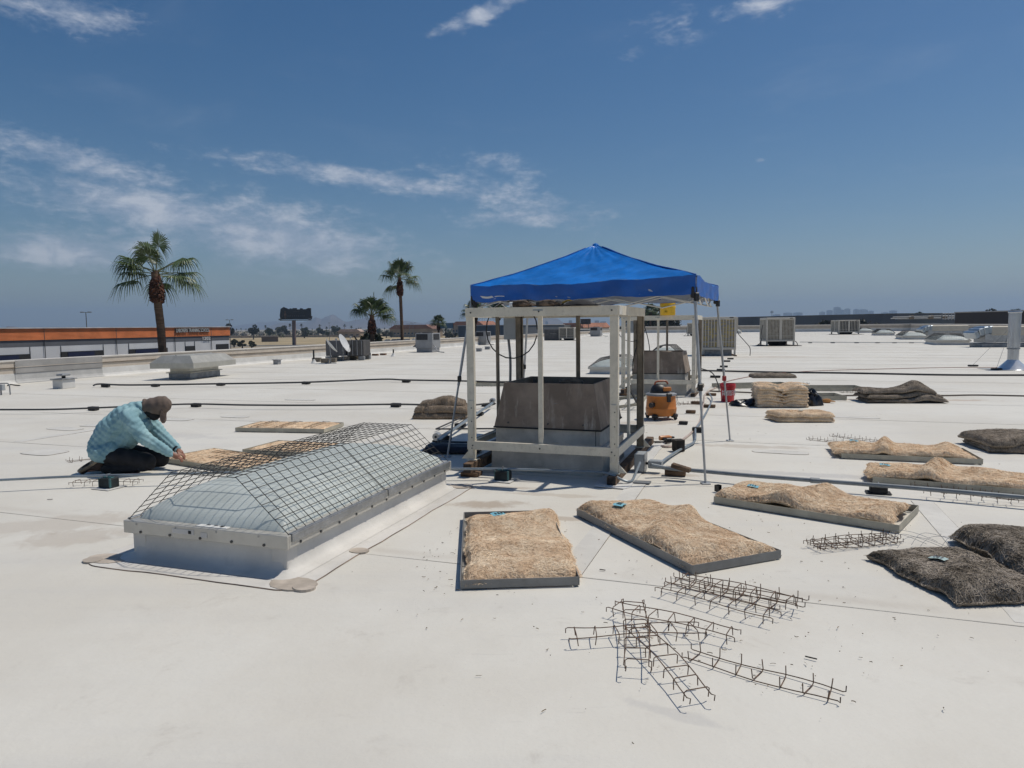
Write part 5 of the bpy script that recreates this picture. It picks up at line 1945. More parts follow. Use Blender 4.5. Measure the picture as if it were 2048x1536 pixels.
def pad_mesh(L, Wd, th, z0, ridges, seed, nx=64, ny=30, rough=.012, skew=0.0, droop=0.0):
    """closed soft mat. ridges: (position along length 0..1, width, height, slant)"""
    def zmid(s, q):
        z = z0
        for (rp, rw, rh, sl) in ridges:
            d = (s - rp - sl * (q - .5)) / rw
            z += rh * math.exp(-d * d) * (1 + .35 * hnoise(q * 4, rp * 9, seed))
        z += hnoise(s * 3.5, q * 2.5, seed + 3) * rough
        if droop:
            ex = max(0, abs(2 * s - 1) - .75) / .25
            ey = max(0, abs(2 * q - 1) - .7) / .3
            z -= droop * (ex * ex * .8 + ey * ey * .8)
        return z

    def top(s, q):
        ex, ey = abs(2 * s - 1), abs(2 * q - 1)
        edge = (max(0, 1 - ex ** 16)) ** .4 * (max(0, 1 - ey ** 11)) ** .4
        x = (s - .5) * L * (1 - .02 * hnoise(q * 5, seed, 1)) + skew * (q - .5) + hnoise(q * 6, s * 2, seed) * .015
        y = (q - .5) * Wd * (1 + .05 * hnoise(s * 6, seed, 2)) + hnoise(s * 7, 1, seed) * .012
        zm = zmid(s, q)
        zb = max(z0 + (zm - z0) * .5 - th / 2, .012)
        tk = max(zm + th / 2, .012 + th) - zb
        return x, y, zb, zb + tk * (.25 + .75 * edge) + hnoise(s * 40, q * 22, seed) * .002
    vs, fs = [], []
    N = nx + 1
    for j in range(ny + 1):
        for i in range(nx + 1):
            x, y, zb, zt = top(i / nx, j / ny)
            vs.append((x, y, zt))
    o = len(vs)
    for j in range(ny + 1):
        for i in range(nx + 1):
            x, y, zb, zt = top(i / nx, j / ny)
            vs.append((x * .985, y * .975, zb))
    for j in range(ny):
        for i in range(nx):
            a = j * N + i
            fs.append((a, a + 1, a + N + 1, a + N))
            fs.append((o + a, o + a + N, o + a + N + 1, o + a + 1))
    for i in range(nx):
        fs.append((i, o + i, o + i + 1, i + 1))
        a = ny * N + i
        fs.append((a, a + 1, o + a + 1, o + a))
    for j in range(ny):
        a = j * N
        fs.append((a, a + N, o + a + N, o + a))
        a = j * N + nx
        fs.append((a, o + a, o + a + N, a + N))
    return vs, fs


def strands(vs, nx, ny, n, seed, length=.09, width=.0011, lift=.012, material=None, stray=.03):
    """loose fibres lying over the top of a mat"""
    rg = np.random.RandomState(seed)
    top = np.array(vs[:(nx + 1) * (ny + 1)]).reshape(ny + 1, nx + 1, 3)

    def samp(s, q):
        a = np.clip(s, 0, 1) * nx
        b = np.clip(q, 0, 1) * ny
        i, j = np.minimum(a.astype(int), nx - 1), np.minimum(b.astype(int), ny - 1)
        fa, fb = (a - i)[:, None], (b - j)[:, None]
        return top[j, i] * (1 - fa) * (1 - fb) + top[j, i + 1] * fa * (1 - fb) + top[j + 1, i] * (1 - fa) * fb + top[j + 1, i + 1] * fa * fb
    Lx = np.ptp(top[..., 0])
    Ly = np.ptp(top[..., 1])
    s0, q0 = rg.rand(n), rg.rand(n)
    ang = rg.rand(n) * 6.283
    ln = length * (.4 + 1.2 * rg.rand(n))
    curl = rg.normal(size=n) * 2.2
    K = 5
    pts = []
    ph = rg.rand(n) * 6.28
    lf = lift * .5 * rg.rand(n) ** 2
    for k in range(K):
        t = (k / (K - 1) - .5)
        a = ang + curl * t
        s = s0 + np.cos(a) * ln * t / Lx
        q = q0 + np.sin(a) * ln * t / Ly
        p = samp(s, q)
        over_s = (s - np.clip(s, 0, 1)) * Lx
        over_q = (q - np.clip(q, 0, 1)) * Ly
        p[:, 0] += over_s * .35
        p[:, 1] += over_q * .35
        p[:, 2] += .003 + lf * (1 + np.sin(ph + 5 * t)) * .8
        p[:, 2] = np.maximum(p[:, 2], .012)
        pts.append(p)
    P = np.stack(pts, 1)
    d = np.gradient(P, axis=1)
    up = rg.normal(size=(n, 1, 3)) * .5 + np.array([0, 0, 1.0])
    w = np.cross(d, up)
    w /= np.linalg.norm(w, axis=2, keepdims=True) + 1e-9
    wd = width * (.6 + .9 * rg.rand(n))[:, None, None]
    A, B = P - w * wd, P + w * wd
    V = np.stack([A, B], 2).reshape(-1, 3)
    F_ = []
    base = (np.arange(n) * K * 2)[:, None]
    quad = np.array([[2 * k, 2 * k + 1, 2 * k + 3, 2 * k + 2] for k in range(K - 1)])
    F_ = (base[:, None, :] + quad[None]).reshape(-1, 4)
    me = bpy.data.meshes.new('fibres')
    me.from_pydata(V.tolist(), [], F_.tolist())
    me.materials.append(material or m_str)
    return me


def pad(loc, rz, label, L=1.5, Wd=.70, th=.07, z0=.075, ridges=(), seed=1, nfib=5000, old=False, group=None, tagpos=None, skew=0.0, droop=0.0, nx=64, ny=30, rough=.012, width=.0011):
    t = thing('cooler_pad', label, 'cooler pad', loc, rz, group)
    vs, fs = pad_mesh(L, Wd, th, z0, ridges, seed, nx, ny, rough, skew, droop)
    b = MB().add(vs, fs).build('mat', m_padold if old else m_pad, t, smooth=75)
    if nfib:
        f = put('fibres', strands(vs, nx, ny, nfib, seed, material=m_stro if old else m_str, width=width), t)
        f['kind'] = 'stuff'
    if tagpos:
        s, q, an, sz = tagpos
        i, j = int(s * nx), int(q * ny)
        x, y, z = vs[j * (nx + 1) + i]
        tg = MB().grid(lambda a, c: ((a - .5) * sz[0], (c - .5) * sz[1], .006 * math.sin(a * 5) + .004 * c), 5, 3).build('paper_tag', m_tag if not old else mat('faded_tag', (.42, .55, .54), .6), t, (x, y, z + .018), an)
        for k in range(3):
            MB().box(((k - 1) * sz[0] * .22, .0, .009), (sz[0] * .1, sz[1] * .5, .002)).build('tag_print', m_dark if not old else m_band, tg)
    return t


def rect_px(c0, c1, c2=None, L=None, Wd=None):
    """front corner c0, along-front corner c1: centre and angle of a rectangle lying behind that edge"""
    a, b = G(*c0), G(*c1)
    d = (b - a).normalized()
    n = Vector((-d.y, d.x, 0))
    L = L or (b - a).length
    cen = a + d * L / 2 + n * (Wd / 2)
    return cen, math.atan2(d.y, d.x)


# A: the mat nearest the skylight, long side running away
a_, b_ = G(921, 1180), G(928, 1036)
d = (b_ - a_).normalized()
cen = a_ + d * .80 + Vector((d.y, -d.x, 0)) * .375
an = math.atan2(d.y, d.x)
pad_frame('', cen, an, 1.62, .75, .055, 'grey pad frame under the straw mat beside the long skylight', m_frameg)
pad(cen + Vector((.0, .0, 0)) + Vector((d.y, -d.x, 0)) * .03, an, 'straw cooler pad with blue tag and wide hollow folds beside the long skylight', 1.54, .745, .05, .062, [(.34, .09, .035, .1), (.58, .12, -.03, .05), (.10, .1, .012, 0), (.80, .08, .035, -.1)], 3, 14000, tagpos=(.86, .68, -1.2, (.12, .085)), skew=-.09, width=.0009, droop=.03)
# B: skewed mat in the middle
a_, b_ = G(1385, 1152), G(1562, 1120)
d = (b_ - a_).normalized()
n = Vector((-d.y, d.x, 0))
cen = a_ + d * .375 + n * .80
an = math.atan2(n.y, n.x)
pad_frame('', cen, an, 1.60, .75, .06, 'grey pad frame turned askew under the middle straw mat', m_frameg)
pad(cen + n * .02 - d * .0, an, 'straw cooler pad with blue tag lying askew above the pile of wire racks', 1.56, .73, .05, .070, [(.45, .09, .06, -.35), (.08, .08, .03, .2), (.78, .14, .03, .2), (.96, .1, .02, 0)], 5, 14000, tagpos=(.80, .70, -.9, (.12, .085)), width=.0009, droop=.03, skew=.05)
# C
cen, an = rect_px((1430, 1008), (1787, 1066), L=1.50, Wd=.75)
pad_frame('', cen, an, 1.52, .76, .06, 'beige pad frame by the lone row of racks, mat humped in its middle', m_frame)
pad(cen + Vector((-.02, .03, 0)), an, 'straw cooler pad with a hump in the middle and curled right corner', 1.47, .69, .05, .065, [(.48, .09, .085, .15), (.30, .1, .02, 0), (.97, .08, .05, .2), (.05, .1, .02, 0)], 7, 8000, tagpos=(.15, .55, .2, (.10, .07)))
# D, E
cen, an = rect_px((1681, 918), (1957, 930), L=1.50, Wd=.75)
pad_frame('', cen, an, 1.48, .76, .06, 'farther beige pad frame near the grey folded mat', m_frame)
pad(cen + Vector((-.06, .02, 0)), an, 'farther straw cooler pad with two small humps, racks lying behind it', 1.50, .71, .05, .075, [(.40, .05, .085, .1), (.22, .1, .03, 0), (.85, .06, .05, .1), (.62, .1, .02, 0)], 9, 5000, tagpos=(.2, .75, .1, (.10, .07)))
cen, an = rect_px((1745, 967), (2048, 993), L=1.55, Wd=.75)
pad_frame('', cen, an, 1.55, .76, .06, 'beige pad frame just behind the grey conduit on the right', m_frame)
pad(cen + Vector((-.06, .03, 0)), an, 'straw cooler pad with a knoll in its middle just behind the grey conduit', 1.56, .71, .05, .075, [(.40, .06, .10, .1), (.2, .1, .02, 0), (.70, .12, .03, 0)], 11, 6000, tagpos=(.12, .6, .2, (.10, .07)))
# the one being worked on, its neighbour and one more behind
dW = Vector((.85, -.53, 0)).normalized()
P0 = G(322, 925)
cen = P0 + dW * .75 + Vector((-dW.y, dW.x, 0)) * .375
an = math.atan2(dW.y, dW.x)
wk_c, wk_an = cen.copy(), an
pad_frame('', cen, an, 1.52, .76, .055, 'beige pad frame under the hands of the kneeling worker', m_frame)
pad(cen, an, 'straw cooler pad in a frame being fixed by the kneeling worker', 1.46, .69, .05, .05, [], 13, 2600, rough=.006)
cen, an = rect_px((484, 914), (596, 914), L=1.5, Wd=.75)
pad_frame('', cen, an - .25, 1.52, .76, .055, 'pad frame seen through the middle of the skylight guard', m_frame)
pad(cen, an - .25, 'straw cooler pad in its frame seen through the skylight guard', 1.46, .69, .05, .05, [], 14, 1800, rough=.006)
cen, an = rect_px((471, 864), (649, 867), L=1.52, Wd=.75)
pad_frame('', cen, an, 1.52, .76, .06, 'beige pad frame lying alone behind the skylight ridge', m_frame)
pad(cen, an, 'straw cooler pad in a frame lying alone behind the skylight ridge', 1.46, .69, .05, .055, [], 15, 1800, rough=.006)
PADC = cen.copy()
PADA = an

# folded and stacked new pads
p = G(1612, 846)
t = thing('folded_pad', 'folded new straw pad with a blue tag lying in front of the stack', 'cooler pad', p + Vector((0, .28, 0)), R(-5))
for k in range(2):
    vs, fs = pad_mesh(.92, .50, .075, .055 + k * .075, [(.5, .3, -.01, 0)], 20 + k, 36, 20, .01, skew=-.08)
    MB().add(vs, fs).build('mat_layer', m_pad, t, smooth=75)
    put('fibres', strands(vs, 36, 20, 1500, 30 + k, material=m_str), t)['kind'] = 'stuff'
MB().box((.03, .02, .178), (.07, .04, .003)).build('paper_tag', m_tag, t)
p = G(1568, 816)
t = thing('pad_stack', 'stack of folded new straw pads standing between two black bags', 'cooler pads', p + Vector((.02, .30, 0)), R(-6))
for k in range(7):
    for s_ in (-1, 1):
        vs, fs = pad_mesh(.50, .56, .068, .045 + k * .056, [(.95 if s_ < 0 else .05, .25, -.035 - .003 * k, 0), (.4, .25, .022, 0)], 40 + k * 2 + s_, 22, 16, .012)
        o = MB().add(vs, fs).build('mat_layer', m_pad, t, (s_ * .235 + .012 * hnoise(k, s_), .01 * (k % 2), 0), 0, smooth=75)
vs, fs = pad_mesh(.98, .56, .05, .44, [(.5, .12, -.05, 0)], 61, 30, 16, .01)
put('fibres', strands(vs, 30, 16, 1500, 62, material=m_str), t)['kind'] = 'stuff'

# old grey pads
OLD = [((1550, 756), 1.25, .75, .10, -6, [(.45, .1, .03, .2), (.75, .2, .02, 0)], 70, 'single flattened old grey pad behind the stack of new pads', 1500, 1),
       ((1810, 806), 1.55, .70, .07, -8, [(.78, .16, .15, .1), (.2, .2, .02, 0)], 71, 'pile of rumpled old grey pads with an arched edge right of the stack', 2500, 3),
       ((2075, 905), 1.2, .8, .10, -12, [(.4, .2, .03, 0)], 72, 'old grey pads lying past the end of the farther straw mat', 2000, 2)]
for (pp, L_, W_, th, rz, rd, sd_, lb, nf, layers) in OLD:
    p = G(*pp)
    t = thing('old_pad_pile' if layers > 1 else 'old_pad', lb, 'old pad', p + Vector((0, .25, 0)), R(rz))
    for k in range(layers):
        vs, fs = pad_mesh(L_ * (1 - .04 * k), W_, th, .05 + k * .085, rd if k == layers - 1 else [(r[0], r[1], r[2] * .5, r[3]) for r in rd], sd_ + k, 44, 22, .02)
        MB().add(vs, fs).build('mat_layer', m_padold, t, (-.06 * k + .05 * (layers > 1), .04 * k, 0), .12 * (k % 2), smooth=75)
        put('fibres', strands(vs, 44, 22, nf, sd_ + k, material=m_stro), t, (-.06 * k + .05 * (layers > 1), .04 * k, 0), .12 * (k % 2))['kind'] = 'stuff'
# folded brown heap behind the canopy leg
p = G(883, 840)
t = thing('old_pad_pile', 'brown heap of old folded pads behind the left canopy leg', 'old pad', p + Vector((0, .35, 0)), R(-4))
m_brownf = m_fibre_make('brown_fibre', (.16, .115, .08), (.27, .205, .145), (.39, .31, .23))
for k, (L_, W_, th, z, dx, dy, ry, rd) in enumerate(((.98, .62, .10, .06, -.02, 0, 0, [(.3, .3, .01, 0)]), (.40, .56, .09, .155, -.29, .02, .06, [(.4, .4, .03, 0)]), (.34, .5, .08, .245, -.23, .06, -.05, [(.6, .4, .03, 0)]),
                                                     (.80, .60, .11, .165, .09, .01, -.03, [(.5, .34, .03, .05)]), (.70, .54, .12, .235, .06, .05, .03, [(.48, .30, .085, .05)]))):
    vs, fs = pad_mesh(L_, W_, th, z, rd, 80 + k, 34, 20, .012)
    MB().add(vs, fs).build('mat_layer', m_brownf, t, (dx, dy, 0), ry, smooth=75)
    put('fibres', strands(vs, 34, 20, 1300, 90 + k, material=m_stro, length=.05), t, (dx, dy, 0), ry)['kind'] = 'stuff'
MB().box((.02, .0, .392), (.07, .045, .003)).build('paper_tag', m_sign, t)
# nearest old pads at the right edge
p = G(1905, 1175)
t = pad(Vector((2.84, 4.36, 0)), R(97), 'old grey pad with a faded green tag at the right, wire scrap behind it', 0.86, .66, .065, .045, [(.5, .35, .02, 0), (.1, .12, .04, .2)], 101, 9000, old=True, tagpos=(.60, .62, .5, (.10, .07)), droop=.03, width=.0014, rough=.02)
t = pad(Vector((3.52, 4.62, .0)), R(80), 'second old grey pad overlapping the tagged grey pad at the right', 0.95, .7, .065, .12, [(.5, .35, .02, 0), (.2, .2, .05, .2)], 103, 8000, old=True, droop=.08, width=.0014, rough=.02)
MB().add(*pad_mesh(.9, .66, .07, .045, [], 105, 40, 20, .02)).build('under_layer', m_padold, t, (.05, -.05, 0), .08, smooth=75)
scr = MB()
rgx = random.Random(3)
for k in range(7):
    q = Vector((2.75 + rgx.uniform(-.1, .4), 4.85 + rgx.uniform(-.1, .25), .02))
    scr.tube(smoothpath([q, q + Vector((.1, .05, .05 + .03 * rgx.random())), q + Vector((.22, .02, .06)), q + Vector((.34, -.08, .02))], 4), .0016, 4)
tag(scr.build('netting_scrap', m_galv), 'tangle of thin wire netting lying behind the tagged grey pad', 'netting')

# ================================================================== WIRE RACKS
m_rust = mat('rusty_wire', (.19, .115, .075), .8, .1, var=.3, scale=20)


def rack_meshes(L=.72, Wd=.115, n=7, hp=.046):
    r = .0027
    rails, rungs = [], []
    rail = MB().tube([(-L / 2, 0, .028), (-L / 2, 0, .004), (-L / 2 + .012, 0, 0), (L / 2 - .012, 0, 0), (L / 2, 0, .004), (L / 2, 0, .028)], r, 5).mesh('rail', m_rust)
    rung = MB().tube([(0, -Wd / 2 - .004, hp), (0, -Wd / 2 - .004, .003), (0, -Wd / 2 + .008, -.006), (0, Wd / 2 - .008, -.006), (0, Wd / 2 + .004, .003), (0, Wd / 2 + .004, hp)], r, 5).mesh('rung', m_rust)
    bent = []
    for k in range(3):
        rb_ = random.Random(k + 4)
        pts = [(-L / 2, 0, .028), (-L / 2, 0, .004)] + [(-L / 2 + .012 + (L - .024) * i / 8, .010 * math.sin(i * .7 + k * 2) + rb_.uniform(-.002, .002), .004 * math.sin(i * .9 + k)) for i in range(9)] + [(L / 2, 0, .004), (L / 2, rb_.uniform(-.01, .01), .028)]
        bent.append(MB().tube(pts, r, 5).mesh('rail', m_rust))
    return bent, rung, L, Wd, n


RK = rack_meshes()
rseed = random.Random(8)


def rack(loc, rz, label, group=None, flip=False, tilt=(0, 0)):
    rail, rung, L, Wd, n = RK
    t = thing('wire_rack', label, 'wire rack', loc, rz, group)
    t.rotation_euler = (math.pi + tilt[0] if flip else tilt[0], tilt[1], rz)
    for s_ in (-1, 1):
        put('rail', rseed.choice(rail), t, (0, s_ * Wd / 2, 0))
    for i in range(n):
        put('rung', rung, t, (-L / 2 + .05 + (L - .1) * i / (n - 1) + rseed.uniform(-.009, .009), 0, 0), rseed.uniform(-.12, .12)).rotation_euler.y = rseed.uniform(-.16, .16)
    return t


def rack_px(a, b, label, z=.011, flip=False, group=None, tilt=(0, 0)):
    zz = z + (.05 if flip else 0)
    A, B = G(a[0], a[1], zz), G(b[0], b[1], zz)
    d = B - A
    c = (A + B) / 2
    c.z = zz
    return rack(c, math.atan2(d.y, d.x), label, group, flip, tilt)


rack_px((1138, 1265), (1402, 1253), 'wire rack with its rails up lying level under the crossed racks', .011, True)
rack_px((1222, 1207), (1475, 1266), 'wire rack at the back of the crossed racks, its far end clear of the others', .011, True)
rack_px((1276, 1255), (1399, 1382), 'wire rack slanting to the front across the level one, its hooked end free', .02, True, tilt=(0, .02))
rack_px((1267, 1200), (1278, 1330), 'topmost wire rack of the crossed heap, pointing away from the viewer', .045, True, tilt=(0, .05))
rack_px((1376, 1308), (1683, 1395), 'wire rack lying alone with prongs up nearest the open roof', .011, False)
GB = 'wire racks heaped below the askew straw pad'
for k, (a, b, z, fl) in enumerate((((1335, 1172), (1535, 1225), .011, True), ((1345, 1160), (1560, 1212), .012, False), ((1370, 1152), (1585, 1198), .04, True), ((1380, 1163), (1598, 1205), .06, False))):
    rack_px(a, b, ['front wire rack, prongs down, of the heap below the askew straw pad', 'second wire rack, prongs up, of the heap below the askew straw pad', 'back wire rack, prongs down, of the heap below the askew straw pad', 'topmost wire rack, prongs up, of the heap below the askew straw pad'][k], z, fl, GB)
GC = 'wire racks heaped beside the humped straw pad'
for k, (a, b, z, fl) in enumerate((((1612, 1085), (1790, 1068), .011, True), ((1622, 1095), (1798, 1080), .012, False), ((1618, 1090), (1795, 1072), .05, False))):
    rack_px(a, b, ['bottom wire rack, prongs down, beside the humped straw pad', 'bottom wire rack, prongs up, beside the humped straw pad', 'topmost wire rack of the heap beside the humped straw pad'][k], z, fl, GC)
rack_px((1612, 878), (1730, 888), 'lower wire rack lying flat behind the farther straw pad', .011, False, 'wire racks behind the farther straw pad')
rack_px((1665, 872), (1765, 884), 'upper wire rack lying on another behind the farther straw pad', .04, False, 'wire racks behind the farther straw pad')
for k in range(3):
    rack_px((1832 + 35 * k, 975 + 5 * k), (1985 + 30 * k, 990 + 4 * k), 'rusty wire rack under the conduit in front of the knolled straw pad', .012 + .02 * k, k == 1, 'wire racks in front of the knolled straw pad')
rack_px((165, 920), (232, 912), 'wire rack lying behind the boots of the kneeling worker', .011, False)
rack_px((145, 962), (280, 960), 'wire rack lying along the conduit in front of the kneeling worker', .011, True)
for k in range(2):
    rack_px((1352, 806 + 4 * k), (1400 + 4 * k, 808 - 3 * k), 'rusty wire rack lying just right of the vacuum', .011 + .04 * k, False, 'wire racks right of the vacuum')
for k in range(2):
    for s_ in (0, 1):
        dL = Vector((math.cos(PADA), math.sin(PADA), 0))
        rack(PADC + dL * (-.45 + .42 * k + .5 * s_ * k) + Vector((0, 0, .088)), PADA + math.pi / 2, 'wire rack clipped across the straw pad lying alone behind the skylight', 'racks on the lone straw pad', True) if s_ == 0 or k else None
dWn = Vector((-dW.y, dW.x, 0))
rack(wk_c + dWn * .16 + dW * -.1 + Vector((0, 0, .085)), wk_an, 'wire rack laid along the straw pad under the hands of the worker', None, True)
rack(wk_c + dWn * -.05 + dW * .2 + Vector((0, 0, .085)), wk_an + .1, 'second wire rack on the worker pad, nearer the skylight guard', None, True)

# ================================================================== THE WORKER
def blob_mesh(name, chains, voxel, material, it=6, fn=None):
    """tapered limbs melted into one continuous skin"""
    mb = MB()
    for (pts, rad, flat) in chains:
        P = smoothpath(pts, 5)
        n = len(P)
        rs = [float(np.interp(i / (n - 1) * (len(rad) - 1), range(len(rad)), rad)) for i in range(n)]
        o = len(mb.v)
        # round the ends
        a, b = P[0], P[-1]
        d0, d1 = (P[0] - P[1]).normalized(), (P[-1] - P[-2]).normalized()
        PP = [a + d0 * rs[0] * .85, a + d0 * rs[0] * .5] + P + [b + d1 * rs[-1] * .5, b + d1 * rs[-1] * .85]
        RR = [rs[0] * .35, rs[0] * .82] + rs + [rs[-1] * .82, rs[-1] * .35]
        mb.tube(PP, RR, 16)
        if flat != 1:
            # widen across the body (y)
            for i in range(o, len(mb.v)):
                k = (i - o) // 16
                if k < len(PP):
                    c = PP[k]
                    v_ = mb.v[i]
                    mb.v[i] = (v_[0], c.y + (v_[1] - c.y) * flat, v_[2])
    me = mb.mesh(name + '_raw', material)
    ob = bpy.data.objects.new(name + '_raw', me)
    COL.objects.link(ob)
    md = ob.modifiers.new('r', 'REMESH')
    md.mode = 'VOXEL'
    md.voxel_size = voxel
    sm = ob.modifiers.new('s', 'SMOOTH')
    sm.iterations = it
    sm.factor = .5
    bpy.context.view_layer.update()
    out = bpy.data.meshes.new_from_object(ob.evaluated_get(bpy.context.evaluated_depsgraph_get()))
    bpy.data.objects.remove(ob)
    out.name = name
    out.materials.clear()
    out.materials.append(material)
    if fn:
        nv = len(out.vertices)
        co = np.zeros(nv * 3, dtype=np.float32)
        no = np.zeros(nv * 3, dtype=np.float32)
        out.vertices.foreach_get('co', co)
        out.vertices.foreach_get('normal', no)
        co, no = co.reshape(-1, 3), no.reshape(-1, 3)
        co = co + no * fn(co)[:, None]
        out.vertices.foreach_set('co', co.astype(np.float32).ravel())
    out.shade_smooth()
    out.update()
    return out


m_skin = mat('skin', (.30, .135, .085), .55, var=.1, scale=8)
m_shirt = mat('aqua_shirt', (.30, .47, .50), .8, var=.1, scale=4, col2=(.20, .355, .40))
m_pants = mat('black_trousers', (.014, .015, .019), .85, var=.3, scale=8)
m_hat = mat('taupe_cap', (.155, .115, .092), .85, var=.12, scale=8)
m_sole = mat('tan_sole', (.36, .28, .19), .8, var=.25, scale=10)
m_boot_ = mat('brown_boot', (.055, .032, .02), .75, var=.3, scale=10)
m_gaiter = mat('black_gaiter', (.012, .012, .014), .9)
wp = G(240, 944)
worker = thing('person', 'person kneeling in aqua long sleeved shirt, flapped cap and black trousers, hands on a pad', 'person', (wp.x, wp.y, 0), R(3))
S = .000687


def Jt(zx, zy, y=0.0):
    return Vector(((zx - 680) * S, y, (1425 - zy) * S + .012 + y * -.06))


hipL, hipR = Jt(430, 1090, -.13), Jt(440, 1070, .13)
knL, knR = Jt(1265, 1240, -.14), Jt(1290, 1235, .17)
anL, anR = Jt(420, 1345, -.13), Jt(400, 1335, .12)
toL, toR = Jt(190, 1385, -.13), Jt(160, 1375, .12)
shL, shR = Jt(1020, 510, -.18), Jt(1120, 610, .15)
elL, elR = Jt(1300, 875, -.20), Jt(1400, 935, .14)
wrL, wrR = Jt(1625, 1130, -.12), Jt(1600, 1085, .08)
spine = [Jt(440, 1000), Jt(520, 820), Jt(690, 620), Jt(890, 470), Jt(1030, 420)]
neck, head = Jt(1180, 390), Jt(1370, 340)
# the body itself, one continuous skin
hL, hR = Jt(1695, 1180, -.095), Jt(1670, 1145, .055)
body_ch = [([*spine[1:]], [.10, .11, .11, .09], 1.2), ([spine[-1], neck, head], [.07, .058, .075], 1), ([head, Jt(1440, 310)], [.088, .082], .95),
           ([Jt(1330, 400), Jt(1320, 450)], [.062, .04], .85),
           ([hipL + Vector((.05, 0, 0)), knL], [.07, .05], 1), ([hipR + Vector((.05, 0, 0)), knR], [.07, .05], 1), ([knL, anL, toL], [.045, .030, .022], 1), ([knR, anR, toR], [.045, .030, .022], 1),
           ([shL, elL, wrL], [.05, .042, .028], 1), ([shR, elR, wrR], [.05, .042, .028], 1), ([spine[-1], shL], [.07, .06], 1), ([spine[-1], shR], [.07, .06], 1),
           ([wrL, hL], [.028, .034], 1), ([wrR, hR], [.028, .034], 1)]
for (h_, w_, sg) in ((hL, wrL, 1), (hR, wrR, -1)):
    d_ = (h_ - w_).normalized()
    sd_ = Vector((0, 1, 0))
    for k in range(4):
        off = sd_ * (-.027 + .018 * k)
        ln = (.055, .065, .06, .048)[k]
        p0 = h_ + off + d_ * .012
        body_ch.append(([p0, p0 + d_ * ln * .5 + Vector((.012, 0, -.008)), p0 + d_ * ln * .75 + Vector((.008, 0, -.035))], [.0105, .0095, .008], 1))
    p0 = w_ + d_ * .03 + sd_ * .03 * sg
    body_ch.append(([p0, p0 + d_ * .03 + sd_ * .025 * sg + Vector((0, 0, -.01)), p0 + d_ * .065 + sd_ * .028 * sg + Vector((0, 0, -.03))], [.012, .011, .009], 1))
put('body', blob_mesh('body', body_ch, .0075, m_skin, 3), worker)


def folds(co):
    x, y, z = co[:, 0], co[:, 1], co[:, 2]
    g = np.sin((x * 1.0 + z * 1.3) * 62 + np.sin(y * 22 + x * 9) * 1.6) * .0036 + np.sin((z * .8 - x * .9) * 95 + np.sin(x * 30 + y * 12) * 1.4) * .0028
    g += np.sin(x * 23 + y * 17 + z * 11) * .006
    return g


shirt_ch = [([Jt(430, 1090), Jt(440, 1000), Jt(530, 830), Jt(690, 640), Jt(890, 490), Jt(1040, 440)], [.135, .158, .168, .165, .158, .125], 1.2),
            ([Jt(420, 1110), Jt(560, 1075), Jt(680, 1010)], [.125, .13, .11], 1.45), ([Jt(415, 1060, -.10), Jt(520, 1080, -.125), Jt(660, 1020, -.12)], [.115, .122, .10], 1), ([Jt(620, 1000), Jt(800, 890), Jt(1000, 690)], [.10, .12, .12], 1.25), ([Jt(930, 640), Jt(1130, 640)], [.12, .085], 1.5), ([spine[-1], Jt(1120, 400)], [.10, .082], 1),
            ([Jt(1000, 330), Jt(1110, 330)], [.055, .062], 1.6),
            ([spine[-1] + Vector((-.03, -.02, -.03)), shL, elL, wrL.lerp(elL, .06)], [.11, .098, .074, .047], 1), ([spine[-1] + Vector((-.03, .02, -.03)), shR, elR, wrR.lerp(elR, .06)], [.10, .085, .066, .046], 1)]
put('shirt', blob_mesh('shirt', shirt_ch, .0075, m_shirt, 5, folds), worker)
pant_ch = [([Jt(460, 1150), Jt(580, 1140)], [.115, .11], 1.25), ([hipL + Vector((.09, .01, -.03)), Jt(850, 1160, -.14), knL], [.09, .10, .088], 1), ([hipR + Vector((.09, -.01, -.03)), Jt(850, 1150, .15), knR], [.09, .10, .088], 1),
           ([knL + Vector((.0, 0, -.045)), Jt(850, 1350, -.135), Jt(540, 1352, -.13)], [.068, .062, .055], 1.1), ([knR + Vector((.0, 0, -.045)), Jt(850, 1350, .14), Jt(540, 1352, .12)], [.068, .062, .055], 1.1)]


def pfolds(co):
    x, y, z = co[:, 0], co[:, 1], co[:, 2]
    g = np.sin(x * 55 + z * 30 + np.sin(y * 25) * 1.5) * .003
    low = np.clip(.012 - co[:, 2], 0, .05)
    return g * (co[:, 2] > .03)


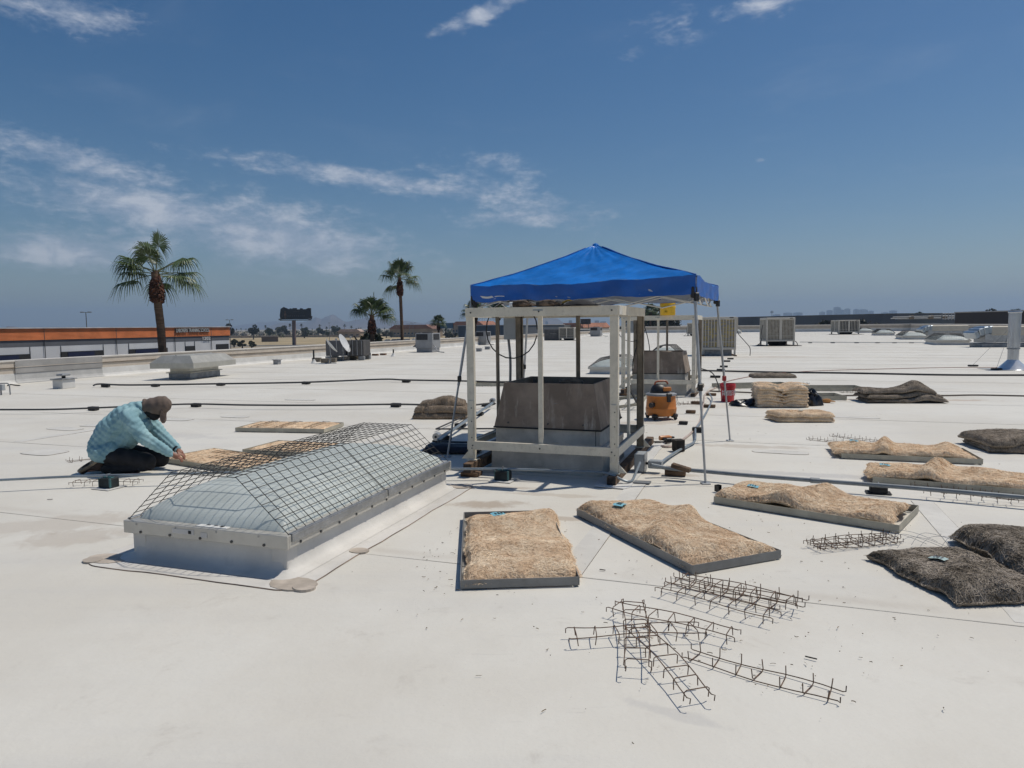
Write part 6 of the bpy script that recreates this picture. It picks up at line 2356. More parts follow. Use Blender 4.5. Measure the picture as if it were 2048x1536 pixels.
pm = blob_mesh('trousers', pant_ch, .011, m_pants, 5, pfolds)
for v_ in pm.vertices:
    v_.co.z = max(v_.co.z, .011)
put('trousers', pm, worker)
for sg, an_, to_ in ((-1, anL, toL), (1, anR, toR)):
    # boot lying on its toe, sole turned up to the rear
    bt = blob_mesh('boot', [([an_ + Vector((.02, 0, .015)), an_.lerp(to_, .5) + Vector((-.01, 0, .035)), to_ + Vector((-.02, 0, -.008))], [.052, .05, .036], .95), ([Jt(470, 1270, an_.y), Jt(380, 1300, an_.y)], [.04, .042], .95)], .009, m_boot_, 4)
    for v_ in bt.vertices:
        v_.co.z = max(v_.co.z, .011)
    bo = put('boot', bt, worker)
    A, B = Jt(455, 1195, an_.y), Jt(110, 1395, an_.y)
    ax = (B - A).normalized()
    nm = Vector((-ax.z, 0, ax.x)) * -1
    if nm.z < 0:
        nm = -nm
    nm = (nm + Vector((0, -.75, 0))).normalized()
    lat_ = ax.cross(nm)
    A, B = A + nm * .012 + Vector((0, -.02, 0)), B + nm * .012 + Vector((0, -.02, 0))
    vs, fs = [], []
    outline = []
    for k in range(18):
        t_ = k / 18 * 2 * math.pi
        q = .5 - .5 * math.cos(t_)
        w_ = .044 * (1 - .25 * math.sin(q * math.pi)) * (1 if 0 < k < 18 else 1)
        outline.append(A.lerp(B, q) + lat_ * w_ * math.sin(t_) * (1.25 - .25 * abs(math.cos(t_))))
    vs = [o_ - nm * .022 for o_ in outline] + [o_ + nm * .004 for o_ in outline]
    for v_ in vs:
        v_.z = max(v_.z, .0115)
    fs = [tuple(range(18))[::-1], tuple(range(18, 36))] + [(k, (k + 1) % 18, 18 + (k + 1) % 18, 18 + k) for k in range(18)]
    MB().add(vs, fs).build('sole', m_sole, bo, fix=True)
# neck gaiter and flapped cap
put('neck_gaiter', blob_mesh('neck_gaiter', [([Jt(1120, 395), Jt(1200, 400), Jt(1290, 410), Jt(1330, 440)], [.082, .074, .086, .076], .95), ([Jt(1290, 440), Jt(1300, 490)], [.078, .064], .95)], .008, m_gaiter, 4), worker)
cp = blob_mesh('cap', [([Jt(1330, 335), Jt(1450, 300)], [.112, .106], .93), ([Jt(1240, 330), Jt(1330, 330)], [.098, .11], .95), ([Jt(1180, 300), Jt(1190, 380)], [.05, .052], 1.7), ([Jt(1150, 215), Jt(1185, 300)], [.018, .035], 2.2)], .009, m_hat, 3,
               lambda co: np.sin(co[:, 0] * 70 + co[:, 1] * 40) * .002)
capo = put('cap', cp, worker)
# brim hanging down in front of the face
bm_ = MB()
ctr_ = Jt(1455, 410)


def brim(a, b):
    an_ = (a - .5) * 2.3
    yv = .098 * math.sin(an_)
    cx_ = .030 - .03 * (1 - math.cos(an_))
    L_ = .165 * (1 - .42 * abs(math.sin(an_ * .8)) ** 2)
    return (ctr_.x + cx_ * (1 - b) - .006 * b - .012 * math.sin(b * 3), yv * (1 - .12 * b), ctr_.z - L_ * b + .02)


bm_.grid(brim, 14, 6)
bmo = bm_.mesh('brim', m_hat, True)
br_ = put('brim', bmo, capo)
sol = br_.modifiers.new('thick', 'SOLIDIFY')
sol.thickness = .006
MB().tube([tuple(wrL.lerp(elL, .10) + Vector((0, 0, .0))), tuple(wrL.lerp(elL, -.02))], .041, 10).build('cuff', m_gaiter, worker) if False else None
MB().tube([tuple(wrR.lerp(elR, .13)), tuple(wrR.lerp(elR, .02))], .046, 12).build('cuff_band', m_gaiter, worker)

# a red rag by the knees
tag(MB().grid(lambda a, b: ((a - .5) * .16, (b - .5) * .07, .013 + .012 * abs(hnoise(a * 5, b * 4, 3))), 8, 5).build('red_rag', mat('red_cloth', (.30, .03, .04), .9), None, tuple(G(262, 950)), .1), 'small red rag lying by the knees of the worker', 'rag')

# ================================================================== PIPES, BLOCKS AND CABLES
m_emt = mat('emt_conduit', (.27, .31, .34), .42, .3, var=.1, scale=6)
m_pvc = mat('grey_conduit', (.22, .245, .265), .5, .2, var=.1, scale=6)
m_blkpipe = mat('dark_pipe', (.05, .05, .052), .55, var=.2, scale=4)


def line(name, label, cat, pts, r, m, n=8, smooth=True, k=5):
    P = [Vector(p) for p in pts]
    o = P[0].copy()
    o.z = 0
    Q = [p - o for p in (smoothpath(P, k) if smooth else P)]
    return tag(MB().tube(Q, r, n).build(name, m, None, o, smooth=True), label, cat)


def block(px, py, label, size=(.20, .10, .09), rz=None, m=None, group=None, z=.010, end=True):
    p = G(px, py)
    t = thing('support_block', label, 'block', (p.x, p.y + size[1] * .5, z), AXROT if rz is None else rz, group)
    MB().cbox((0, 0, size[2] / 2), size, .006).build('timber', m or m_timber, t)
    if end:
        MB().box((-size[0] / 2 - .0012, 0, size[2] / 2), (.002, size[1] - .012, size[2] - .012)).build('end_grain', m_tend, t)
    return t


# two dark pipes across the far roof
L1 = [(187, 771, .06), (200, 768, .09), (260, 770, .09), (440, 767.5, .09), (611, 764.5, .09), (762, 758.5, .09), (812, 760, .09), (930, 762, .09), (1010, 765, .09)]
line('dark_pipe', 'dark pipe on blocks farther across the roof below the hood vent', 'pipe', [G(a, b, z) for a, b, z in L1], .024, m_blkpipe, 6)
L2 = [(-60, 819, .09), (90, 819, .09), (184, 816, .09), (300, 811, .09), (390, 808, .09), (490, 810, .09), (640, 810.5, .09), (791, 808.5, .09), (860, 810, .09), (930, 811, .09), (985, 806, .09)]
line('dark_pipe', 'dark pipe on blocks passing behind the head of the worker', 'pipe', [G(a, b, z) for a, b, z in L2], .019, m_blkpipe, 6)
for (a, b) in ((209, 775), (309, 774), (440, 772), (611, 769), (812, 765.5)):
    block(a, b, 'dark timber block under the farther dark pipe', (.24, .12, .075), group='blocks under the farther dark pipe', m=m_rubber, end=False)
for (a, b) in ((184, 822), (390, 815), (791, 815)):
    block(a, b, 'dark timber block under the dark pipe behind the worker', (.20, .11, .075), group='blocks under the pipe behind the worker', m=m_rubber, end=False)

# conduit in front of the worker and on to the cooler stand
z_ = .125
L3 = [(-60, 962, z_), (0, 960, z_), (120, 954, z_), (213, 951, z_), (300, 949, z_), (420, 946, z_), (640, 941, z_), (900, 938, z_), (1006, 938, z_), (1110, 941, z_), (1195, 944, z_), (1222, 949, .11), (1245, 960, .05), (1258, 963, .03), (1266, 958, .03), (1280, 925, .14)]
line('emt_conduit', 'thin steel conduit running past the skylight and in front of the cooler stand', 'conduit', [G(a, b, z) for a, b, z in L3], .0135, m_emt, 8, k=4)
m_tealb = mat('recycled_block', (.02, .03, .032), .8, var=.3, scale=9)


def strut_support(px, py, label):
    p = G(px, py)
    t = thing('pipe_support', label, 'pipe support', (p.x, p.y + .06, .008), AXROT)
    MB().slab([(-.13, -.11), (.12, -.12), (.13, .11), (-.12, .12)], 0, .004).build('pad', m_flash, t)
    MB().cbox((0, 0, .054), (.16, .12, .10), .008).build('block', m_tealb, t)
    MB().cbox((0, 0, .107), (.12, .042, .014), .003).build('strut', m_teal, t)
    for s_ in (-1, 1):
        MB().cbox((s_ * .0735, -.05, .06), (.016, .024, .096), .004).build('edge_strip', m_teal, t)
    MB().tube([(0, -.02, .112), (0, -.02, .145), (0, .02, .145), (0, .02, .112)], .005, 5).build('clamp', m_galv, t)
    return t


strut_support(212, 979, 'dark pipe support with teal edges in front of the worker boots')
strut_support(1006, 964, 'dark pipe support with teal edges in front of the cooler stand')
# right hand conduit
z_ = .10
L4 = [(1302, 930, .14), (1340, 937, z_), (1400, 942, z_), (1500, 951, z_), (1630, 961, z_), (1763, 971, z_), (1900, 982, z_), (2048, 995, z_), (2200, 1009, z_)]
line('grey_conduit', 'grey conduit running right from the junction box past the straw pads', 'conduit', [G(a, b, z) for a, b, z in L4], .021, m_pvc, 8)
p = G(1630, 961, z_)
tag(MB().tube([(-.04, .013, 0), (.04, -.013, 0)], .028, 10).build('pipe_coupling', m_pvc, None, p), 'coupling sleeve midway along the grey conduit', 'coupling')
p = G(1763, 990)
t = thing('pipe_support', 'black rubber pipe support under the grey conduit', 'pipe support', (p.x, p.y + .06, .009), AXROT)
MB().cbox((0, 0, .035), (.15, .12, .07), .01).build('block', m_rubber, t)
MB().cbox((0, 0, .003), (.22, .14, .006), .002).build('base_plate', m_rubber, t)
MB().tube([(0, -.027, .07), (0, -.02, .096), (0, .02, .096), (0, .027, .07)], .005, 5).build('clamp', m_galv, t)
# junction boxes
p = G(1282, 930, .0)
t = thing('junction_box', 'larger grey junction box on the right timber of the cooler stand', 'junction box', G(1281, 935, .05), AXROT)
MB().cbox((0, .0, .07), (.11, .20, .20), .006).build('box', m_boxp, t)
MB().cbox((.058, 0, .07), (.006, .21, .21), .003).build('cover', m_galv, t)
t = thing('junction_box', 'small grey conduit box between the cooler stand and the timber offcuts', 'junction box', G(1311, 937, .05), AXROT - .1)
MB().cbox((0, 0, .05), (.15, .10, .09), .008).build('box', m_boxp, t)
MB().tube([(-.075, 0, .05), (-.14, .01, .055)], .016, 8).build('nipple', m_blk, t)
MB().cbox((0, -.052, .05), (.13, .004, .075), .002).build('cover', m_boxp, t)
# bent flexible conduit to the second stand
L5 = [(1319, 927, .06), (1345, 908, .05), (1372, 893, .04), (1388, 884, .04), (1391, 872, .05), (1391, 858, .06), (1400, 846, .05), (1412, 826, .05), (1421, 808, .05), (1424, 797, .06), (1418, 786, .10)]
line('bent_conduit', 'bent steel conduit curving from the junction box towards the second stand', 'conduit', [G(a, b, z) for a, b, z in L5], .016, m_emt, 7)
L6 = [(1322, 892, .02), (1340, 893, .02), (1355, 886, .02), (1380, 868, .02), (1394, 852, .02), (1402, 836, .02), (1405, 818, .02), (1408, 800, .02), (1412, 786, .02), (1432, 775, .02), (1446, 765, .02), (1500, 753, .02), (1560, 746, .02), (1650, 741, .02), (1760, 738, .02), (1900, 735, .02), (2060, 735, .02)]
line('extension_cord', 'thin reddish extension cord curving past the bucket and away to the flue', 'cord', [G(a, b, z) for a, b, z in L6[9:]], .010, mat('red_cord', (.26, .10, .07), .7), 5)
line('garden_hose', 'pinkish white hose curving past the orange tool to the second stand', 'hose', [G(a, b, z) for a, b, z in L6[:10]], .016, mat('pale_hose', (.52, .42, .37), .6, var=.1), 6)
line('dark_pipe', 'dark pipe across the roof behind the single flattened grey pad', 'pipe', [G(a, b, .03) for a, b in ((1395, 741), (1450, 742), (1540, 744), (1620, 745), (1700, 746), (1850, 749), (1950, 750), (2100, 750))], .030, m_blkpipe, 6)
line('dark_pipe', 'dark hose on the roof running from the new pad stack to the right', 'hose', [G(a, b, .02) for a, b in ((1420, 782), (1500, 785), (1640, 791), (1760, 790), (1880, 791), (1960, 790), (2100, 793))], .017, mat('brown_hose', (.13, .10, .08), .7), 6)
line('branch_pipe', 'pale branch pipe with dark props far across the roof right of the louvered cooler', 'pipe', [G(a, b, .05) for a, b in ((1600, 684), (1690, 684.5), (1780, 685), (1900, 685), (1990, 686))], .022, m_emt, 5)
for a in (1621, 1666, 1714, 1756, 1790, 1824, 1858):
    block(a, 686.5, 'small dark prop under the far pale branch pipe', (.30, .14, .05), group='props under the branch pipe', m=m_rubber, end=False)
# timber offcuts round the right side of the canopy
block(1353, 954, 'short timber block holding up the grey conduit end', (.22, .10, .09), AXROT + .05)
p = G(1362, 941, .11)
t = thing('timber_offcut', 'split timber offcut leaning on top of the conduit block', 'timber', (p.x, p.y, .105), AXROT - .15)
MB().cbox((0, 0, .035), (.20, .08, .045), .005, ry=.22).build('timber', m_timber, t)
block(1359, 905, 'dark tilted timber block near the white hose', (.13, .13, .15), AXROT + .5, m=m_tend, end=False)
block(1397, 866, 'dark block holding the bent conduit by the canopy leg', (.16, .10, .07), m=m_rubber, end=False)
block(1383, 828, 'weathered timber block with a wire loop behind the canopy leg', (.17, .10, .055))
block(1368, 850, 'dark timber stub beside the vacuum wheel', (.14, .09, .045), m=m_rubber, end=False)
block(1421, 816, 'timber block under the bent conduit near the bucket', (.22, .12, .05))
block(1424, 792, 'timber block at the far end of the bent conduit', (.22, .12, .05))
block(1394, 809, 'reddish timber stub behind the canopy slider', (.2, .12, .05))
for (a, b) in ((1443, 742), (1449, 735), (1455, 724), (1462, 719)):
    block(a, b, 'small dark block in the line leading to the yellow padded cooler', (.28, .16, .06), group='blocks leading to the yellow padded cooler', m=m_rubber, end=False)
block(1432, 756, 'dark timber block near the base of the second stand', (.3, .14, .06), m=m_rubber, end=False)
p = G(1437, 985)
t = thing('black_bracket', 'small black bent bracket beside the humped straw pad', 'bracket', (p.x, p.y, .010), .5)
MB().cbox((-.02, 0, .032), (.006, .05, .064), .002).cbox((.025, .01, .032), (.006, .05, .064), .002).cbox((0, .03, .032), (.05, .006, .064), .002).build('plate', m_blk, t)
tag(MB().slab([(-.09, -.05), (.08, -.055), (.10, .04), (-.07, .055)], .0, .012).build('grey_slate', mat('grey_flat', (.2, .21, .22), .6), None, (*G(1283, 967)[:2], .009), -.2), 'flat grey scrap of sheet by the front timber', 'scrap')
# pipework left of the nearer stand
line('strut_channel', 'angled steel strut between conduit hubs left of the cooler stand', 'strut', [G(876, 880, .10), G(985, 806, .12)], .022, m_emt, 6, False)
line('steel_rod', 'thin dark rod lying on the left of the strut', 'rod', [G(872, 877, .03), G(905, 857, .03), G(935, 835, .03), G(990, 806, .03)], .008, m_blkpipe, 5, False)
line('steel_rod', 'second thin rod folded to a point left of the cooler stand', 'rod', [G(930, 832, .05), G(872, 858, .05), G(1000, 857, .05)], .013, m_blkpipe, 5, False)
line('black_pipe', 'short black pipe from the hub to the cooler stand post', 'pipe', [G(876, 881, .09), G(900, 884, .09), G(960, 885, .09)], .015, m_blkpipe, 6)
for (a, b, lb) in ((874, 886, 'round grey conduit hub at the near end of the angled strut'), (985, 810, 'round grey conduit hub at the far end of the angled strut')):
    p = G(a, b)
    t = thing('conduit_hub', lb, 'conduit hub', (p.x, p.y + .04, .012), AXROT)
    MB().tube([(0, -.05, .075), (0, .05, .075)], .055, 10).build('drum', m_galv, t)
    MB().tube([(0, -.056, .075), (0, -.05, .075)], .018, 8).build('knockout', m_dark, t)
    MB().cbox((0, 0, .012), (.12, .10, .024), .004).build('foot', m_rubber, t)
for (a, b) in ((890, 880), (920, 854), (957, 830), (972, 812)):
    block(a, b + 2, 'dark rubber block under the angled strut', (.17, .10, .06), group='blocks under the angled strut', m=m_rubber, end=False)
t = thing('black_bundle', 'dark folded tarp on the shaded roof left of the stand post', 'tarp', (*G(905, 905)[:2], .009), -.1)
MB().add(*pad_mesh(.75, .36, .07, .05, [(.3, .2, .02, 0)], 120, 24, 12, .01)).build('cloth', mat('navy_tarp', (.012, .014, .03), .7, var=.3, scale=6), t, smooth=70)

# tools near the nearer stand
p = G(1332, 884)
t = thing('cordless_drill', 'orange and black cordless drill lying on the roof by the rear timber', 'drill', (p.x, p.y, .010), .3)
MB().tube([(-.10, 0, .05), (.05, 0, .05), (.09, 0, .05)], [.034, .034, .016], 10).build('body', m_ov, t, smooth=True)
MB().tube([(.08, 0, .05), (.13, 0, .05)], [.02, .012], 8).build('chuck', m_blk, t)
MB().cbox((-.05, -.07, .04), (.05, .13, .045), .012).build('handle', m_blk, t)
MB().cbox((-.05, -.15, .04), (.09, .06, .07), .01).build('battery', m_blk, t)
p = G(1322, 886)
t = thing('black_pliers', 'black pliers lying beside the cordless drill', 'pliers', (p.x, p.y - .05, .010), .1)
for s_ in (-1, 1):
    MB().tube(smoothpath([(-.11, s_ * .03, .015), (-.05, s_ * .022, .015), (0, 0, .015), (.05, -s_ * .008, .015)], 4), .009, 6).build('arm', m_blk, t)
# tipped empty tray beside the vacuum
p = G(1250, 822)
t2 = pad_frame('', p + Vector((.1, .4, .10)), R(-25), .75, .62, .06, 'empty pad tray propped up just left of the vacuum', m_frame)
t2.rotation_euler = (R(12), R(-10), R(-25))
MB().tube([(.30, -.2, -.10), (.1, .1, .25)], .025, 6).build('prop', m_blk, t2)
# empty trays in the distance
for (a, b, L_, rz, lb) in ((1515, 777, 1.9, 6, 'long empty pad tray lying between the bucket and the pad stack'), (1668, 783, 1.5, -8, 'empty pad tray lying behind the right black bag'), (1652, 801, .9, -6, 'short empty pad tray lying right of the black bag'), (985, 773, 1.0, -5, 'empty pad tray on the far roof seen through the nearer cooler stand')):
    p = G(a, b)
    pad_frame('', p + Vector((0, .35, 0)), R(rz), L_, .75, .085, lb, m_frame)
for (a, b, lb, rz) in ((1590, 768, 'brown wire rack bundle lying behind the pad stack', -.3), (1712, 786, 'small wire rack lying by the empty tray', -.1)):
    p = G(a, b)
    rack(p + Vector((0, 0, .012)), rz, lb)
# black bags
m_bag = mat('black_bag', (.013, .014, .02), .28, var=.3, scale=5, bump=.5, bscale=14)


def bag(loc, rz, sx, sy, sz, label, seed, spikes=()):
    t = thing('black_bag', label, 'bag', loc, rz)

    def f_(a, b):
        th, ph = a * 2 * math.pi, b * math.pi / 2
        r_ = 1 + .22 * hnoise(math.cos(th) * 3, math.sin(th) * 3 + b * 3, seed) + .08 * hnoise(th * 5, b * 6, seed + 3)
        z = math.sin(ph) ** .8 * sz * (1 + .3 * hnoise(math.cos(th) * 2.2, math.sin(th) * 2, seed + 5))
        x, y = math.cos(th) * math.cos(ph) * sx * r_, math.sin(th) * math.cos(ph) * sy * r_
        for (sa, sw, sh) in spikes:
            d_ = math.atan2(math.sin(th - sa), math.cos(th - sa))
            z += sh * math.exp(-(d_ / sw) ** 2) * math.exp(-((b - .45) / .3) ** 2)
        return (x, y, max(z, .0) + .012)
    MB().grid(f_, 48, 14).build('plastic', m_bag, t, smooth=50)
    return t


bag(G(1496, 813) + Vector((0, .15, 0)), -.05, .30, .20, .10, 'flat crumpled black plastic bag left of the pad stack', 3, ((3.6, .3, .06), (5.2, .25, .07), (.4, .25, .06)))
b2 = bag(G(1626, 812) + Vector((0, .12, 0)), 0, .23, .17, .27, 'upright black plastic bag leaning on the right of the pad stack', 6, ((3.7, .3, .10), (2.6, .25, .08)))
MB().tube(smoothpath([(-.20, -.08, .34), (-.05, -.1, .28), (.1, -.1, .2)], 4), [.02] * 9, 6).build('tie', m_bag, b2)
p = G(1655, 806)
t = thing('work_glove', 'orange leather work glove beside the upright black bag', 'glove', (p.x, p.y, .012), -.1)
gl = MB()
gl.tube(smoothpath([(-.10, 0, .03), (-.03, 0, .035), (.05, 0, .03)], 4), [.035, .037, .04, .042, .045, .045, .044, .042, .04], 8)
for k in range(4):
    gl.tube([(.04, -.036 + .024 * k, .03), (.10, -.042 + .028 * k, .028), (.14, -.045 + .03 * k, .016)], [.014, .013, .009], 6)
gl.tube([(-.02, .035, .03), (.02, .07, .03), (.06, .085, .018)], [.016, .014, .01], 6)
gl.build('leather', mat('orange_leather', (.55, .26, .08), .8, var=.2), t, smooth=True)

# ================================================================== ROOF PLANT
# hooded ventilator on the left
p = G(380, 759)
t = thing('hood_vent', 'low galvanised hood vent with chamfered ends near the left parapet', 'roof vent', (p.x, p.y, .0), R(-9))
m_hood = mat('hood_metal', (.52, .50, .44), .42, .45, var=.08, scale=3, grime=.1)
MB().cbox((-.36, .85, .11), (.78, 1.76, .20), .01).build('curb', m_galv2, t)
MB().cbox((-.36, .85, .225), (.90, 1.88, .03), .006).build('curb_flange', m_hood, t)
MB().cbox((-.36, .85, .31), (.72, 1.68, .16), .01).build('throat', m_hood, t)
hv_ = []
for (sx, sy, z) in ((.78, 1.26, .385), (.78, 1.26, .56), (.52, 1.02, .80)):
    hv_ += [(-.36 - sx, .85 - sy, z), (-.36 + sx, .85 - sy, z), (-.36 + sx, .85 + sy, z), (-.36 - sx, .85 + sy, z)]
hf_ = [(0, 3, 2, 1)] + [(k * 4 + i, k * 4 + (i + 1) % 4, (k + 1) * 4 + (i + 1) % 4, (k + 1) * 4 + i) for k in range(2) for i in range(4)] + [(8, 9, 10, 11)]
ho_ = MB().add(hv_, hf_).build('hood', m_hood, t)
MB().tube([(-.36, -.16, .80), (-.36, 1.86, .80)], .03, 6).build('ridge_seam', m_hood, ho_)
# small curb vent
p = G(117, 778)
t = thing('curb_vent', 'small white curb vent with a tin cap near the parapet', 'roof vent', (p.x, p.y, 0), R(-12))
MB().cbox((-.05, .25, .13), (.34, .46, .26), .012).build('curb', m_flash, t)
MB().cbox((-.05, .25, .275), (.42, .54, .03), .006).build('lid', m_galv2, t)
MB().tube([(-.05, .25, .29), (-.05, .25, .36)], .05, 8).build('stack', m_dark, t)
MB().cbox((-.05, .25, .39), (.22, .3, .06), .015).build('cap', m_galv, t)
# electrical box at the left edge
p = G(4, 790)
t = thing('electric_box', 'small grey electric box with a bent conduit at the left edge of the roof', 'electric box', (p.x, p.y, 0))
MB().cbox((-.02, 0, .20), (.16, .12, .16), .008).build('box', m_boxp, t)
MB().tube([(-.02, 0, 0), (-.02, 0, .14)], .02, 6).build('leg', m_galv2, t)
MB().tube(smoothpath([(-.3, .1, .28), (0, .1, .30), (.14, .08, .27), (.18, .05, .1), (.18, .05, 0)], 5), .016, 6).build('conduit', m_galv2, t)
line('bent_pipe', 'short bent black pipe on the roof at the foot of the left parapet', 'pipe', [G(15, 771, .02), G(22, 769, .05), G(28, 770, .03), G(40, 771, .015)], .02, m_blkpipe, 6)

# grey air conditioner with satellite dishes
m_ac = mat('ac_grey', (.135, .135, .145), .6, .1, var=.1, scale=2, grime=.12)
m_acl = mat('ac_light', (.32, .325, .335), .55, .1, var=.08, scale=2, grime=.1)
m_coil = mat('ac_coil', (.05, .05, .055), .7, .3, var=.2, scale=20)
p = G(668, 722)
t = thing('air_conditioner', 'dark grey double cabinet air conditioner behind two satellite dishes', 'air conditioner', (p.x, p.y + .5, 0), AXROT * .5)
MB().cbox((-.05, .5, .62), (1.05, .95, .78), .015).build('cabinet', m_ac, t)
MB().cbox((.98, .55, .62), (.90, .95, .80), .015).build('cabinet', mat('ac_dark', (.085, .08, .078), .65, .1, var=.15, scale=3), t)
for x in (.62, .86, 1.1, 1.34):
    MB().box((x, .068, .62), (.03, .012, .74)).build('rib', m_acl, t)
MB().cbox((.35, .018, .55), (.10, .012, .16), .004).build('access_panel', m_galv2, t)
for (x, y) in ((-.45, .1), (-.45, .9), (1.3, .15), (1.3, .95), (.4, .15)):
    MB().cbox((x, y, .115), (.3, .2, .19), .01).build('stand', m_galv2, t)
m_cblock = mat('concrete_block', (.26, .225, .18), .95, var=.2, scale=6)
for (px, py, w) in ((632, 724, .42), (650, 726, .42), (665, 725, .30), (690, 721, .42), (703, 720, .4), (716, 718.5, .3), (678, 722, .3)):
    q = G(px, py)
    tt = thing('concrete_block', 'grey brown concrete block weighing down a dish mount', 'block', (q.x, q.y, .010), AXROT * .5, 'concrete blocks round the dishes')
    MB().cbox((0, .1, .10), (w, .2, .20), .01).build('block', m_cblock, tt)
m_dish = mat('dish_white', (.62, .63, .63), .45, var=.04)


def dish(loc, rz, tilt, rad, label):
    t = thing('satellite_dish', label, 'satellite dish', loc, rz)
    M_ = Matrix.Rotation(tilt, 4, 'Y')
    prof = [(rad * k / 8, .22 * rad * (k / 8) ** 2) for k in range(9)]
    vs, fs = [], []
    for (r_, z) in prof + [(r_ * 1.0, z - .012) for r_, z in prof[::-1]]:
        for k in range(22):
            a = 2 * math.pi * k / 22
            v_ = M_ @ Vector((r_ * math.cos(a), r_ * math.sin(a) * .9, z))
            vs.append((v_.x, v_.y, v_.z + .80))
    n_ = len(prof) * 2
    for i in range(n_ - 1):
        for k in range(22):
            fs.append((i * 22 + k, i * 22 + (k + 1) % 22, (i + 1) * 22 + (k + 1) % 22, (i + 1) * 22 + k))
    MB().add(vs, fs).build('reflector', m_dish, t, smooth=True)
    MB().tube([(0, 0, 0), (0, 0, .45), tuple(M_ @ Vector((0, 0, -.02)) + Vector((0, 0, .80)))], .022, 7).build('mast', m_galv2, t)
    tip = M_ @ Vector((-rad * .2, 0, rad * 1.05)) + Vector((0, 0, .80))
    base = M_ @ Vector((rad * .95, 0, .2 * rad)) + Vector((0, 0, .80))
    MB().tube([tuple(base), tuple(tip)], .013, 6).build('feed_arm', m_galv2, t)
    MB().cbox(tuple(tip), (.09, .07, .09), .015).build('receiver', m_acl, t)
    MB().cbox((0, 0, .012), (.5, .4, .02), .004).build('foot_frame', m_galv2, t)
    for a in (2.2, 4.1):
        MB().tube([(.22 * math.cos(a), .22 * math.sin(a), .02), (0, 0, .4)], .012, 5).build('brace', m_galv2, t)
    return t


q = G(655, 727)
dish((q.x + .15, q.y, .0), .35, R(52), .40, 'white satellite dish facing right with dark marks on its face')
q = G(697, 722)
dish((q.x - .25, q.y, .0), -.15, R(62), .48, 'white satellite dish seen edge on leaning against the grey cabinets').scale = (1, 1, 1.06)
line('conduit_hoop', 'bent black conduit hoop beside the grey air conditioner', 'conduit', [G(722, 710, .25), G(732, 706, .35), G(738, 705, .32), G(739, 712, .1), G(739, 716, .0)], .022, m_blkpipe, 6)
line('conduit_hoop', 'second lower conduit hoop beside the grey air conditioner', 'conduit', [G(726, 715, .0), G(731, 709, .2), G(736, 706, .32), G(741, 706, .2), G(741, 717, .0)], .018, m_blkpipe, 6)
for (a, b) in ((734, 713), (750, 711.5), (766, 710.5)):
    block(a, b, 'rusty brick on the roof right of the dishes', (.36, .18, .10), group='bricks right of the dishes', m=mat('rusty_brick', (.20, .11, .07), .9, var=.3, scale=8), end=False)


def vent_pipe(px, py, h, label):
    q = G(px, py)
    t = thing('vent_pipe', label, 'vent pipe', (q.x, q.y, 0.005))
    MB().lathe([(.16, 0), (.13, .03), (.06, .16), (.05, .2)], 12).build('flashing', m_flash, t, smooth=True)
    MB().tube([(0, 0, .15), (0, 0, h)], .04, 8).build('pipe', m_rubber, t)
    return t


vent_pipe(628, 727, .62, 'vent pipe with white boot beside the concrete blocks')
vent_pipe(787, 713, .40, 'vent pipe with white boot between the two air conditioners')
vent_pipe(930, 697, .5, 'thin vent pipe near the small air conditioner and stand post')
t = thing('curb_vent', 'tiny grey curb vent on the open roof left of the dishes', 'roof vent', G(551, 729), AXROT)
MB().cbox((0, .12, .10), (.26, .24, .2), .01).build('curb', m_acl, t)
MB().cbox((0, .12, .215), (.34, .32, .03), .006).build('lid', m_acl, t)
for i, (a, b, lb) in enumerate(((957, 703, 'tiny curb vent just right of the nearer stand left post'), (974, 699, 'tiny curb vent by the stand left side bar'))):
    t = thing('curb_vent', lb, 'roof vent', G(a, b), AXROT)
    MB().cbox((0, .12, .10), (.34, .24, .2), .01).build('curb', m_acl, t)
    MB().cbox((0, .12, .215), (.40, .32, .03), .006).build('lid', m_flash, t)


def ac_unit(px, py, w, h, label):
    q = G(px, py)
    t = thing('air_conditioner', label, 'air conditioner', (q.x, q.y, 0), AXROT)
    MB().cbox((0, w * .5, .14), (w * .92, w * .9, .26), .01).build('curb', m_acl, t)
    MB().cbox((0, w * .5, .27 + (h - .27) / 2), (w, w, h - .27), .015).build('cabinet', m_acl, t)
    MB().box((-w * .10, -.006, h * .80), (w * .66, .02, h * .30)).build('coil', m_coil, t)
    MB().box((w * .5 + .006, w * .5, h * .80), (.02, w * .7, h * .30)).build('coil', m_coil, t)
    MB().lathe([(w * .30, 0), (w * .32, .03), (w * .28, .05)], 16, (0, w * .5, h)).build('fan_guard', m_coil, t)
    MB().add([(-w * .5, .1, h * .45), (-w * .72, .1, h * .28), (-w * .72, w * .8, h * .28), (-w * .5, w * .8, h * .45), (-w * .5, .1, h * .28), (-w * .5, w * .8, h * .28)], [(0, 3, 2, 1), (0, 1, 4), (3, 5, 2), (1, 2, 5, 4)]).build('intake_hood', m_ac, t)
    MB().tube(smoothpath([(w * .5, .2, .5), (w * .7, .0, .3), (w * .9, -.2, .08), (w * 1.3, -.3, .03)], 4), .03, 6).build('drain_pipe', m_acl, t)
    return t


ac_unit(848, 705, 1.22, 1.25, 'grey rooftop air conditioner with dark coil openings beside the thin palm')
ac_unit(962, 690, 1.05, 1.2, 'small grey rooftop air conditioner between the stand posts')
ac_unit(1190, 673, 1.5, 1.35, 'dark rooftop unit far off just left of the second stand')
# duct elbows at the right
m_duct = mat('duct_metal', (.50, .46, .39), .6, .2, var=.06, scale=1, grime=.08)
m_ductg = mat('gored_duct', (.42, .47, .52), .28, .8, var=.1, scale=2)


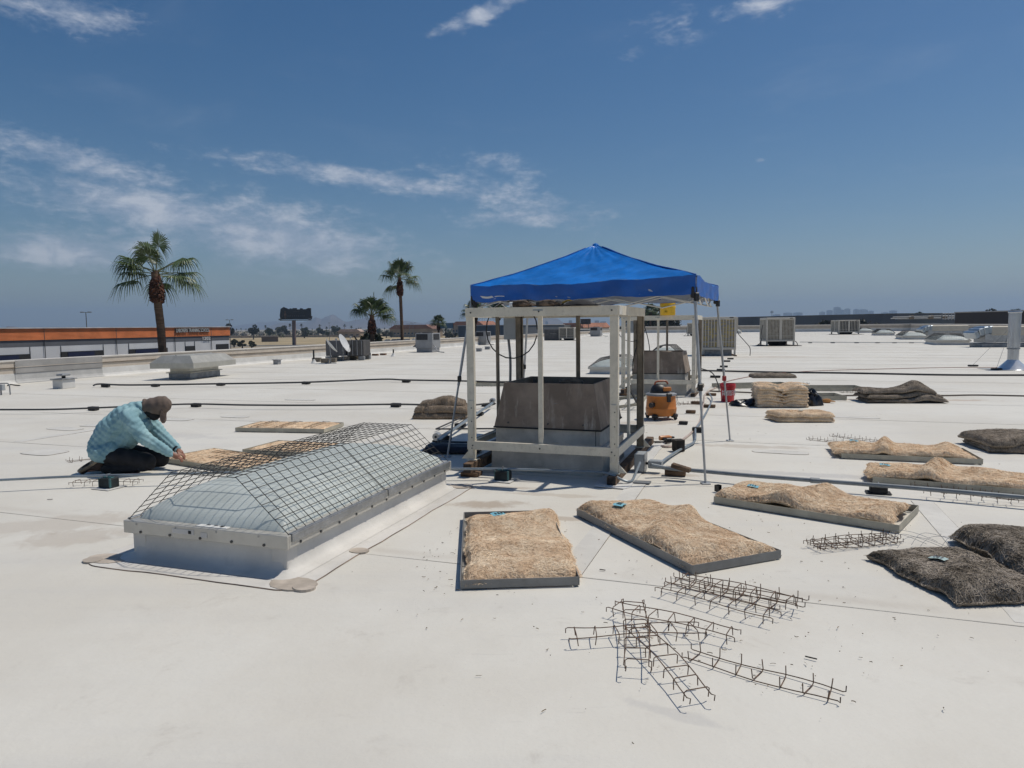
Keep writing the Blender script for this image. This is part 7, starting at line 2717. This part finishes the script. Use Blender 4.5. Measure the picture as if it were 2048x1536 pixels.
def duct_unit(px, py, L_, h, label):
    q = G(px, py)
    t = thing('duct_unit', label, 'duct', (q.x, q.y, 0), AXROT * .3)
    MB().cbox((L_ * .55, .8, .12), (L_ * .9, 1.5, .24), .02).build('curb', m_galv2, t)
    MB().cbox((L_ * .55, .8, h * .42), (L_ * .82, 1.3, h * .4), .02).build('plenum', m_galv, t)
    MB().cbox((L_ * .62, .8, h * .76), (L_ * .80, 1.4, h * .42), .05).build('duct_box', m_duct, t)
    for k in range(4):
        a0 = k * .22
        x0 = L_ * .22 - k * L_ * .06
        MB().cbox((x0, .8, h * .80 - k * k * .025 * h), (L_ * .066, 1.32, h * .36), .05, ry=-a0 * .6).build('gore', m_ductg, t)
    return t


duct_unit(1845, 676, 4.3, 1.28, 'farther duct elbow and plenum near the parapet corner')
duct_unit(1950, 695, 4.6, 1.35, 'nearer duct elbow and plenum behind the tall metal flue')
# tall flue with its cone flashing and guys
p = G(2025, 739)
t = thing('metal_flue', 'tall shiny metal flue with a bright cone flashing at the right', 'flue', (p.x, p.y, 0.004))
m_flue = mat('flue_steel', (.55, .57, .60), .25, .85, var=.08, scale=4, streak=(1, 1, .3))
MB().tube([(0, 0, .22), (0, 0, .72)], .165, 24).build('lower_pipe', m_flue, t, smooth=True)
MB().tube([(0, 0, .70), (0, 0, 1.94)], .182, 24).build('upper_pipe', m_flue, t, smooth=True)
MB().lathe([(.20, 1.90), (.205, 1.93), (.19, 1.96), (.12, 1.97), (.115, 1.90)], 24).build('rim', m_flue, t, smooth=True)
MB().lathe([(.60, .0), (.46, .012), (.185, .30), (.168, .33)], 28).build('cone_flashing', mat('bright_cone', (.80, .81, .82), .22, .55, var=.04), t, smooth=True)
MB().slab([(-.85, -.6), (.8, -.62), (.82, .6), (-.8, .6)], 0, .006).build('base_sheet', m_galv2, t)
MB().lathe([(.186, .68), (.19, .69), (.19, .72), (.186, .73)], 24).build('band', m_galv2, t)
for (a, b) in ((1946, 733), (1993, 740)):
    q = G(a, b)
    l_ = q - p
    gy = MB().tube([(-.12, -.02, 1.45), (l_.x, l_.y, .06)], .006, 4).build('guy_wire', m_galv2, t)
    MB().cbox((l_.x, l_.y, .03), (.30, .18, .06), .015).build('anchor_pad', m_rubber, gy)
# ladder frame and pipes beyond the parapet on the low warehouse
t = thing('roof_ladder_frame', 'pale steel ladder frame standing on the low grey warehouse', 'ladder frame', ((1895 - 1024) / F * 178, 178, CAMZ + .7))
for x in (-1.6, -.8, 0, .8, 1.6):
    MB().tube([(x, 0, -.4), (x, 0, 1.4)], .07, 5).build('post', m_truss, t)
for z in (-.1, .6, 1.3):
    MB().tube([(-1.6, 0, z), (1.6, 0, z)], .06, 5).build('rung', m_truss, t)
t = thing('roof_pipe_run', 'long pale pipe with valves on the roof of the low grey warehouse', 'pipe', ((1850 - 1024) / F * 180, 180, CAMZ + .7))
MB().tube([(-9, 0, .15), (8, 0, .3)], .13, 6).build('pipe', m_truss, t)
MB().tube([(-9, -1, .5), (8, -1, .75)], .13, 6).build('pipe', m_truss, t)
for x in (-4, 1, 4.5):
    MB().cbox((x, -.5, .4), (.8, 1.2, .9), .1).build('valve_box', m_tan, t)

# ---- litter of straw and wire bits shed by the pads
rg = np.random.RandomState(12)
cl_ = [(0.05, 4.95, .9, 1.0, 120), (1.0, 3.6, 1.0, .6, 190), (1.3, 4.6, .8, .7, 130), (2.6, 5.6, 1.0, .7, 90), (.5, 5.2, 1.2, 1.0, 140), (-.45, 4.9, .25, .8, 140), (4.5, 7.4, 1.6, 1.0, 90), (2.2, 4.2, 1.2, 1.0, 110), (-3.8, 8.8, .9, .8, 80), (2.2, 10.5, 1.6, 1.2, 100), (.2, 3.9, 1.4, .7, 80), (4.9, 11.2, 1.3, .9, 60), (1.5, 3.2, 1.4, .5, 70)]
V, Fc = [], []
for (x, y, sx, sy, n) in cl_:
    for i in range(n // 3):
        c = np.array([x + rg.normal() * sx * .55, y + rg.normal() * sy * .55])
        a, L_ = rg.rand() * 6.28, .006 + .026 * rg.rand() ** 2
        w = .0006 + .0008 * rg.rand()
        cu_ = rg.normal() * 1.2
        o = len(V)
        for k in range(4):
            t_ = k / 3 - .5
            an = a + cu_ * t_
            d_ = np.array([math.cos(an), math.sin(an)])
            nn = np.array([-d_[1], d_[0]])
            q = c + d_ * L_ * t_
            V += [(q[0] - nn[0] * w, q[1] - nn[1] * w, .009), (q[0] + nn[0] * w, q[1] + nn[1] * w, .0125)]
        Fc += [(o + 2 * k, o + 2 * k + 1, o + 2 * k + 3, o + 2 * k + 2) for k in range(3)]
o = MB().add(V, Fc).build('pad_litter', mat('litter', (.11, .085, .06), .9, var=.4, scale=40, col2=(.33, .25, .16)))
tag(o, 'scattered bits of straw and rust on the roof round the pads', 'litter', kind='stuff')
V, Fc = [], []
lt = MB()
for k, (a, b, L_, an) in enumerate(((1622, 1320, .055, -.6), (1205, 1143, .04, -.4), (100, 1001, .05, .1))):
    q = G(a, b)
    lt.box((q.x, q.y, .012), (L_, .005, .005), rz=an)
tag(lt.build('wood_splinters', m_tend), 'few dark splinters scattered on the open roof', 'splinters', kind='stuff')

# ---- the dusty air
o = MB().box((0, 4000, (GZ - 5 + 330) / 2), (22000, 14000, 335 - GZ)).build('haze', mat('haze_air', (1, 1, 1)))
hm = bpy.data.materials.new('haze_volume')
hm.use_nodes = True
hm.node_tree.nodes.clear()
ho = hm.node_tree.nodes.new('ShaderNodeOutputMaterial')
hv = hm.node_tree.nodes.new('ShaderNodeVolumePrincipled')
hv.inputs['Color'].default_value = (0.54, 0.74, 1.0, 1)
hv.inputs['Density'].default_value = 0.00018
hv.inputs['Anisotropy'].default_value = 0.15
hm.node_tree.links.new(hv.outputs[0], ho.inputs['Volume'])
hm.cycles.homogeneous_volume = True
o.data.materials.clear()
o.data.materials.append(hm)
tag(o, 'pale dusty air that fades the far hills and towers', 'haze', kind='stuff')
sc.cycles.volume_bounces = 0
sc.cycles.max_bounces = 5
sc.cycles.diffuse_bounces = 3
sc.cycles.glossy_bounces = 2
sc.cycles.transmission_bounces = 2
sc.cycles.use_adaptive_sampling = True
sc.cycles.adaptive_threshold = 0.02
